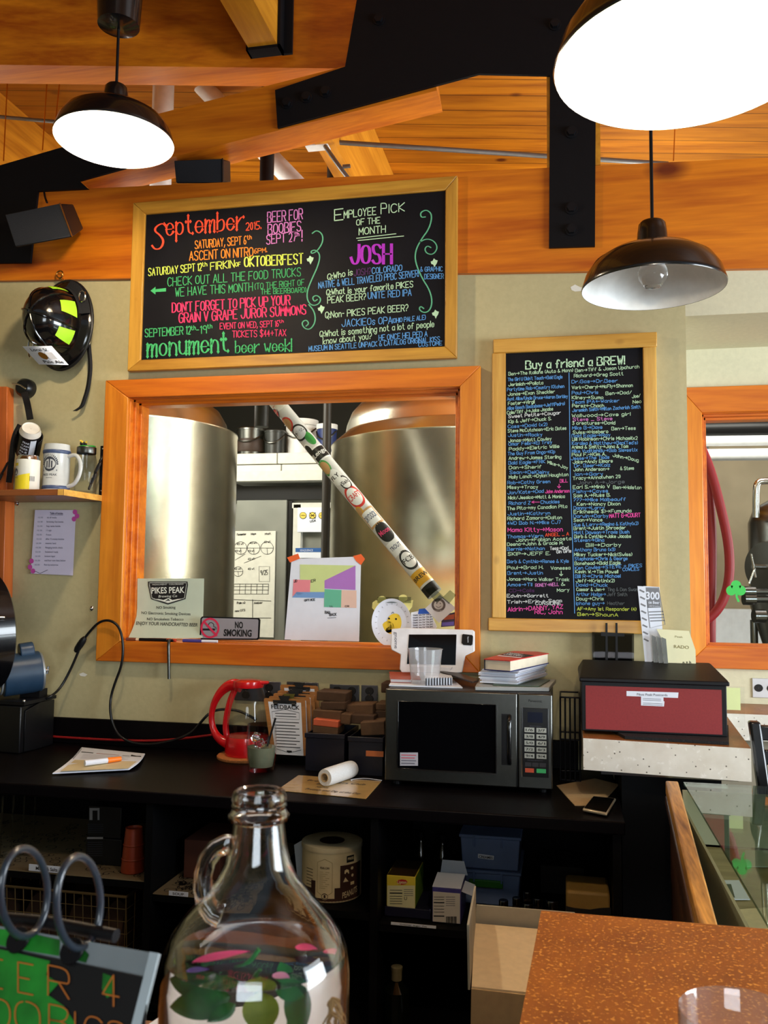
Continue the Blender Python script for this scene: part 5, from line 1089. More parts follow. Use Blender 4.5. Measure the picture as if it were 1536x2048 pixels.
# power cord with inline switch
CRD = mat('cord_rubber', (14, 14, 16), .35)
cy = -.035
pts = [Yp(x, y, yy) for x, y, yy in ((78, 1402, q2.y+.06), (98, 1396, -.12), (120, 1378, -.05), (140, 1342, cy), (156, 1305, cy), (163, 1285, cy), (180, 1262, -.04), (200, 1242, -.045), (222, 1240, -.05), (240, 1255, -.05), (247, 1290, -.05), (244, 1330, -.05), (230, 1365, -.04), (221, 1395, cy), (220, 1425, -.05))]
zc_ = CT+.005
def lay(x, y, Y, dz=0.0): p = Yp(x, y, Y); p.z = max(p.z, zc_+dz); return p
pts += [lay(226, 1450, -.05), lay(238, 1472, -.05), lay(262, 1486, -.05), lay(300, 1490, -.05), lay(345, 1482, -.05), lay(385, 1466, -.055)]
pts += [Yp(405, 1440, -.08), Yp(420, 1425, -.07), Yp(440, 1418, -.03), Yp(475, 1420, -.010), Yp(500, 1432, -.010), Yp(512, 1440, -.010)]
pc_ = thing('power_cord', 'long black cord with inline switch looping over the window frame to the kettle', 'power cord', pts[17])
G().tube(pts, .0048, 10, smooth=3).o('cord', CRD, pc_)
a, b = Yp(151, 1303, cy-.002), Yp(170, 1275, cy-.002); d_ = (b-a)
G().lathe([(.001, -.004), (.008, 0), (.0125, .012), (.0135, d_.length*.5), (.0125, d_.length-.012), (.008, d_.length), (.001, d_.length+.004)], a, d_, 20, sc=(1, .8)).o('inline_switch', CRD, pc_)
rc = G(); rc.tube([lay(x, y, -.028) for x, y in ((92, 1472), (150, 1476), (230, 1480), (300, 1482), (360, 1478), (430, 1469))], .0042, 8, smooth=2)
rc.o('extension_cord', mat('red_cord', (150, 24, 24), .45), label='thin red cord lying along the back of the black counter', cat='cord')
# ================================================================== black back counter
CX1 = .150
t = thing('back_counter', 'long black counter with open shelves under it, below the brewery window', 'counter', (-1.2, -.32, 0))
g = G(); g.box(XL, CX1, -.635, -.001, CT-.035, CT); g.o('worktop', SATIN, t, bevel=.004)
g = G(); g.box(XL, CX1-.11, -.016, -.001, CT+.0005, 1.004); g.o('backsplash', SATIN, t, bevel=.002)
g = G(); g.box(XL, CX1, -.03, -.012, .0, CT-.036); g.o('back_panel', DARKIN, t)
SHL, SHM, SHR = .642, .610, .585
def colx(px, py=1700): return Yp(px, py, -.60).x
XA, XB, XC = colx(300), colx(750), CX1-.02
for x in (XA, XB, XC, XL+.02): G().box(x-.011, x+.011, -.61, -.031, .0, CT-.036).o('upright_panel', DARKIN, t)
for x0, x1, z in ((XL+.032, XA-.012, SHL), (XA+.012, XB-.012, SHM), (XB+.012, XC-.012, SHR), (XL+.032, XA-.012, .36), (XA+.012, XB-.012, .30), (XB+.012, XC-.012, .27), (XL+.032, XC-.012, .06)):
    G().box(x0, x1, -.60, -.031, z-.02, z).o('shelf_board', DARKIN, t)
# patterned liners and labels on two shelves
LIN = mat('shelf_liner', (132, 116, 86), .7)
def liner(x0, x1, z, lab):
    m = thing('shelf_liner', lab, 'shelf liner', ((x0+x1)/2, -.35, z))
    G().box(x0, x1, -.602, -.04, z+.0005, z+.003).o('sheet', LIN, m)
    g = G(); rnd = random.Random(4); mpz = lambda x, y: V((x, y, z+.0034))
    for k in range(330):
        cx, cy_ = rnd.uniform(x0+.03, x1-.03), rnd.uniform(-.58, -.1); a0 = rnd.uniform(0, 6.28); r0 = rnd.uniform(.012, .028)
        g.line(mpz, [(cx+r0*(1-s_/13)*math.cos(a0+s_*.62), cy_+r0*(1-s_/13)*math.sin(a0+s_*.62)) for s_ in range(12)], .0035, 0, .5)
    g.o('scroll_print', INK, m, kind='stuff')
liner(XL+.6, XA-.014, SHL, 'black scroll patterned liner on the left shelf under the counter'); liner(XA+.014, XA+.30, SHM, 'black scroll patterned liner on the middle shelf under the counter')
def shelf_label(px0, px1, py0, py1, text, lab):
    a = rY(px0, py0, px1, py1, -.603); o = G().box(a[0], a[1], -.6042, -.6012, a[2], a[3]).o('shelf_label', PAPER, label=lab, cat='label')
    mpl = lambda x, y: V((x, -.6046, y)); g = G(); W_ = a[1]-a[0]; H_ = a[3]-a[2]
    vs, fs, (ax_, bx_) = bfont(text, .02)
    g.add([V((a[0]+W_*(.2+.6*(x-ax_)/(bx_-ax_)), -.6046, a[2]+H_*(.22+.55*y))) for x, y in vs], fs); g.o('print', INK, o)
shelf_label(58, 130, 1731, 1744, 'Mixes & Salts', 'white strip label on the edge of the left shelf'); shelf_label(338, 376, 1783, 1792, 'SOUP', 'small white SOUP label on the edge of the middle shelf')
shelf_label(782, 872, 1848, 1853, 'Creamer  Sugar  Tea', 'narrow paper strip on the shelf edge under the tea boxes')

# ------------------------------------------------------------------ on the counter
# booklet with highlighter
g = G(); rows = []
for k in range(9):
    v = k/8; l_ = V((163-58*v+6*math.sin(v*3.14), 1496+52*v)); r_ = V((290-32*v+5*math.sin(v*3.14), 1509+31*v)); lift = .0048+.010*math.sin(v*3.1)
    rows.append([Zp(l_.x+(r_.x-l_.x)*j/6, l_.y+(r_.y-l_.y)*j/6, CT+lift) for j in range(7)])
g.sheet(rows, 0, -.003)
bk = g.o('booklet', PAPER, label='curling white spiral booklet lying on the black counter at left', cat='booklet')
def bkm(u, v):
    l_ = V((163-58*v+6*math.sin(v*3.14), 1496+52*v)); r_ = V((290-32*v+5*math.sin(v*3.14), 1509+31*v)); p = l_+(r_-l_)*u
    return Zp(p.x, p.y, CT+.0092+.010*math.sin(v*3.1))
g = G(); g.line(bkm, [(.05, .14), (.22, .15)], .025, 0); g.line(bkm, [(.28, .15), (.62, .16)], .018, 2); g.line(bkm, [(.68, .16), (.78, .16)], .018, 0); g.rect(bkm, .8, .08, .96, .17, 0); g.rect(bkm, .05, .45, .95, .9, 1)
for k in range(5): g.line(bkm, [(.1, .22+.04*k), (.8-.08*(k % 3), .225+.04*k)], .008, 3)
g.o('print', [INK, flat('sepia_photo', (206, 190, 150)), flat('rust_print', (170, 110, 100)), flat('pale_grey_print', (190, 186, 190))], bk)
g = G()
for k in range(12):
    p = bkm(.0, .02+.035*k); g.tube([p+V((.004*math.cos(a*.785), 0, .004*math.sin(a*.785))) for a in range(8)], .0008, 5, closed=True)
g.o('spiral', BLACK, bk)
a, b = bkm(.30, .72), bkm(.72, .46); a.z = b.z = max(a.z, b.z)+.008
t = thing('highlighter', 'white highlighter pen with an orange cap lying on the curling booklet', 'marker', (a+b)/2-V((0, 0, .008)))
m_ = a+(b-a)*.62
G().cyl(a, m_, .0085, n=18).o('barrel', PAPER, t); G().cyl(m_, b, .009, .0075, n=18).o('cap', flat('hi_orange', (250, 130, 30), .4), t)
# kettle on a cork mat
kb = Zp(494, 1508, CT+.0135)
r0 = .076
mt_ = G().lathe([(.001, 0), (.098, 0), (.100, .003), (.100, .009), (.097, .012), (.001, .012)], (kb.x-.004, kb.y, CT+.0006), n=48).o('cork_mat', mat('cork', (186, 116, 60), .9, var=.2, scale=160, bump=.3), label='round cork mat under the red kettle', cat='mat')
REDP = mat('red_gloss_plastic', (206, 20, 28), .22, coat=.5)
ke = thing('electric_kettle', 'red and clear glass electric kettle standing on a cork mat', 'kettle', kb)
ktz = Yp(500, 1359, kb.y).z-kb.z
G().lathe([(.001, 0), (r0, 0), (r0*1.02, .01), (r0*.98, ktz*.22), (r0*.96, ktz*.25), (.001, ktz*.25)], kb, n=48).o('base', REDP, ke)
G().lathe([(r0*.95, ktz*.24), (r0*.93, ktz*.5), (r0*.82, ktz*.75), (r0*.66, ktz*.92), (r0*.63, ktz*.92), (r0*.80, ktz*.75), (r0*.91, ktz*.5), (r0*.93, ktz*.24)], kb, n=48).o('jug', PLASTIC, ke, 'clear glass jug')
G().lathe([(r0*.70, ktz*.90), (r0*.72, ktz*.93), (r0*.70, ktz*.98), (r0*.4, ktz*1.0), (.001, ktz*1.0)], kb, n=48).o('lid', REDP, ke)
G().hexa([kb+V(p) for p in ((r0*.35, -.02, ktz*.93), (r0*.98, -.01, ktz*.95), (r0*.98, -.01, ktz*.985), (r0*.35, -.02, ktz*.995), (r0*.35, .02, ktz*.93), (r0*.98, .01, ktz*.95), (r0*.98, .01, ktz*.985), (r0*.35, .02, ktz*.995))]).o('spout', REDP, ke, bevel=.004)
g = G()
hpts = [Yp(x, y, kb.y) for x, y in ((482, 1372), (462, 1368), (442, 1382), (428, 1405), (422, 1432), (426, 1460), (438, 1478), (458, 1488), (470, 1486))]
P = chaikin(hpts, False, 2); rr = []
for i in range(len(P)): s_ = i/(len(P)-1); rr.append(.0165+.006*math.cos(s_*6.28))
g.tube(P, rr, 14); P2 = chaikin([Yp(x, y, kb.y) for x, y in ((478, 1366), (463, 1392), (454, 1425), (450, 1458), (458, 1486))], False, 2); g.tube(P2, .011, 12)
g.o('handle', REDP, ke, 'big red D-shaped handle')
# drink glass with straw
gb = Zp(522, 1541, CT+.001); gh = Yp(522, 1448, gb.y).z-gb.z; gr = (Yp(551, 1500, gb.y).x-Yp(493, 1500, gb.y).x)/2
dg = thing('drink_glass', 'half full glass of pale drink with ice and a black straw before the kettle', 'glass', gb)
G().lathe([(.001, 0), (gr*.78, 0), (gr*.84, .004), (gr*.97, gh*.35), (gr, gh*.6), (gr*.94, gh), (gr*.89, gh), (gr*.95, gh*.6), (gr*.92, gh*.35), (gr*.78, .014), (.001, .012)], gb, n=40).o('tumbler', PLASTIC, dg)
G().lathe([(.001, .013), (gr*.77, .015), (gr*.90, gh*.35), (gr*.925, gh*.52), (.001, gh*.52)], gb, n=40).o('drink', mat('pale_drink', (140, 144, 118), .1, trans=.4, ior=1.33), dg)
rnd = random.Random(3)
for k in range(5):
    c = gb+V((rnd.uniform(-.5, .5)*gr, rnd.uniform(-.6, .3)*gr, gh*(.5+.06*k)+.0)); M = Matrix.Translation(c) @ Matrix.Rotation(k*1.1+.4, 4, V((.5, .3, .8)).normalized())
    G(M).box(-.011, .011, -.011, .011, -.011, .011).o('ice_cube', GLASS, dg, bevel=.003)
G().tube([gb+V((.002, 0, .016)), Yp(551, 1436, gb.y+.01)], .0035, 8).o('straw', BLACK, dg)
for k in range(3): G().ball(gb+V((-.012+.01*k, -.02+.008*k, gh*.6)), .006, 10).o('berry', flat('berry_red', (150, 20, 34), .3), dg)
# clipboards in an acrylic stand
BRD = wood('clipboard_hardboard', (140, 88, 36), (184, 124, 60), 'x', grain=1.2); CLIPM = mat('clip_black', (18, 18, 20), .4); GOLDC = mat('clip_brass', (130, 120, 60), .35, .9)
yc0 = Zp(572, 1530, CT).y
def clipboard(quad, y_b, y_t, label, txt, brass=False, hook=True):
    def mpc(u, v, off=0.0):
        a, b, c, d_ = quad; x = (1-v)*((1-u)*a[0]+u*b[0])+v*((1-u)*d_[0]+u*c[0]); y = (1-v)*((1-u)*a[1]+u*b[1])+v*((1-u)*d_[1]+u*c[1])
        return Yp(x, y, y_t+(y_b-y_t)*v-off)
    t = thing('clipboard', label, 'clipboard', mpc(.5, 1), 'feedback clipboards')
    th = V((0, .003, 0)); e = .05
    P = [mpc(*q) for q in ((e, 0), (1-e, 0), (1-e*.3, .01), (1, .04), (1, 1), (0, 1), (0, .04), (e*.3, .01))]
    G().prism(P, th).o('board', BRD, t, bevel=.0006)
    G().prism([mpc(u, v, .0008) for u, v in ((.10, .06), (.9, .06), (.9, 1), (.12, 1))], (0, .0006, 0)).o('paper', PAPER, t)
    g = G(); m_ = lambda u, v: mpc(u, v, .0014)
    g.print(m_, 'FEEDBACK', .16, .185, .86, .185, .075, 0, bold=.03)
    if txt:
        g.line(m_, [(.16, .24), (.5, .19), (.84, .24)], .008, 0); g.line(m_, [(.16, .24), (.16, .36), (.84, .36), (.84, .24)], .005, 0)
        for k in range(2): g.line(m_, [(.24, .265+.05*k), (.76, .265+.05*k)], .012, 0)
        for k in range(9): g.line(m_, [(.18, .42+.055*k), (.82-.1*(k % 2), .42+.055*k)], .014, 0)
        g.line(m_, [(.16, .9), (.5, .96), (.84, .9)], .008, 0); g.rect(m_, .44, .92, .58, .955, 0)
    g.o('print', INK, t)
    M_ = GOLDC if brass else CLIPM
    g = G(); g.prism([mpc(u, v, .004) for u, v in ((.22, .03), (.78, .03), (.78, .09), (.22, .09))], (0, .003, 0))
    g.prism([mpc(u, v, .008) for u, v in ((.36, -.05), (.64, -.05), (.58, .05), (.42, .05))], (0, .004, 0))
    for u in (.28, .72): g.cyl(mpc(u-.04, .1, .006), mpc(u+.04, .1, .006), .005, n=10)
    g.o('clip', M_, t)
q0_ = [(527, 1396), (610, 1399), (614, 1512), (543, 1508)]
clipboard(q0_, yc0+.02, yc0+.055, 'front feedback clipboard with printed questions in the acrylic stand', True)
for k, (dx, dy) in enumerate(((10, -4), (19, -10), (27, -15))):
    clipboard([(x+dx, y+dy) for x, y in q0_], yc0+.04+.02*k, yc0+.075+.02*k, 'feedback clipboard, %s behind the front one in the acrylic stand' % ('first', 'second', 'third')[k], False, k == 0)
clipboard([(560, 1369), (636, 1372), (642, 1480), (570, 1476)], yc0+.115, yc0+.135, 'rearmost feedback clipboard standing highest in the stand', False)
a, b = Zp(538, 1534, CT), Zp(608, 1540, CT); ac = thing('acrylic_stand', 'clear acrylic holder for the feedback clipboards', 'holder', (a+b)/2)
G().box(a.x, b.x+.005, yc0, yc0+.003, CT+.001, CT+.055).o('front', PLASTIC, ac); G().box(a.x, b.x+.005, yc0, yc0+.15, CT+.0008, CT+.003).o('base', PLASTIC, ac); G().box(b.x+.002, b.x+.005, yc0+.003, yc0+.15, CT+.0032, CT+.09).o('side', PLASTIC, ac)
# bins with brown blocks
BIN = mat('navy_bin_plastic', (15, 15, 30), .4)
def bin_(px0, px1, pt, pb, label, depth=.2):
    a, b = Zp(px0, pb, CT), Zp(px1, pb+2, CT); y = a.y; zt = Yp((px0+px1)/2, pt, y).z
    t = thing('storage_bin', label, 'bin', ((a.x+b.x)/2, y+depth/2, CT)); x0, x1 = a.x+.006, b.x-.002
    th = .004; e = .0
    G().box(x0, x1, y, y+th, CT+.001, zt).box(x0, x1, y+depth-th, y+depth, CT+.001, zt).box(x0, x0+th, y+th, y+depth-th, CT+.001, zt).box(x1-th, x1, y+th, y+depth-th, CT+.001, zt).box(x0+th, x1-th, y+th, y+depth-th, CT+.001, CT+.006).o('body', BIN, t)
    G().box(x0-.003, x1+.003, y-.006, y, zt-.014, zt+.002).o('rim', BIN, t, bevel=.002)
    return t, y, zt, x0, x1
b1 = bin_(607, 692, 1468, 1541, 'dark blue plastic bin of brown blocks beside the clipboards'); b2 = bin_(693, 768, 1475, 1549, 'dark blue plastic bin of brown blocks beside the microwave')
a = rY(732, 1502, 767, 1513, b2[1]-.0005)
G().box(a[0], a[1], b2[1]-.0015, b2[1]-.0003, a[2], a[3]).o('label_card', [flat('orange_label', (196, 110, 60))], b2[0])
BLK = [mat('brown_block', (92, 66, 42), .8, var=.15, scale=40), mat('brown_block', (74, 52, 34), .8, var=.15, scale=40), mat('orange_wrapper', (206, 96, 60), .6)]
for i, (x0, y0, x1, y1, Y, m, lab) in enumerate(((626, 1440, 676, 1468, .02, 2, 'brown block with an orange top on the left bin'), (641, 1404, 690, 1420, .07, 1, 'dark brown block under the topmost one on the left bin'), (626, 1421, 682, 1440, .05, 0, 'long brown block lying above the orange topped one'),
        (633, 1384, 692, 1403, .09, 1, 'topmost brown block on the left bin'), (691, 1409, 746, 1429, .10, 0, 'brown block bridging the two bins, highest there'), (681, 1428, 701, 1449, .045, 0, 'short brown block end between the bins'),
        (702, 1430, 748, 1449, .06, 1, 'brown block under the bridging one'), (721, 1443, 769, 1471, .02, 0, 'tilted brown block at the front of the right bin'), (762, 1366, 788, 1386, .13, 1, 'brown block at the top behind the microwave corner'), (751, 1407, 775, 1421, .125, 0, 'brown block beside the microwave, upper of two'), (750, 1421, 775, 1441, .12, 1, 'brown block beside the microwave, lower of two'))):
    yb = b1[1]+Y; a = rY(x0, y0, x1, y1, yb); rot = Matrix.Rotation([.06, -.03, .02, .03, -.05, .1, .03, -.08, 0, .02, .0][i], 4, 'Y')
    c = V(((a[0]+a[1])/2, yb, (a[2]+a[3])/2)); hx, hz = (a[1]-a[0])/2, (a[3]-a[2])/2
    t = thing('brown_block', lab, 'block', c-V((0, 0, hz)), 'brown blocks in the bins')
    g = G(Matrix.Translation(c) @ rot)
    if m == 2: g.box(-hx, hx, 0, .09, -hz, hz*.05); g.o('body', BLK[0], t, bevel=.002); G(Matrix.Translation(c) @ rot).box(-hx, hx, -.001, .091, hz*.06, hz).o('wrapper', BLK[2], t, bevel=.002)
    else: g.box(-hx, hx, 0, .09, -hz, hz*.96).o('body', BLK[m], t, bevel=.003)
# wall sockets and plates behind
PLT = mat('steel_plate', (96, 96, 100), .35, .8); SOCK = mat('socket_brown', (24, 20, 18), .4)
PLT2 = mat('lit_steel_plate', (206, 206, 208), .45, .2)  # lighter copy of the steel plate, its brightness put into the colour
def outlet(x0, y0, x1, y1, Y, lab, n=1):
    a = rY(x0, y0, x1, y1, Y); c = V(((a[0]+a[1])/2, Y, (a[2]+a[3])/2)); t = thing('wall_outlet', lab, 'wall outlet', c)
    G().box(a[0], a[1], Y-.006, Y-.001, a[2], a[3]).o('cover_plate', PLT2 if n == 3 else PLT, t, bevel=.002)
    w_ = (a[1]-a[0]); h_ = a[3]-a[2]
    for k in range(n):
        x = a[0]+w_*(k+.5)/n
        for zz in (.3, .7) if n < 3 else (.5,): G().lathe([(.001, -.0085), (.014, -.0085), (.0155, -.006)], (x, Y, a[2]+h_*zz), (0, 1, 0), 20, sc=(1, .9)).o('socket', SOCK, t)
        G().ball((x, Y-.006, a[2]+h_*.5), .003, 8).o('screw', CHROME, t)
    return t
outlet(470, 1362, 562, 1402, 0, 'wide dark wall outlet plate behind the kettle', 2); outlet(574, 1364, 637, 1404, 0, 'wall outlet plate behind the rearmost clipboard', 2)
outlet(660, 1369, 719, 1408, 0, 'double wall outlet plate above the left bin of blocks', 2); outlet(723, 1370, 756, 1409, 0, 'single wall outlet plate left of the microwave', 1)
# twine spool on a laminated menu
P = [Zp(x, y, CT+.0008) for x, y in ((554, 1581), (732, 1598), (763, 1563), (597, 1551))]
lmn = G().prism(P, (0, 0, .0012)).o('laminated_menu', mat('amber_menu', (196, 160, 96), .25, coat=.8), label='amber laminated menu card flat on the counter under the twine', cat='menu card')
mpm = lambda u, v: (P[3]*(1-u)+P[2]*u)*(1-v)+(P[0]*(1-u)+P[1]*u)*v+V((0, 0, .0016))
g = G()
for k, (s_, u0, u1) in enumerate((('Brewmasters Club', .18, .86), ('Brats', .33, .46), ('Nachos', .36, .5), ('Pretzels and Dip of the Day', .28, .9))): g.print(mpm, s_, u0, .32+.17*k, u1, .32+.17*k, .1, 0, slant=.1)
g.o('print', INK, lmn)
sa, sb = Zp(653, 1572, CT+.002), Zp(688, 1560, CT+.002); sr = .026
sa.z = sb.z = CT+.0025+sr; sd_ = (sb-sa).normalized(); sa = sa-sd_*.01
sp = thing('twine_spool', 'spool of white twine lying on the amber menu card', 'spool', (sa+sb)/2-V((0, 0, sr)))
LS = (sb-sa).length+.045
g = G(); pr = [(.013, 0)]; nn = 30
for k in range(nn+1):
    s_ = k/nn; pr.append((sr*(.93+.07*math.sin(min(1, 6*s_, 6*(1-s_))*1.57))+(.0006 if k % 2 else 0), LS*s_))
pr.append((.013, LS)); g.lathe(pr, sa, sd_, 40); g.o('twine', mat('white_twine', (224, 226, 226), .9, bump=.5, scale=300), sp)
G().lathe([(.0115, -.002), (.0135, -.002), (.0135, LS+.002), (.0115, LS+.002), (.0115, -.002)], sa, sd_, 28).o('cardboard_tube', CARD, sp)
G().tube([sb+V((.03, -.02, -sr+.004)), Zp(700, 1559, CT+.004), Zp(730, 1556, CT+.004), Zp(764, 1561, CT+.004)], .0012, 6, smooth=2).o('loose_end', PAPER, sp)

# ------------------------------------------------------------------ microwave
fy = (Zp(770, 1560, CT+.012).y+Zp(1105, 1586, CT+.012).y)/2
L_, R_2 = Yp(770, 1470, fy), Yp(1105, 1490, fy); zb0 = CT+.014; zt0 = (Yp(773, 1374, fy).z+Yp(1105, 1391, fy).z)/2
mx0, mx1 = L_.x, R_2.x
mw = thing('microwave_oven', 'stainless microwave oven with dark door on the black counter, papers on top', 'microwave', ((mx0+mx1)/2, fy+.2, CT))
G().box(mx0+.004, mx1-.003, fy+.014, fy+.355, zb0, zt0).o('body', mat('microwave_case', (42, 42, 46), .4, .3), mw, bevel=.004)
xs = Yp(1035, 1480, fy).x
G().box(mx0, xs-.001, fy, fy+.014, zb0+.001, zt0-.001).o('door', STEEL, mw, bevel=.004); dr_ = bpy.data.objects[[o.name for o in mw.children if o.name.startswith('door')][0]]
G().box(xs+.001, mx1, fy, fy+.014, zb0+.001, zt0-.001).o('control_panel', STEEL, mw, bevel=.004); cp = bpy.data.objects[[o.name for o in mw.children if o.name.startswith('control_panel')][0]]
mp = onY(fy-.0012); W1 = [(797, 1401), (992, 1410), (991, 1549), (796, 1533)]
q = [Yp(x, y, fy) for x, y in W1]; wx0, wx1, wz0, wz1 = q[0].x, q[1].x, (q[2].z+q[3].z)/2, (q[0].z+q[1].z)/2
G().box(wx0, wx1, fy-.0025, fy-.0004, wz0, wz1).o('window', mat('dark_door_glass', (6, 6, 8), .06), dr_, bevel=.001)
G().box(wx0-.004, wx0, fy-.005, fy-.0003, wz0-.002, wz1+.002).box(wx0, wx1, fy-.005, fy-.0003, wz0-.005, wz0).box(wx1, wx1+.003, fy-.005, fy-.0003, wz0-.003, wz1).o('window_trim', CHROME, dr_)
hx0, hx1 = Yp(1003, 1480, fy).x, Yp(1022, 1480, fy).x; hz0, hz1 = Yp(1012, 1530, fy).z, Yp(1012, 1428, fy).z
G().box(hx0, hx1, fy-.0015, fy-.0002, hz0, hz1).o('handle_recess', BLACK, dr_); G().tube([(hx1-.004, fy-.002, hz0+.006), (hx1-.004, fy-.02, hz0+.018), (hx1-.004, fy-.022, (hz0+hz1)/2), (hx1-.004, fy-.02, hz1-.018), (hx1-.004, fy-.002, hz1-.006)], .0065, 12, smooth=2).o('handle', mat('handle_black', (10, 10, 11), .2, coat=.5), dr_)
mp = onY(fy-.0030)
g = G(); g.rect(mp, 800, 1505, 836, 1531.5, 0); mp = onY(fy-.0034)
for k, c in enumerate((1, 1, 2, 2)): g.line(mp, [(803, 1510+k*5.5), (832-3*(k % 2), 1510.6+k*5.5)], 1.6, c)
g.o('warning_label', [flat('label_grey', (178, 176, 186)), flat('label_red', (200, 70, 90)), GREYINK], dr_)
mp = onY(fy-.0008); g = G(); g.print(mp, 'Panasonic', 1057, 1403.5, 1084, 1405, 5, 0, bold=.02); g.o('maker_name', INK, cp)
k0x, k1x = Yp(1045, 1480, fy).x, Yp(1097, 1480, fy).x; kz0, kz1 = Yp(1070, 1554, fy).z, Yp(1070, 1416, fy).z
G().box(k0x, k1x, fy-.003, fy-.0003, kz0, kz1).o('keypad', mat('keypad_black', (10, 10, 12), .3), cp, bevel=.001)
kp = bpy.data.objects[[o.name for o in cp.children if o.name.startswith('keypad')][0]]
G().box(k0x-.003, k0x-.0005, fy-.004, fy-.0002, kz0-.002, kz1+.002).o('chrome_edge', CHROME, cp)
w_ = k1x-k0x; h_ = kz1-kz0; kz = lambda v: kz1-h_*v; kx = lambda u: k0x+w_*u
G().box(kx(.2), kx(.78), fy-.0038, fy-.0028, kz(.21), kz(.06)).o('display', mat('lcd', (30, 34, 48), .15), cp)
KEY = mat('key_silver', (176, 178, 168), .35, .3)
g = G()
fyk = fy-.0042
for r in range(5):
    for c in range(2):
        u0 = .08+.46*c; v0 = .285+.094*r
        o = G().box(kx(u0), kx(u0+.38), fyk, fy-.0028, kz(v0+.068), kz(v0)).o('key', KEY, cp)
        m_ = lambda x, y: V((kx(x), fyk-.0004, kz(y)))
        g.print(m_, '%d/%d' % (r*2+c+1, (r*2+c+6) % 10) if r < 4 else '9/4', u0+.05, v0+.05, u0+.33, v0+.05, .035, 0, bold=.02)
m_ = lambda x, y: V((kx(x), fy-.0034, kz(y)))
g.print(m_, 'SELECT MENU', .28, .27, .72, .27, .014, 1); g.print(m_, 'DOUBLE QUANTITY', .2, .765, .8, .765, .014, 1)
g.o('key_print', [INK, GREYINK], cp)
for u0, u1, v0, v1, c in ((.1, .34, .79, .85, (44, 42, 46)), (.37, .62, .79, .85, (44, 42, 46)), (.65, .9, .79, .85, (44, 42, 46)), (.1, .44, .875, .935, (196, 80, 50)), (.54, .9, .875, .935, (60, 170, 100))):
    G().box(kx(u0), kx(u1), fyk, fy-.0028, kz(v1), kz(v0)).o('key', flat('key_col', c, .4), cp)
for x in (mx0+.03, mx1-.03):
    for y in (fy+.04, fy+.31): G().cyl((x, y, CT+.0005), (x, y, zb0), .012).o('foot', BLACK, mw)
# ------------------------------------------------------------------ on the microwave
MT = zt0+.001
def qz(pts, z, th, name, m, label, cat, parent=None, bevel=0):
    P = [Zp(x, y, z) for x, y in pts]; g = G(); g.prism(P, (0, 0, th)); return g.o(name, m, parent, label=label, cat=cat, bevel=bevel)
def clampmw(p): return V((min(max(p.x, mx0+.005), mx1+.02), max(p.y, fy+.002), p.z))
qz([(778, 1372), (925, 1377), (905, 1360), (790, 1356)], MT, .004, 'paper_sheet', PAPER, 'loose white and blue sheets under the red notebook on the microwave', 'sheet of paper')
qz([(950, 1381), (1098, 1383), (1112, 1366), (960, 1362)], MT, .012, 'magazine', flat('magazine_grey', (150, 152, 150), .4), 'grey magazine under the stack of paper on the microwave', 'magazine', None, .002)
qz([(985, 1371), (1078, 1374), (1100, 1361), (1010, 1358)], MT+.0125, .003, 'magazine', flat('magazine_green', (58, 76, 52), .4), 'thin green magazine between the grey magazine and the paper stack', 'magazine')
z1 = MT+.004
def booklet(pts, z, th, cover, lab, cat='notebook', name='notebook', pages=PAPER):
    P = [Zp(x, y, z) for x, y in pts]; t = thing(name, lab, cat, sum(P, V())/4)
    c = sum(P, V())/4; G().prism([c+(p-c)*.97+V((0, 0, .0015)) for p in P], (0, 0, th-.003)).o('pages', pages, t)
    G().prism([p+V((0, 0, th-.0014)) for p in P], (0, 0, .0014)).o('cover', cover, t); G().prism(P, (0, 0, .0014)).o('cover', cover, t)
    return t, P
rn, P = booklet([(781, 1365), (842, 1367), (836, 1352), (778, 1350)], z1+.0005, .012, flat('red_brown_cover', (176, 84, 66), .5), 'small worn red notebook at the left front of the microwave top')
g = G()
wn_, P = booklet([(850, 1371), (905, 1370), (897, 1352), (849, 1353)], z1+.0005, .022, PAPER, 'thick white spiral note pad beside the worn red notebook', 'note pad', 'note_pad')
g = G()
for k in range(10):
    s_ = (k+.5)/10; p = P[0]+(P[1]-P[0])*s_
    g.tube([p+V((0, -.002+.004*math.cos(a*.785), .011+.012*math.sin(a*.785))) for a in range(8)], .0013, 6, closed=True)
g.o('spiral', BLACK, wn_)
mg = G(); mg.prism([Zp(880, 1345, MT+.03), Zp(945, 1366, MT+.014), Zp(958, 1362, MT+.014), Zp(905, 1343, MT+.03)], (0, 0, .004)); mg.o('magazine', flat('magazine_dark', (52, 44, 40), .4), label='dark curling magazine between the note pad and the paper stack', cat='magazine')
# stack of white papers, then a red hardback book
sk = thing('paper_stack', 'stack of white loose papers under the red hardback book', 'paper stack', Zp(1020, 1370, MT+.016))
rnd = random.Random(11); zz = MT+.016
P0 = [Zp(x, y, zz) for x, y in ((960, 1365), (1034, 1369), (1092, 1352), (1020, 1346))]
for k in range(9):
    jx = V((rnd.uniform(-.006, .006), rnd.uniform(-.006, .006), zz-MT-.016)); P = [p+jx for p in P0]
    G().prism(P, (0, 0, .0042)).o('sheaf', [PAPER, flat('paper_grey', (196, 196, 206)), flat('paper_cool', (212, 214, 228))][k % 3], sk); zz += .0046
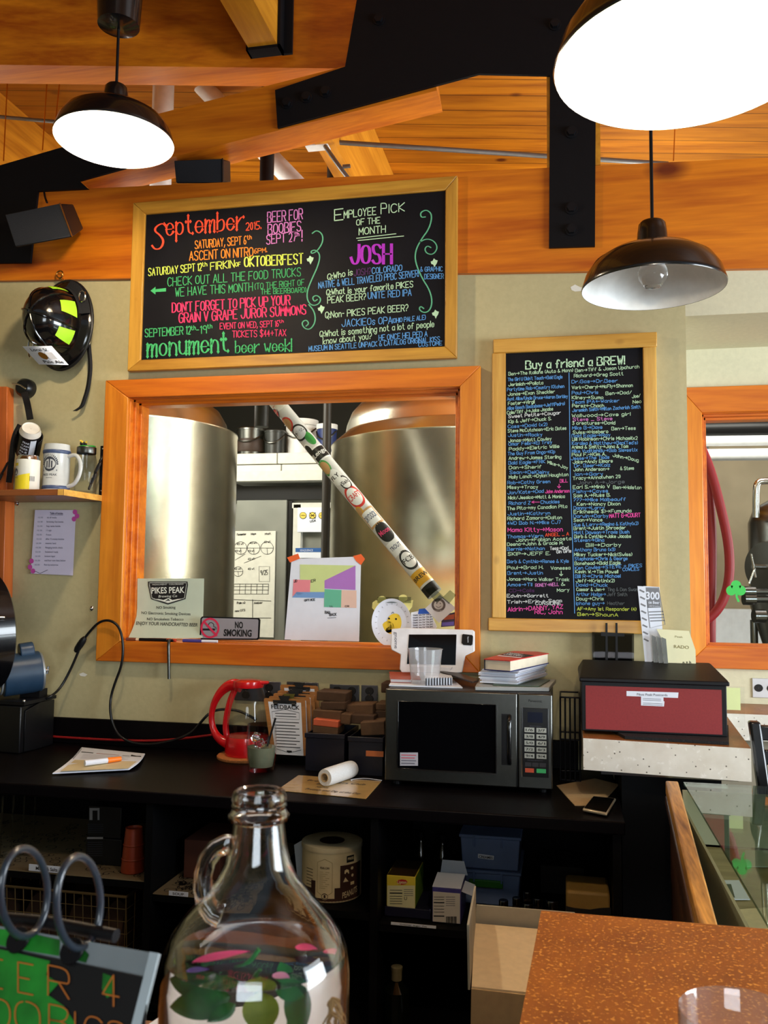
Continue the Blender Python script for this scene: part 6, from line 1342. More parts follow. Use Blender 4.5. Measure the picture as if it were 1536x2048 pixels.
# book: spine left, page edges front
zbk = zz+.001; BH = .034
Pb = [Zp(x, y, zbk) for x, y in ((968, 1340), (1020, 1344), (1098, 1327), (1040, 1318))]
bk2 = thing('hardback_book', 'red hardback book lying on top of the stack of papers', 'book', sum(Pb, V())/4)
RC = flat('red_cover', (200, 44, 48), .4)
c = sum(Pb, V())/4
G().prism([c+(p-c)*.96+V((0, 0, .0025)) for p in Pb], (0, 0, BH-.005)).o('pages', mat('cream_pages', (226, 214, 190), .8), bk2)
G().prism(Pb, (0, 0, .0025)).o('cover', flat('navy_cover', (40, 44, 100)), bk2); G().prism([p+V((0, 0, BH-.0025)) for p in Pb], (0, 0, .0025)).o('cover', RC, bk2)
G().prism([Pb[0]+V((0, 0, .0025)), Pb[3]+V((0, 0, .0025)), Pb[3]*.97+c*.03+V((0, 0, .0025)), Pb[0]*.97+c*.03+V((0, 0, .0025))], (0, 0, BH-.005)).o('spine', flat('black_spine', (30, 28, 34)), bk2)
mb_ = lambda u, v: (Pb[3]*(1-u)+Pb[2]*u)*(1-v)+(Pb[0]*(1-u)+Pb[1]*u)*v+V((0, 0, BH+.0006))
g = G(); g.rect(mb_, .06, .35, .94, .62, 0); g.print(lambda x, y: mb_(x, y)+V((0, 0, .0005)), 'DRAWING', .1, .48, .6, .48, .1, 1, bold=.03); g.print(lambda x, y: mb_(x, y)+V((0, 0, .0005)), 'CORCORAN', .12, .6, .8, .6, .1, 1, bold=.03); g.rect(mb_, .06, .66, .94, .72, 1)
g.o('cover_print', [flat('cover_band', (40, 34, 44)), PAPER], bk2)
# white tablet stand
ty = fy+.22
GN = mat('white_gloss_plastic', (232, 233, 238), .3, coat=.3)
tf = [(783, 1258), (806, 1256), (944, 1260), (949, 1263), (949, 1303), (930, 1312), (924, 1345), (915, 1346), (803, 1345), (799, 1338), (801, 1309), (783, 1300), (781, 1292)]
tlt = .05
def tmx(x, y, o=0.0):
    s_ = (1346-y)/88.0; return Yp(x, y, ty+tlt*s_-o)
gt = thing('tablet_stand', 'white tablet till stand with dark screen standing on the microwave', 'tablet stand', Yp(862, 1352, ty))
G().prism([tmx(x, y) for x, y in tf], (0, .018, 0)).o('frame', GN, gt, bevel=.003)
G().prism([tmx(x, y, .0015) for x, y in ((818, 1269), (913, 1269), (911, 1330), (814, 1328))], (0, .0012, 0)).o('screen', mat('screen_black', (7, 7, 9), .08), gt)
G().prism([tmx(x, y, .003) for x, y in ((926, 1268), (944, 1270), (946, 1273), (945, 1289), (942, 1291), (927, 1290), (923, 1286), (924, 1270)) ], (0, .003, 0)).o('card_reader', mat('reader_black', (12, 12, 14), .3), gt, bevel=.001)
g = G(); m_ = lambda x, y: tmx(789+(-y), 1264+x, .0008); g.print(m_, 'gnome', 0, 0, 33, 0, 7, 0); mq = lambda x, y: tmx(935-y, 1273+x, .0042); g.print(mq, 'Square', 0, 0, 12, 0, 3, 1); g.o('print', [GREYINK, PAPER], gt)
zf = Yp(862, 1345, ty).z
G().hexa([(Yp(835, 1345, ty).x, ty+.002, MT+.001), (Yp(890, 1345, ty).x, ty+.002, MT+.001), (Yp(905, 1345, ty).x, ty+.002, zf+.02), (Yp(820, 1345, ty).x, ty+.002, zf+.02), (Yp(835, 1345, ty).x, ty+.11, MT+.001), (Yp(890, 1345, ty).x, ty+.11, MT+.001), (Yp(905, 1345, ty).x, ty+.05, zf+.02), (Yp(820, 1345, ty).x, ty+.05, zf+.02)]).o('foot', GN, gt, bevel=.003)
# plastic cup
cy0 = fy+.10; cb0 = Yp(850, 1350, cy0); cb0.z = z1+.001; chh = Yp(850, 1297, cy0).z-cb0.z; cr = (Yp(884, 1300, cy0).x-Yp(815, 1300, cy0).x)/2
pcup = thing('plastic_cup', 'clear plastic cup standing in front of the white tablet stand', 'cup', cb0)
G().lathe([(.001, .002), (cr*.78, .002), (cr*.80, 0), (cr*.98, chh*.97), (cr*1.02, chh*.98), (cr*1.02, chh), (cr*.97, chh), (cr*.78, .004), (.001, .004)], cb0, n=40).o('cup_wall', panemat('cup_plastic', (252, 252, 253), 1.4, .16), pcup)

# ------------------------------------------------------------------ right end of the counter
# papers and phone
qz([(1113, 1572), (1150, 1612), (1200, 1612), (1238, 1570), (1190, 1558)], CT+.0008, .002, 'paper_bag', CARD, 'crumpled brown paper beside the phone at the right end of the counter', 'paper')
P = [Zp(x, y, CT+.004) for x, y in ((1165, 1623), (1214, 1633), (1232, 1602), (1186, 1597))]
ph = thing('smartphone', 'white edged smartphone lying on the right end of the black counter', 'phone', sum(P, V())/4)
G().prism(P, (0, 0, .008)).o('body', mat('phone_silver', (190, 176, 150), .3, .5), ph, bevel=.003)
c = sum(P, V())/4; G().prism([c+(p-c)*.9+V((0, 0, .0082)) for p in P], (0, 0, .0006)).o('screen', mat('phone_screen', (8, 8, 10), .1), ph)
# dark coffee grinder like column between microwave and concrete bar
p = Zp(1140, 1540, CT); 
cb3 = thing('wire_basket', 'dark wire basket standing between the microwave and the concrete bar', 'basket', (p.x+.02, -.2, CT))
x0, x1 = Yp(1121, 1500, -.2).x, Yp(1160, 1500, -.2).x; zt_ = Yp(1140, 1395, -.2).z
for k in range(5):
    xx = x0+(x1-x0)*k/4; G().tube([(xx, -.2, CT+.004), (xx, -.2, zt_)], .003, 6).o('wire', BLACK, cb3)
for zz in (CT+.005, (CT+zt_)/2, zt_): G().tube([(x0, -.2, zz), (x1, -.2, zz), (x1, -.06, zz), (x0, -.06, zz)], .003, 6, closed=True).o('rim_wire', BLACK, cb3)
qz([(1108, 1352), (1160, 1364), (1160, 1375), (1100, 1358)], zt_+.004, .001, 'paper_sheet', PAPER, 'white sheet sticking out between the microwave and the red box', 'sheet of paper')
# concrete bar: slab on a black pier, ledge along the recess
SZ = 1.09
sx0, sx1, sy0 = .048, .488, -.485
g = G(); g.prism([(sx0, sy0+.02, SZ-.088), (sx1, sy0-.02, SZ-.088), (.535, .20, SZ-.088), (sx0, .20 if False else -.001, SZ-.088)], (0, 0, .083)); 
bar = thing('concrete_bar', 'raised pale concrete bar end beneath the red postcard box', 'bar counter', ((sx0+sx1)/2, -.2, 0))
def slabprism(P, z0, z1, nm, mtop, mside, parent, bev=.006):
    g = G(); n = len(P); g.add([V((x, y, z0)) for x, y in P]+[V((x, y, z1)) for x, y in P], [tuple(range(n-1, -1, -1))]+[(i, (i+1) % n, n+(i+1) % n, n+i) for i in range(n)], 1)
    g.add([V((x, y, z1)) for x, y in P], [tuple(range(n))], 0)
    return g.o(nm, [mtop, mside], parent)
TOPS = specked('rubbed_concrete_top', (150, 96, 48), (128, 78, 34), (176, 128, 76), 120, (.6, .7), .4)
slabprism([(sx0, sy0+.03), (sx1, sy0-.015), (sx1+.045, .16), (JX+.005, .16), (JX+.004, -.002), (sx0, -.002)], SZ-.088, SZ, 'slab', TOPS, CONC, bar)
G().box(CX1+.006, sx1-.06, sy0+.09, -.003, 0, SZ-.089).o('pier', DARKIN, bar)
a = Yp(1420, 1556, sy0+.04); G().box(sx0+.05, sx1-.02, sy0+.06, sy0+.10, SZ-.104, SZ-.089).o('support_angle', CHROME, bar)
lg_ = thing('concrete_ledge', 'concrete ledge along the recessed wall behind the chair', 'bar counter', (1.2, .3, 0))
slabprism([(JX+.005, .165), (2.8, .165), (2.8, RY-.002), (JX+.005, RY-.002)], SZ-.088, SZ, 'slab', TOPS, CONC, lg_)
G().box(JX+.1, 2.8, .24, RY-.003, 0, SZ-.089).o('pier', flat('pier_beige', (150, 140, 120)), lg_)
outlet(1504, 1357, 1580, 1396, RY, 'silver wall outlet plate under the right window', 3)
# rubber mat and red postcard box
by = -.42
mat_p = [Zp(x, y, SZ+.001) for x, y in ((1215, 1459), (1250, 1478), (1458, 1490), (1462, 1466))]
G().prism([mat_p[0], mat_p[1], mat_p[2], mat_p[3]+V((.01, .1, 0)), mat_p[0]+V((0, .16, 0))], (0, 0, .008)).o('rubber_mat', RUBBER, label='black ribbed rubber mat under the red postcard box', cat='mat')
bz0 = SZ+.010; fyb = by+.03
q = [Yp(x, y, fyb) for x, y in ((1160, 1360), (1455, 1374), (1457, 1470), (1163, 1450))]
bx0, bx1, bzt = q[0].x+.004, q[1].x-.002, (q[0].z+q[1].z)/2
box = thing('postcard_box', 'red and black lidded postcard box on the concrete bar', 'box', ((bx0+bx1)/2, fyb+.15, bz0))
bzb = bz0
G().box(bx0, bx1, fyb+.003, fyb+.30, bzb, bzt).o('body', BLACK, box, bevel=.002)
mp = onY(fyb+.002)
fr = [Yp(x, y, fyb) for x, y in ((1171, 1365), (1443, 1377), (1444, 1463), (1172, 1450))]
G().box(fr[0].x, fr[1].x, fyb-.0005, fyb+.0025, bzb+.006, bzt-.012).o('front_panel', mat('oxblood_panel', (136, 40, 42), .6, var=.08, scale=200), box)
G().box(bx0-.006, bx1+.006, fyb-.012, fyb+.30, bzt, bzt+.012).o('lid_edge', BLACK, box, bevel=.003)
zb2 = bzt+.012+.026
G().hexa([(bx0-.006, fyb-.012, bzt+.012), (bx1+.006, fyb-.012, bzt+.012), (bx1-.0, fyb+.27, zb2), (bx0+.01, fyb+.27, zb2), (bx0-.006, fyb+.30, bzt+.012), (bx1+.006, fyb+.30, bzt+.012), (bx1-.0, fyb+.30, zb2), (bx0+.01, fyb+.30, zb2)]).o('lid', mat('lid_black', (13, 12, 14), .5, spec=.15), box, bevel=.003)
mp = onY(fyb-.0010); g = G(); g.pp(mp, [(1253, 1382), (1357, 1385), (1356, 1396), (1253, 1392)], 0); g.pp(mp, [(1282, 1393), (1327, 1395), (1327, 1402), (1329, 1403), (1328, 1413), (1282, 1411)], 0)
mp = onY(fyb-.0016); g.print(mp, 'Pikes Peak Postcards', 1274, 1391, 1335, 1392.5, 5, 1)
for k in range(2): g.line(mp, [(1286, 1397+k*3), (1322, 1398.5+k*3)], .8, 1); g.line(mp, [(1286, 1406+k*3), (1325, 1408+k*3)], .8, 1)
g.o('label_strips', [PAPER, GREYINK], box)
# things standing behind the box
def stand(name, pts, y, th, m, label, cat, tilt=0):
    zb_ = min(Yp(x, yy, y).z for x, yy in pts); P = [Yp(x, yy, y+tilt*(Yp(x, yy, y).z-zb_)) for x, yy in pts]; return G().prism(P, (0, th, 0)).o(name, m, label=label, cat=cat)
yb_ = -.055
zfl = Yp(1225, 1345, yb_).z
sl = thing('display_sleeve', 'black bagged item in a clear plastic sleeve behind the red box', 'plastic sleeve', Yp(1226, 1345, yb_))
def lower(pts, y, z): return [V((Yp(x, yy, y).x, y, z if yy > 1325 else Yp(x, yy, y).z)) for x, yy in pts]
G().prism(lower([(1184, 1264), (1268, 1267), (1267, 1332), (1185, 1332)], yb_, SZ+.002), (0, .0012, 0)).o('sleeve', panemat('glossy_sleeve', (170, 172, 176), 1.7), sl)
G().prism(lower([(1189, 1268), (1264, 1270), (1264, 1332), (1190, 1332)], yb_+.004, SZ+.002), (0, .012, 0)).o('content', mat('black_cloth', (16, 15, 18), .6), sl)
ea = thing('display_easel', 'black plastic easel with two upright prongs behind the red box', 'easel', Yp(1223, 1345, yb_-.02))
for x in (1213, 1233):
    P = lower([(x-2, 1246), (x+2, 1246), (x+3, 1332), (x-3, 1332)], yb_-.012, SZ+.002); G().prism(P, (0, .006, 0)).o('prong', BLACK, ea)
G().prism([Yp(x, y, yb_-.014) for x, y in ((1202, 1264), (1249, 1267), (1249, 1273), (1202, 1272))], (0, .004, 0)).o('crossbar', BLACK, ea)
# rack of fliers
FL = flat('flier_grey', (120, 122, 128), .5)
def flier(pts, y, label, art):
    P = [V((Yp(x, yy, y).x, y+.12*(Yp(x, yy, y).z-SZ-.1)*0, Yp(x, yy, y).z)) for x, yy in pts]
    P[2].z = P[3].z = SZ+.002
    o = G().prism(P, (0, .0018, 0)).o('flier', PAPER, label=label, cat='flier', group='fliers behind the postcard box')
    g = G(); art(g, onY(y-.0006)); g.o('print', [FL, PAPER, INK], o)
yf1 = -.09
def art300(g, mp):
    g.pp(mp, [(1291, 1175), (1316, 1176), (1322, 1215), (1293, 1216)], 0); g.line(mp, [(1290, 1174), (1317, 1175), (1330, 1249), (1300, 1256)], 1.6, 0, closed=True)
    mq = lambda x, y: mp(x, y)+V((0, -.0005, 0)); g.print(mq, '300', 1292, 1198, 1319, 1199, 15, 1, bold=.04); g.print(mq, 'ce Beer', 1297, 1207, 1319, 1208, 6, 1, bold=.03)
    g.print(mq, 'and Growlers', 1299, 1213, 1320, 1214, 3, 1)
    for k in range(4): g.line(mp, [(1298+k, 1224+k*6), (1326+k, 1223+k*6)], 2, 0)
def artp(g, mp):
    for k in range(8): g.line(mp, [(1280+k*1.2, 1180+k*14), (1288+k*1.2, 1184+k*14)], 3, 0)
flier([(1275, 1172), (1291, 1173), (1312, 1332), (1300, 1332)], yf1-.02, 'narrow grey patterned flier edge standing left of the tall 300 flier', artp)
flier([(1287, 1172), (1319, 1174), (1336, 1332), (1306, 1332)], yf1, 'tall grey and white flier headed 300 behind the red box', art300)
yc_ = flat('cream_flier', (232, 228, 186), .4)
yf2 = yf1-.035
P = [Yp(x, y, yf2) for x, y in ((1313, 1258), (1378, 1262), (1391, 1300), (1393, 1332), (1344, 1332), (1330, 1290))]
for p in (P[3], P[4]): p.z = SZ+.002
fo = G().prism(P, (0, .004, 0)).o('flier', yc_, label='cream flier pack with grey RADO letters, right of the tall 300 flier', cat='flier', group='fliers behind the postcard box')
g = G(); mp = onY(yf2-.0006); g.print(mp, 'RADO', 1348, 1296, 1378, 1298, 6.5, 0, bold=.01); g.print(mp, 'Peak', 1350, 1275, 1366, 1276, 4, 0); g.chalk(mp, 'n + h', 1366, 1328, 1382, 1328, 6, 1, 1); g.o('print', [flat('olive_print', (140, 130, 80)), INK], fo)
for k in range(3):
    x = 1303+k*10; P = [Yp(xx, y, yf2-.012-.008*k*0+.006*(2-k)) for xx, y in ((x, 1270+k*2), (x+9, 1274+k*2), (x+22, 1332), (x+12, 1332))]
    for p in (P[2], P[3]): p.z = SZ+.002
    G().prism(P, (0, .002, 0)).o('flier', mat('film_pack', (90, 92, 84), .2, coat=.5), label='glossy dark flier packet, %s of the three left of the cream pack' % ('left', 'middle', 'right')[k], cat='flier', group='fliers behind the postcard box')
# yellow card at the side of the box
yc2 = fyb+.24
P = [V((bx1+.007, yc2, 0)), V((Yp(1489, 1400, yc2).x, yc2, 0))]
zc1, zc2 = Yp(1470, 1420, yc2).z, Yp(1470, 1373, yc2).z
o = G().box(P[0].x, P[1].x, yc2, yc2+.002, SZ+.002, zc2).o('card_holder', PLASTIC, label='clear card holder with lime card at the right side of the red box', cat='card holder')
G().box(P[0].x, P[1].x-.012, yc2-.0015, yc2-.0004, zc1, zc2-.004).o('card', flat('lime_card', (226, 236, 168)), o)
o2 = G(); q = V((bx1+.012, fyb+.16, bzt+.0)); o2.ball(q+V((0, 0, -.01)), .012, 14); o2.cyl(V((q.x, q.y, SZ+.001)), q, .004); o2.o('flower_pen', flat('coral_flower', (236, 120, 110)), label='coral flower pen peeking out right of the red box', cat='pen')
# chair
ch = thing('ladder_chair', 'black painted ladder back chair at the right edge behind the glass case', 'chair', (.78, -.30, 0))
CHB = mat('chair_black', (16, 17, 22), .28, coat=.3)
cyy = -.36; a = Yp(1507, 1442, cyy); 
zt_c = a.z; lean = (Yp(1530, 1572, cyy).x-a.x)/(a.z-Yp(1530, 1572, cyy).z)
def cpost(x, dl):
    P = [V((x, cyy, zt_c)), V((x+.0, cyy, zt_c))]
    g = G(); g.hexa([(x-.016+dl, cyy-.018, .5), (x+.020+dl, cyy-.018, .5), (x+.016, cyy-.018, zt_c), (x-.014, cyy-.018, zt_c), (x-.016+dl, cyy+.018, .5), (x+.02+dl, cyy+.018, .5), (x+.016, cyy+.018, zt_c), (x-.014, cyy+.018, zt_c)])
    g.hexa([(x-.016+dl, cyy-.018, 0), (x+.020+dl, cyy-.018, 0), (x+.02+dl, cyy-.018, .5), (x-.016+dl, cyy-.018, .5), (x-.016+dl, cyy+.018, 0), (x+.02+dl, cyy+.018, 0), (x+.02+dl, cyy+.018, .5), (x-.016+dl, cyy+.018, .5)])
    g.o('post', CHB, ch, bevel=.006)
dl = lean*(zt_c-.5)*.75
cpost(a.x, dl); cpost(a.x+.40, dl)
for py in (1466, 1514, 1562, 1612):
    z = Yp(1520, py, cyy).z; xo = lean*(zt_c-z)*.9
    G().box(a.x+.012+xo, a.x+.392+xo, cyy-.008, cyy+.012, z-.02, z+.022).o('slat', CHB, ch, bevel=.004)
G().box(a.x+dl-.02, a.x+dl+.44, cyy-.02, cyy+.38, .70, .735).o('seat', CHB, ch, bevel=.01)
for x in (a.x+dl, a.x+dl+.40): G().cyl((x, cyy+.35, 0), (x, cyy+.35, .70), .016, .02).o('leg', CHB, ch)
# ================================================================== under the counter
def shelf_item(px0, px1, py_t, z, y):
    a, b = Yp(px0, 1700, y), Yp(px1, 1700, y); return a.x, b.x, Yp((px0+px1)/2, py_t, y).z-z
yU = -.52
# row of glasses at the far left
rnd = random.Random(5)
gl_lab = ('tall clear glass nearest the left edge on the left shelf', 'tall clear glass, second from the left edge on the left shelf', 'tall clear glass, third from the left edge on the left shelf', 'tall clear glass, fourth from the left edge on the left shelf')
for k, px in enumerate((-8, 14, 36, 58)):
    c = V((Yp(px, 1650, yU+.02*k).x, yU+.02*k, SHL+.004)); r = .019; h = .19
    t = thing('tall_glass', gl_lab[k], 'glass', c, 'tall glasses under the counter')
    G().lathe([(.001, 0), (r*.9, 0), (r, h), (r*.93, h), (r*.82, .006), (.001, .006)], c, n=28).o('glass_wall', PLASTIC, t)
# black box with small picture
x0, x1, h = shelf_item(171, 213, 1615, SHL, -.50)
t = thing('black_box', 'tall black printed carton with a small white picture on the left shelf', 'box', ((x0+x1)/2+.03, -.42, SHL+.004))
BBX = mat('black_carton', (13, 13, 16), .5)
G().box(x0, x1+.05, -.50, -.38, SHL+.004, SHL+.004+h*.45).o('carton', BBX, t, bevel=.002); G().box(x0+.004, x1+.045, -.498, -.382, SHL+.005+h*.455, SHL+.004+h).o('carton', BBX, t, bevel=.002)
mp = onY(-.5008); g = G(); g.rect(onY(-.4990), 179, 1616, 199, 1640, 0); g.rect(onY(-.4996), 185, 1621, 195, 1640, 1); g.rect(mp, 174, 1674, 206, 1678, 0)
for k in range(5): g.rect(onY(-.4990), 175, 1648+k*4, 207, 1649.4+k*4, 2)
for k in range(7): g.rect(mp, 175, 1684+k*4.4, 205, 1685.4+k*4.4, 2)
g.o('print', [flat('print_grey', (150, 150, 154)), BBX, flat('print_dim', (44, 46, 56))], t)
# orange cup upside down
x0, x1, h = shelf_item(245, 289, 1657, SHL, -.53)
c = V(((x0+x1)/2, -.53, SHL+.004)); r = (x1-x0)/2
t = thing('orange_cup', 'orange plastic cup upside down on the left shelf beside the black carton', 'cup', c)
ORC = mat('orange_plastic', (150, 56, 26), .45)
G().lathe([(r*.96, 0), (r, .002), (r*.72, h*.92), (r*.70, h*.94), (r*.70, h), (r*.64, h), (r*.62, h*.95), (.001, h*.94)], c, n=36).o('cup_wall', ORC, t)
for z in (.3, .62): G().lathe([(r*(1-.30*z)+.0006, h*z-.003), (r*(1-.30*z)+.002, h*z), (r*(1-.30*z)+.0004, h*z+.003)], c, n=36).o('rib', ORC, t)
# wire basket on the lower left shelf
wz0, wy0, wy1 = .365, -.58, -.12
wx0_, wx1_ = Yp(-70, 1800, wy0).x, Yp(252, 1800, wy0).x; wzt = Yp(120, 1782, wy0).z
wb2 = thing('wire_basket', 'long brass wire basket on the lower left shelf', 'basket', ((wx0_+wx1_)/2, -.35, wz0))
BWIRE = mat('brass_wire', (176, 150, 104), .35, .8)
G().tube([(wx0_, wy0, wzt), (wx1_, wy0, wzt), (wx1_, wy1, wzt), (wx0_, wy1, wzt)], .0042, 8, closed=True).o('rim_wire', BWIRE, wb2)
n = int((wx1_-wx0_)/.027)
g = G()
for k in range(n+1):
    x = wx0_+(wx1_-wx0_)*k/n; g.tube([(x, wy0, wzt), (x, wy0+.02, wz0+.003), (x, wy1-.02, wz0+.003), (x, wy1, wzt)], .0014, 5)
for k in range(1, 6):
    z = wz0+(wzt-wz0)*k/6; d = .02*(1-k/6); g.tube([(wx0_, wy0+d, z), (wx1_, wy0+d, z), (wx1_, wy1-d, z), (wx0_, wy1-d, z)], .0014, 5, closed=True)
for k in range(9):
    y = wy0+(wy1-wy0)*k/8
    for x in (wx0_, wx1_): g.tube([(x, y, wzt), (x, y, wz0+.003)], .0014, 5)
g.o('mesh_wire', BWIRE, wb2)
t = thing('folded_cloth', 'dark folded brown cloths lying in the wire basket', 'cloth', ((wx0_+wx1_)/2, -.35, wz0+.006))
g = G(); rows = [[V((wx0_+.03+(wx1_-wx0_-.06)*i/24, wy0+.05+(wy1-wy0-.1)*j/8, wz0+.008+(wzt-wz0)*.75*abs(math.sin(3.14*min(i, 24-i)/6+.4*j))**.4*min(1, j, 8-j, i, 24-i))) for i in range(25)] for j in range(9)]
g.sheet(rows, 0, -.004); g.o('cloth', mat('brown_cloth', (70, 48, 36), .9), t)
# brown carton on the middle shelf
x0, x1, h = shelf_item(368, 440, 1684, SHM, -.46)
t = G().box(x0, x1, -.46, -.26, SHM+.004, SHM+.004+h).o('carton', mat('red_brown_carton', (84, 44, 30), .7), label='low red-brown carton on the middle shelf behind the jug neck', cat='box', bevel=.002)
# white canister with brown print
cz = Zp(660, 1822, SHM+.002).z
yC = -.47; x0, x1, h = shelf_item(607, 722, 1690, SHM, yC); r = (x1-x0)/2; c = V(((x0+x1)/2, yC+.0, SHM+.002))
t = thing('canister', 'cream peanut canister with brown printed label on the middle shelf', 'canister', c)
CREAM = mat('cream_paper', (226, 206, 160), .5)
h = Yp(662, 1694, yC-r*.6).z-c.z
G().lathe([(.001, 0), (r, 0), (r*1.01, .003), (r, .006), (r, h-.008), (r*1.015, h-.004), (r*1.01, h), (.001, h)], c, n=56).o('drum', CREAM, t)
G().lathe([(r*1.02, h-.010), (r*1.03, h-.006), (r*1.02, h+.004), (r*.96, h+.006), (r*.5, h+.003), (.001, h+.003)], c, n=56).o('lid', mat('cream_lid', (214, 196, 156), .35), t)
G().lathe([(r*.42, h+.004), (r*.42, h+.0046), (.001, h+.0046)], c, n=40).o('lid_label', mat('brown_disc', (48, 26, 18), .5), t)
face = -math.atan2(CAM.x-c.x, -(CAM.y-c.y))
cw = lambda lift: (lambda x, y: c+V(((r+lift)*math.sin(x-face), -(r+lift)*math.cos(x-face), h*(1-y))))
BRN = mat('brown_print', (62, 36, 28), .5)
def band(g, mpf, x0, x1, ytop, ybot, mi=0, n=16):
    g.sheet([[mpf(x0+(x1-x0)*i/n, (ytop(x0+(x1-x0)*i/n) if callable(ytop) else ytop)*(1-j)+ybot*j) for i in range(n+1)] for j in (0, 1)], mi)
g = G(); m_ = cw(.0006)
band(g, m_, .28, 1.2, .30, .99); band(g, m_, .10, .28, .72, .99, n=4); band(g, m_, -.55, .10, .92, .99); band(g, m_, -.72, -.55, .60, .99, n=4); band(g, m_, -1.3, -.72, .75, .99)
m2 = cw(.001)
g.line(m2, [(-.48, .24), (-.23, .17), (.02, .24), (.02, .80), (-.23, .90), (-.48, .80)], .014, 1, closed=True)
g.print(m2, 'PEAK-CAN', -.38, .36, -.08, .36, .045, 0, bold=.02)
for k in range(9): g.line(m2, [(-.40, .42+.038*k), (-.08-.06*(k % 3), .42+.038*k)], .008, 1)
g.disc(m2, -.22, .88, .12, .065, 2, 24); g.disc(m2, -.22, .88, .11, .06, 0, 24, ring=.015); g.rect(m2, -.25, .85, -.19, .91, 0)
for k in range(6): g.line(m2, [(-.95, .4+.06*k), (-.66, .4+.06*k)], .012, 0)
g.rect(m2, .50, .13, .80, .26, 3); g.print(cw(.0014), 'PIKES', .54, .21, .78, .21, .05, 2, bold=.03)
g.print(m2, 'PEANUTS', .36, .93, .98, .87, .12, 2, bold=.02, slant=.0)
g.pp(m2, [(.38, .62), (.46, .53), (.52, .58), (.58, .62)], 2); g.pp(m2, [(.42, .46), (.43, .40), (.50, .38), (.58, .40), (.60, .47), (.56, .47), (.54, .44), (.48, .44), (.47, .47)], 2); g.disc(m2, .72, .38, .06, .03, 2, 14, ring=.03); g.rect(m2, .66, .64, .82, .70, 2); g.disc(m2, .74, .52, .05, .03, 2)
g.o('label_print', [BRN, flat('tan_print', (176, 150, 104)), CREAM, INK], t)
G().prism([Yp(x, y, yC+.06) for x, y in ((588, 1690), (612, 1676), (612, 1770), (596, 1770))], (0, .002, 0)).o('paper_sheet', PAPER, label='white paper edge standing behind the cream canister', cat='sheet of paper')
# tea boxes
def teabox(name, lab, px0, px1, pt, z, y, dep, m, side):
    x0, x1, h = shelf_item(px0, px1, pt, z, y); t = thing(name, lab, 'box', ((x0+x1)/2, y+dep/2, z))
    return t, x0, x1, h
z = SHR+.028
t, x0, x1, h = teabox('tea_box', 'yellow and green tea carton on a dark box, right shelf', 774, 831, 1752, z, -.54, .13, None, None)
TY = flat('tea_yellow', (232, 206, 64), .45); TG = flat('tea_green', (112, 150, 40), .45); TR = flat('tea_red', (206, 40, 44), .4)
zt_ = z+h
G().box(x0, x1, -.54, -.40, z, zt_).o('carton', TY, t, bevel=.0015)
G().box(x1+.0002, x1+.001, -.538, -.402, z+.002, zt_-.002).o('side_print', TG, t); G().box(x0+.002, x1-.002, -.538, -.402, zt_+.0002, zt_+.001).o('top_print', flat('tea_dark', (60, 44, 20), .5), t)
mp = onY(-.5408); g = G()
W_ = 57
g.rect(mp, 774.5, 1771, 830, 1818, 1)
g.pp(lambda x, y: mp(x, y)+V((0, -.0003, 0)), [(793, 1763.5), (797, 1760), (804, 1758.5), (812, 1760), (815, 1763.5), (812, 1768), (804, 1769.5), (797, 1768)], 0)
g.print(lambda x, y: mp(x, y)+V((0, -.0007, 0)), 'Lipton', 795, 1767, 813, 1767, 6, 1, bold=.04)
m3 = lambda x, y: mp(x, y)+V((0, -.0005, 0))
for y in (1780, 1786, 1792, 1797, 1802, 1807): g.line(m3, [(780, y), (804, y+.4)], 1.0 if y != 1786 else 2.2, 2)
for y in (1779, 1783, 1787, 1791): g.line(m3, [(808, y), (826, y+.3)], .9, 3)
g.print(m3, 'U', 808.5, 1800, 814, 1800, 7, 2)
g.o('print', [TR, flat('tea_cream', (232, 224, 170)), INK, GREYINK], t)
tt = G().box(x0-.004, x1+.045, -.545, -.36, SHR+.002, z-.001).o('flat_box', mat('navy_box', (22, 22, 44), .5), label='flat dark blue box under the yellow tea carton', cat='box', bevel=.001)
x0, x1, h = shelf_item(865, 922, 1778, SHR, -.56); z = SHR+.002
t = thing('tea_box', 'open white and blue tea carton with raised lid on the right shelf', 'box', ((x0+x1)/2, -.49, z))
TW = flat('tea_white', (212, 204, 190), .5); TB = flat('tea_violet', (66, 60, 130), .45)
G().box(x0, x1, -.56, -.43, z, z+h).o('carton', TB, t, bevel=.0015); G().box(x0+.002, x1-.002, -.5612, -.5602, z+.002, z+h*.88).o('front_print', TW, t)
G().prism([V((x0, -.56, z+h+.001)), V((x1, -.56, z+h+.001)), V((x1+.002, -.47, z+h+.012)), V((x0+.002, -.47, z+h+.012))], (0, 0, .001)).o('flap', PAPER, t)
G().prism([V((x0+.006, -.44, z+h)), V((x1+.006, -.44, z+h)), V((x1-.006, -.43, z+h+.036)), V((x0+.01, -.43, z+h+.036))], (0, .001, 0)).o('flap', PAPER, t)
G().prism([V((x1+.001, -.55, z+h*.9)), V((x1+.03, -.55, z+h*.8)), V((x1+.03, -.46, z+h*.8)), V((x1+.001, -.46, z+h*.9))], (0, 0, .001)).o('flap', PAPER, t)
mp = onY(-.5616); g = G()
for y in (1794, 1799, 1805, 1812, 1818, 1824, 1832): g.line(mp, [(868, y), (888, y+.3)], 1.0 if y not in (1805, 1832) else 2.2, 0)
for y in (1794, 1799, 1803, 1807, 1811): g.line(mp, [(892, y), (910, y+.2)], .9, 1)
for k in range(10): g.rect(mp, 892+k*2.2, 1833, 893.2+k*2.2+(k % 3)*.3, 1849, 0)
g.o('print', [INK, GREYINK], t)
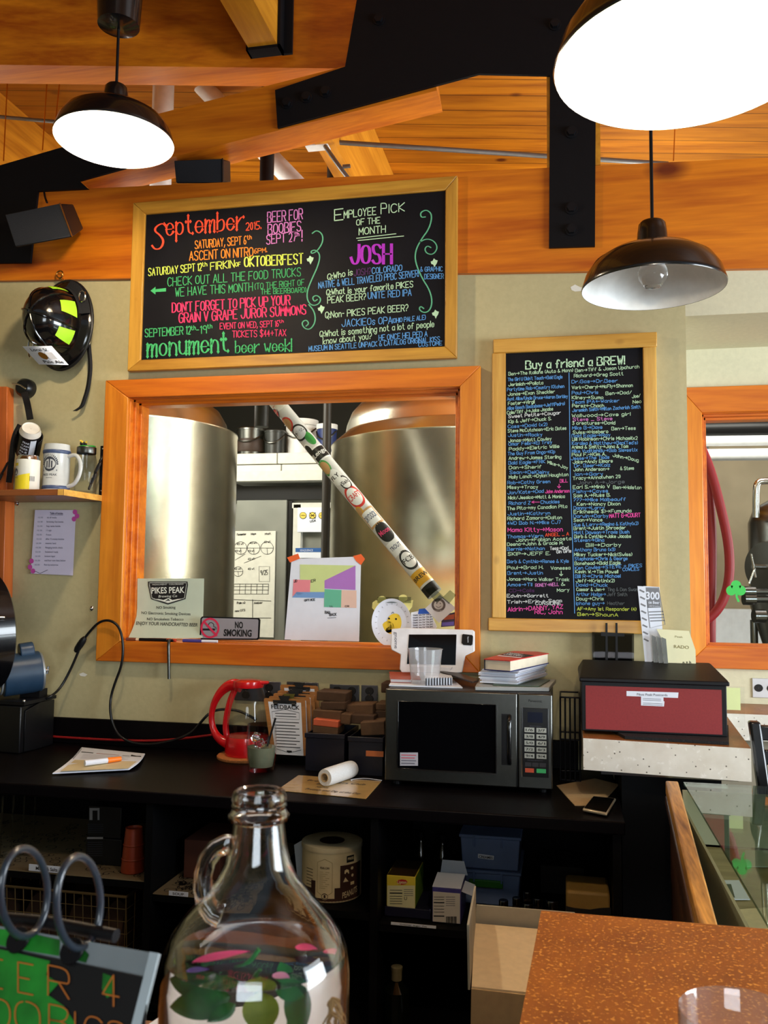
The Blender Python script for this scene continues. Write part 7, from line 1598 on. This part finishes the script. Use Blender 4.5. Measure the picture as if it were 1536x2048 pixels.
# clear creamer bins
x0, x1, h = shelf_item(921, 1040, 1672, SHR, -.40); z = SHR+.003
BLU = mat('bluish_clear_plastic', (128, 150, 196), .3, trans=.35, ior=1.15); LAT = flat('green_latch', (52, 120, 36), .4)
for k, (zz0, zz1, lab) in enumerate(((z, z+h*.5, 'lower clear storage box with green latch on the right shelf'), (z+h*.505, z+h, 'upper clear storage box labelled creamers on the right shelf'))):
    t = thing('storage_box', lab, 'storage box', ((x0+x1)/2, -.3, zz0)); e = .006
    G().hexa([(x0+e, -.40, zz0), (x1-e, -.40, zz0), (x1, -.405, zz1-.010), (x0, -.405, zz1-.010), (x0+e, -.18, zz0), (x1-e, -.18, zz0), (x1, -.175, zz1-.010), (x0, -.175, zz1-.010)]).o('tub', BLU, t, bevel=.004)
    G().box(x0-.004, x1+.004, -.409, -.171, zz1-.010, zz1-.001).o('lid', BLU, t, bevel=.003)
    for u in (.22, .68): G().box(x0+(x1-x0)*u, x0+(x1-x0)*(u+.03), -.414, -.4055, zz1-.034, zz1-.004).o('clip', BLU, t, bevel=.002)
    if k == 0: G().box(x0+(x1-x0)*.15, x0+(x1-x0)*.72, -.4125, -.4055, zz1-.048, zz1-.026).o('latch', LAT, t, bevel=.003)
    else:
        mp = onY(-.4075); g = G(); G().prism([mp(x, y) for x, y in ((956, 1707.5), (988, 1712), (987, 1720), (956, 1716))], (0, .0015, 0)).o('label_strip', PAPER, t)
        g.print(onY(-.4082), 'CREAMES', 958, 1715, 985.5, 1718.5, 5, 0, bold=.03); g.o('label_print', INK, t)
# spice jars
JL = mat('jar_lid_dark', (90, 92, 96), .2, 1.0)
for k, (px, py, s_) in enumerate(((1007, 1797, 1), (1033, 1792, .9), (1055, 1780, .9), (1056, 1803, 1.1), (1076, 1793, 1), (1104, 1797, 1.25))):
    y = (-.53, -.49, -.43, -.54, -.49, -.52)[k]; c = V((Yp(px, py, y).x, y, SHR+.002)); hh = Yp(px, py, y).z-c.z-.004; r = .013*s_
    t = thing('spice_jar', 'small black lidded jar, %s of the cluster on the right shelf' % ('leftmost', 'second from left', 'rearmost', 'front centre', 'second from right', 'rightmost and largest')[k], 'jar', c, 'small jars under the counter')
    G().lathe([(.001, 0), (r*.95, 0), (r, .004), (r, hh*.62), (r*.85, hh*.7), (.001, hh*.7)], c, n=24).o('jar_body', mat('jar_dark', (34, 26, 20), .15), t)
    G().lathe([(r*.9, hh*.68), (r, hh*.7), (r, hh*.97), (r*.92, hh), (.001, hh*.99)], c, n=24).o('lid', JL, t)
x0, x1, h = shelf_item(1131, 1226, 1786, SHR, -.54)
t = thing('napkin_pack', 'tan paper pack with a black printed band at the right end of the right shelf', 'pack', ((x0+x1)/2, -.47, SHR+.002))
x1 = min(x1, XC-.016)
G().box(x0, x1, -.54, -.40, SHR+.002, SHR+.002+h).o('pack', mat('tan_pack', (150, 116, 56), .6), t, bevel=.008)
g = G(); mp = onY(-.5408); g.pp(mp, [(1132, 1812), (1150, 1816), (1180, 1819), (1200, 1816), (1222, 1815), (1222, 1840), (1132, 1836)], 0); g.o('print', INK, t)
x0, x1, h = shelf_item(1080, 1182, 1735, SHR, -.26); G().box(x0, x1-.02, -.26, -.10, SHR+.002, SHR+.002+h).o('carton', mat('dark_carton', (26, 22, 24), .6), label='dark carton at the back of the right shelf behind the jars', cat='box', bevel=.002)
# dark bottles at the back of the right shelf
for px, pt, lab in ((842, 1662, 'dark capped bottle at the back of the right shelf, left of the clear boxes'), (885, 1668, 'dark thin bottle beside the clear storage boxes')):
    y = -.22; c = V((Yp(px, 1700, y).x, y, SHR+.002)); hh = Yp(px, pt, y).z-c.z
    t = thing('bottle', lab, 'bottle', c)
    G().lathe([(.001, 0), (.03, 0), (.032, .004), (.032, hh*.55), (.012, hh*.78), (.011, hh*.9), (.001, hh*.9)], c, n=28).o('body', mat('bottle_dark', (12, 14, 12), .12), t); G().lathe([(.013, hh*.88), (.014, hh), (.001, hh)], c, n=20).o('cap', BLACK, t)
# bottle on the lower shelf with cream cap
y = -.52; c = V((Yp(793, 1990, y).x, y, .302)); zt_ = Yp(793, 1932, y).z-c.z
t = thing('wine_bottle', 'dark bottle with cream capsule on the lowest visible shelf', 'bottle', c)
r = .036
G().lathe([(.001, 0), (r, 0), (r, zt_*.55), (r*.4, zt_*.72), (r*.38, zt_*.8), (.001, zt_*.8)], c, n=36).o('body', mat('bottle_green', (14, 18, 12), .08), t)
G().lathe([(r*.42, zt_*.74), (r*.42, zt_*.93), (r*.46, zt_*.935), (r*.46, zt_*.99), (r*.4, zt_), (.001, zt_)], c, n=30).o('capsule', mat('cream_capsule', (128, 116, 84), .5), t)

# ================================================================== display case
KZ = 1.0; kx0, kx1, ky0, ky1 = .268, 1.5, -1.79, -.535
case = thing('display_case', 'oak framed glass topped display case at the right below the concrete bar', 'display case', (.9, -1.15, 0))
a, b = Zp(1331, 1562, KZ), Zp(1398, 1850, KZ); c_, d_ = Zp(1357, 1564, KZ), Zp(1436, 1850, KZ)
a.y = c_.y = ky1
e0 = a+(b-a)*1.35; e1 = c_+(d_-c_)*1.35; e0.y = e1.y = ky0
e0.x = a.x+(b.x-a.x)*(ky0-ky1)/(b.y-ky1); e1.x = c_.x+(d_.x-c_.x)*(ky0-ky1)/(d_.y-ky1)
G().prism([p+V((0, 0, -.035)) for p in (a, c_, e1, e0)], (0, 0, .036)).o('top_rail', OAK, case, bevel=.004)
def alongrail(dx0, dx1, z0, z1, nm, m, bev):
    p, q = V((a.x+dx0, ky1, z0)), V((e0.x+dx0, ky0, z0)); w_ = V((dx1-dx0, 0, 0))
    G().prism([p, p+w_, q+w_, q], (0, 0, z1-z0)).o(nm, m, case, bevel=bev)
alongrail(.010, .026, .03, KZ-.036, 'side_panel', OAKD, .002); alongrail(-.002, .010, KZ-.062, KZ-.038, 'side_moulding', OAKD, .004); alongrail(.002, .012, .03, .10, 'plinth', OAKD, .003)
kx0 = a.x
CASEGL = panemat('case_glass', (214, 228, 218), 2.2)
G().box(kx0+.046, kx1, ky0, ky1, KZ-.006, KZ).o('glass_top', CASEGL, case)
G().box(kx0+.042, kx1, ky0, ky1-.02, .82, .84).o('display_shelf', wood('pale_shelf', (150, 130, 90), (186, 166, 120), 'x'), case); G().box(kx0+.042, kx1, ky0, ky1-.022, .02, .04).o('bottom_board', OAKD, case)
G().box(kx0+.042, kx1, ky1-.018, ky1-.004, .845, KZ-.02).o('back_lining', flat('lining_pale', (190, 186, 160)), case); G().box(kx0+.030, kx0+.036, ky0, ky1-.03, .845, KZ-.04).o('inner_lining', flat('lining_green', (140, 150, 128)), case)
for P, nm, m, lab, zz in ((((1432, 1762), (1478, 1762), (1500, 1800), (1440, 1800)), 'paper_sheet', PAPER, 'white printed sheet lying inside the display case', .843), (((1450, 1822), (1560, 1815), (1570, 1880), (1462, 1860)), 'paper_sheet', CARDL, 'buff sheet lying at the front inside the display case', .843), (((1490, 1702), (1560, 1702), (1560, 1735), (1494, 1734)), 'paper_sheet', flat('pale_sheet', (206, 206, 196)), 'pale sheet at the back inside the display case', .843)):
    o = G().prism([Zp(x, y, zz) for x, y in P], (0, 0, .002)).o(nm, m, label=lab, cat='sheet of paper')
    if 'printed' in lab: g = G(); g.pp(onZ(zz+.0026), [(1436, 1768), (1462, 1768), (1470, 1795), (1440, 1795)], 0); g.o('photo', flat('sheet_photo', (90, 100, 84)), o)

# ================================================================== open carton in front
def quadD(pts): return [Dp(x, y, zc) for x, y, zc in pts]
bxo = thing('cardboard_box', 'open cardboard carton with raised flaps beside the brown bar top', 'box', Dp(1000, 2048, 1.7))
def pane(nm, pts, th, m): 
    P = quadD(pts); n_ = (P[1]-P[0]).cross(P[3]-P[0]).normalized(); 
    if n_.dot(FW) < 0: n_ = -n_
    return G().prism(P, n_*th).o(nm, m, bxo)
GREYC = mat('carton_white_grey', (168, 164, 150), .8)
pane('rear_wall', [(953, 1810, 1.98), (1150, 1826, 1.98), (1150, 1880, 1.98), (948, 1862, 1.98)], .004, GREYC)
pane('inner_flap', [(949, 1850, 1.965), (1150, 1868, 1.965), (1150, 1999, 1.66), (943, 1977, 1.66)], .004, CARDL)
pane('front_wall', [(943, 1978, 1.655), (1150, 2001, 1.655), (1150, 2310, 1.64), (938, 2300, 1.64)], .004, CARD)
pane('side_flap', [(952, 1772, 1.985), (952, 1868, 1.985), (940, 1980, 1.655), (938, 1850, 1.66)], .004, GREYC)
q_ = Dp(943, 2040, 1.65); G().box(q_.x+.004, q_.x+.36, q_.y+.012, q_.y+.31, .455, .465).o('base', CARD, bxo)
st_ = thing('stool', 'dark low stand carrying the open cardboard carton', 'stand', (q_.x+.18, q_.y+.16, 0))
G().box(q_.x-.0, q_.x+.36, q_.y+.0, q_.y+.32, .42, .45).o('top', DARKIN, st_)
for xx in (.02, .34):
    for yy in (.02, .30): G().cyl((q_.x+xx, q_.y+yy, 0), (q_.x+xx, q_.y+yy, .419), .014).o('leg', DARKIN, st_)

# ================================================================== front bar
BZ = 1.09
fb = thing('front_bar', 'rust brown speckled concrete bar top in the right foreground', 'bar counter', (.5, -2.3, 0))
slabprism([(-.050, -2.205), (-.034, -1.815), (1.7, -1.80), (1.7, -2.90), (-3.0, -2.90), (-3.0, -2.205)], BZ-.075, BZ, 'bar_top', CONCTOP, CONC, fb)
G().box(.0, 1.6, -2.2, -1.83, 0, BZ-.076).box(-2.9, 1.6, -2.7, -2.32, 0, BZ-.076).o('bar_body', DARKIN, fb)
# glass at lower right
zr = 1.228; cg = Zp(1482, 2026, zr); r = .0425; cb_ = V((cg.x, cg.y, BZ+.001)); h = zr-cb_.z
t = thing('water_glass', 'empty clear tumbler on the brown bar top at the lower right corner', 'glass', cb_)
G().lathe([(.001, 0), (r*.86, 0), (r*.92, .004), (r*1.0, h*.55), (r, h-.002), (r*.985, h), (r*.96, h-.002), (r*.955, h*.55), (r*.86, .014), (.001, .012)], cb_, n=56).o('tumbler', panemat('tumbler_glass', (250, 252, 252), 1.75, .05), t)

P = [V(p) for p in ((-.50, -2.62, BZ+.0005), (-.06, -2.60, BZ+.0005), (-.02, -2.192, BZ+.0005), (-.40, -2.192, BZ+.0005))]
G().prism(P, (0, 0, .0008)).o('placemat', PAPER, label='white paper placemat on the bar beneath the growler jug', cat='placemat')
# ------------------------------------------------------------------ growler jug with cuttings
gz = .61; gc = Dp(512, 1915, gz); S_ = gz/FPX
zof = lambda py: 1.53-(py-1163)/FPX*gz*1.0
base = BZ+.0018
top = zof(1592)
prof_px = [(1592, 52), (1600, 55), (1606, 56), (1612, 53), (1618, 56), (1624, 54), (1632, 57), (1638, 62), (1645, 61), (1650, 52), (1690, 57), (1730, 66), (1762, 80), (1798, 108), (1836, 143), (1868, 167), (1900, 181), (1940, 187)]
P_ = [(px*S_, zof(py)) for py, px in prof_px]+[(187*S_, base+.02), (180*S_, base+.004), (165*S_, base), (.001, base+.006)]
R_in = [(r_-.0034 if r_ > .02 else r_-.003, z_) for r_, z_ in P_[:-3]]
inner = [(max(.001, a), b) for a, b in R_in]+[(160*S_, base+.012), (.001, base+.014)]
jug = thing('growler_jug', 'clear glass growler jug with ring handle and leaf cuttings in water, foreground', 'jug', (gc.x, gc.y, base))
def rel(pr): return [(a, b-base) for a, b in pr]
full = rel(P_[::-1])+[( (P_[0][0]+inner[0][0])/2, top-base+.0012)]+rel(inner)
cj = V((gc.x, gc.y, base))
G().lathe(full, cj, n=72).o('jug_wall', GLASS, jug)
hpx = [(466, 1700), (446, 1697), (424, 1708), (408, 1730), (401, 1760), (402, 1790), (410, 1815), (424, 1832), (440, 1838)]
ang = V((-1, -.18, 0)).normalized()
hp_ = []
for x, y in hpx:
    rr = (512-x)*S_; hp_.append(V((cj.x, cj.y, 0))+R0*0+ang*rr+V((0, 0, zof(y))))
G().tube(hp_, [.0075, .0068, .0066, .0066, .0066, .0068, .0072, .0080, .0085], 16, smooth=0).o('ring_handle', GLASS, jug)
wz = zof(1905)-base
wprof = [(.001, .0145)]+[(max(.001, a+.0004), b-base) for a, b in inner[::-1][2:] if b-base < wz-.002]+[(.0625, wz), (.001, wz)]
wt = thing('jug_water', 'water filling the lower part of the growler jug', 'water', cj+V((0, 0, .0145)))
rw_ = 0
for (a, b), (a2, b2) in zip(inner, inner[1:]):
    if b-base >= wz >= b2-base: rw_ = a+(a2-a)*((b-base-wz)/(b-b2+1e-9))
wprof[-2] = (rw_+.0003, wz)
G().lathe(wprof, cj, n=72).o('water', glassmat('water', (246, 250, 250), 0, 1.33), wt)
# cuttings: leaves, petals and roots inside the jug
def leaf(c, d, nrm_, L, W, curl=.2):
    d = V(d).normalized(); nn = V(nrm_); nn = (nn-d*nn.dot(d)).normalized(); s_ = d.cross(nn); rows = []
    for i in range(11):
        u = i/10; w = W*math.sin(math.pi*min(1, u**.75))**.8; z = -curl*L*(u-.5)**2
        rows.append([c+d*(L*u)+nn*z+s_*(w*k)+nn*(.12*W*(abs(k)**1.5)) for k in (-1, -.5, 0, .5, 1)])
    return rows
LG1, LG2, LG3 = mat('leaf_deep_green', (14, 92, 26), .4, var=.2, scale=80), mat('leaf_yellow_green', (120, 132, 22), .4, var=.2, scale=80), mat('leaf_green', (28, 120, 44), .4, var=.2, scale=80)
fr_ = lambda px, py, dz: Dp(px, py, gz+dz)
cut = thing('plant_cutting', 'leafy green cutting standing in the water of the growler jug', 'plant cutting', cj+V((0, 0, .02)))
for c, e, w, m in (((470, 1985), (352, 2012), .0105, LG1), ((440, 1970), (345, 1958), .008, LG1), ((520, 1975), (522, 2060), .0105, LG2), ((585, 1960), (588, 2070), .0085, LG1), ((478, 1998), (428, 2034), .0045, LG1), ((575, 1955), (560, 1925), .005, LG3), ((545, 1965), (600, 1990), .006, LG3)):
    a, b = fr_(*c, -.030), fr_(*e, -.034); G().sheet(leaf(a, b-a, -FW, (b-a).length, w)).o('leaf', m, cut)
for P in ([(520, 1960), (508, 1990), (500, 2080)], [(518, 1900), (500, 1925), (470, 1945)], [(560, 1940), (570, 1990), (560, 2090)]):
    G().tube([fr_(x, y, -.02) for x, y in P], .0016, 8, smooth=2).o('stem', LG3, cut)
ROOT = mat('root_tan', (176, 146, 96), .7)
rnd = random.Random(8); g = G()
for k in range(14):
    a0 = fr_(640, 1990, -.012); pts = [a0]
    for j in range(5): pts.append(pts[-1]+RT*rnd.uniform(-.004, .006)-UP*rnd.uniform(.002, .008)+FW*rnd.uniform(-.003, .003))
    g.tube(pts, .0007, 5, smooth=1)
g.o('roots', ROOT, cut)
pt = thing('pink_flecks', 'pink and violet petals floating on the water in the growler jug', 'flecks', cj+V((0, 0, wz)))
for c, e, w, m in (((385, 1925), (500, 1903), .006, (232, 60, 130)), ((590, 1896), (634, 1900), .006, (226, 66, 130)), ((372, 1944), (420, 1940), .004, (96, 70, 160)), ((652, 1902), (690, 1912), .005, (210, 60, 110)), ((545, 1950), (580, 1958), .005, (226, 150, 190))):
    a = Zp(*c, base+wz+.0035); b = Zp(*e, base+wz+.0035)
    ctr = V((cj.x, cj.y, a.z))
    for q in (a, b):
        dd = q-ctr
        if dd.length > .056: q -= dd*(1-.056/dd.length)
    G().sheet(leaf(a, b-a, V((0, 0, 1)), (b-a).length, w, .1)).o('fleck', mat('fleck', m, .6), pt)  # thin pink and violet leaf-shaped sheets on the water

# ------------------------------------------------------------------ flip-over menu stand
tl, tr, br_ = Dp(0, 1852, .56), Dp(320, 1908, .521), Dp(301, 2048, .497)
tl.z = tr.z
ux_ = (tr-tl).normalized(); vx = (br_-tr); vx = (vx-ux_*vx.dot(ux_)*.6); VL = vx.length; vx.normalize()
nx = ux_.cross(vx).normalized()
if nx.dot(FW) > 0: nx = -nx
UW = .25; 
org = tr-ux_*UW
hgt = (tr.z-BZ-.002)/(-vx.z)
fm = lambda off: (lambda u, v: org+ux_*(u*UW)+vx*(v*hgt)+nx*off)
menu = thing('menu_stand', 'flip-over table menu in clear sleeves with two black rings, left foreground', 'menu stand', fm(0)(.5, 1))
SLV = mat('frosted_sleeve', (150, 160, 164), .3, trans=.35, ior=1.2)
m0 = fm(0); G().prism([m0(0, 0), m0(1, 0), m0(1, 1), m0(0, 1)], -nx*.0012).o('sleeve', SLV, menu)
G().prism([fm(.0006)(u, v) for u, v in ((.975, .0), (1.0, .0), (1.0, 1), (.975, 1))], nx*.001).o('sleeve_edge', mat('sleeve_edge', (176, 190, 196), .3), menu)
def sp_(off):
    o_ = org+nx*off
    def f(x, y):
        d = ray(x, y); return CAM+d*((o_-CAM).dot(nx)/d.dot(nx))
    return f
YB = 2420
G().prism([sp_(.0008)(x, y) for x, y in ((-230, 1846), (297, 1957), (268, YB), (-300, YB-90))], nx*.0008).o('card', mat('menu_black', (12, 12, 14), .5), menu)
g = G(); m2 = sp_(.0022)
g.pp(m2, [(-228, 1850), (20, 1903), (100, 1922), (92, 1950), (118, 1966), (96, 1990), (128, 2012), (150, 2046), (118, 2080), (132, 2140), (100, 2230), (40, 2260), (-230, 2200)], 0)
for P in ([(206, 1946), (226, 1954), (224, 1990), (214, 1996), (204, 1978)],): g.pp(m2, P, 0)
g.pp(sp_(.0006), [(-230, 1836), (40, 1862), (120, 1880), (118, 1912), (60, 1903), (-230, 1843)], 0); g.pp(sp_(.0006), [(160, 1890), (178, 1910), (172, 1926), (150, 1920)], 0)
g.o('green_wash', mat('menu_green', (26, 118, 34), .5, var=.7, scale=26), menu)
g = G(); m3 = sp_(.0030)
def mlet(ch, x0, y0, w_, h_):
    for kind, P in layout(ch)[0][0][1]:
        Q = [V((x0+px/4*w_, y0+px/4*w_*.2-(py-2)/6*h_)) for px, py in P]
        if kind: Q = chaikin(Q, kind == 2, 2)
        g.line(m3, Q, 2.6, 0)
for ch, x0, y0, w_, h_ in (('E', -25, 1972, 30, 58), ('E', 36, 1984, 30, 60), ('R', 96, 1990, 42, 60), ('4', 205, 2008, 44, 62), ('O', -20, 2052, 40, 60), ('O', 30, 2062, 50, 66), ('B', 98, 2070, 40, 62), ('I', 150, 2078, 10, 54), ('C', 168, 2082, 36, 52), ('S', 214, 2092, 36, 52)): mlet(ch, x0, y0, w_, h_)
g.o('lettering', mat('menu_orange', (196, 112, 40), .6), menu)
G().tube([sp_(-.006)(x, y) for x, y in ((-160, 1822), (100, 1846), (232, 1872))], .0042, 10).o('binding_bar', BLACK, menu)
RNG = mat('ring_black', (34, 42, 52), .3, coat=.4)
for k, (hx_, hy_, cx, cy_, rx, ry) in enumerate(((36, 1880, 48, 1785, 47, 88), (144, 1902, 157, 1805, 44, 92))):
    zc_ = .538 if k == 0 else .53
    pts = [Dp(cx+rx*math.cos(a), cy_-ry*math.sin(a), zc_+.022*math.cos(a)) for a in [2*math.pi*i/40 for i in range(40)]]
    G().tube(pts, .0023, 12, closed=True).o('ring', RNG, menu)
    o_ = sp_(.0034)(hx_, hy_); g2 = G(); g2.lathe([(.001, .0012), (.0075, .0012), (.008, 0)], o_, nx, 20); g2.o('punched_hole', BLACK, menu)
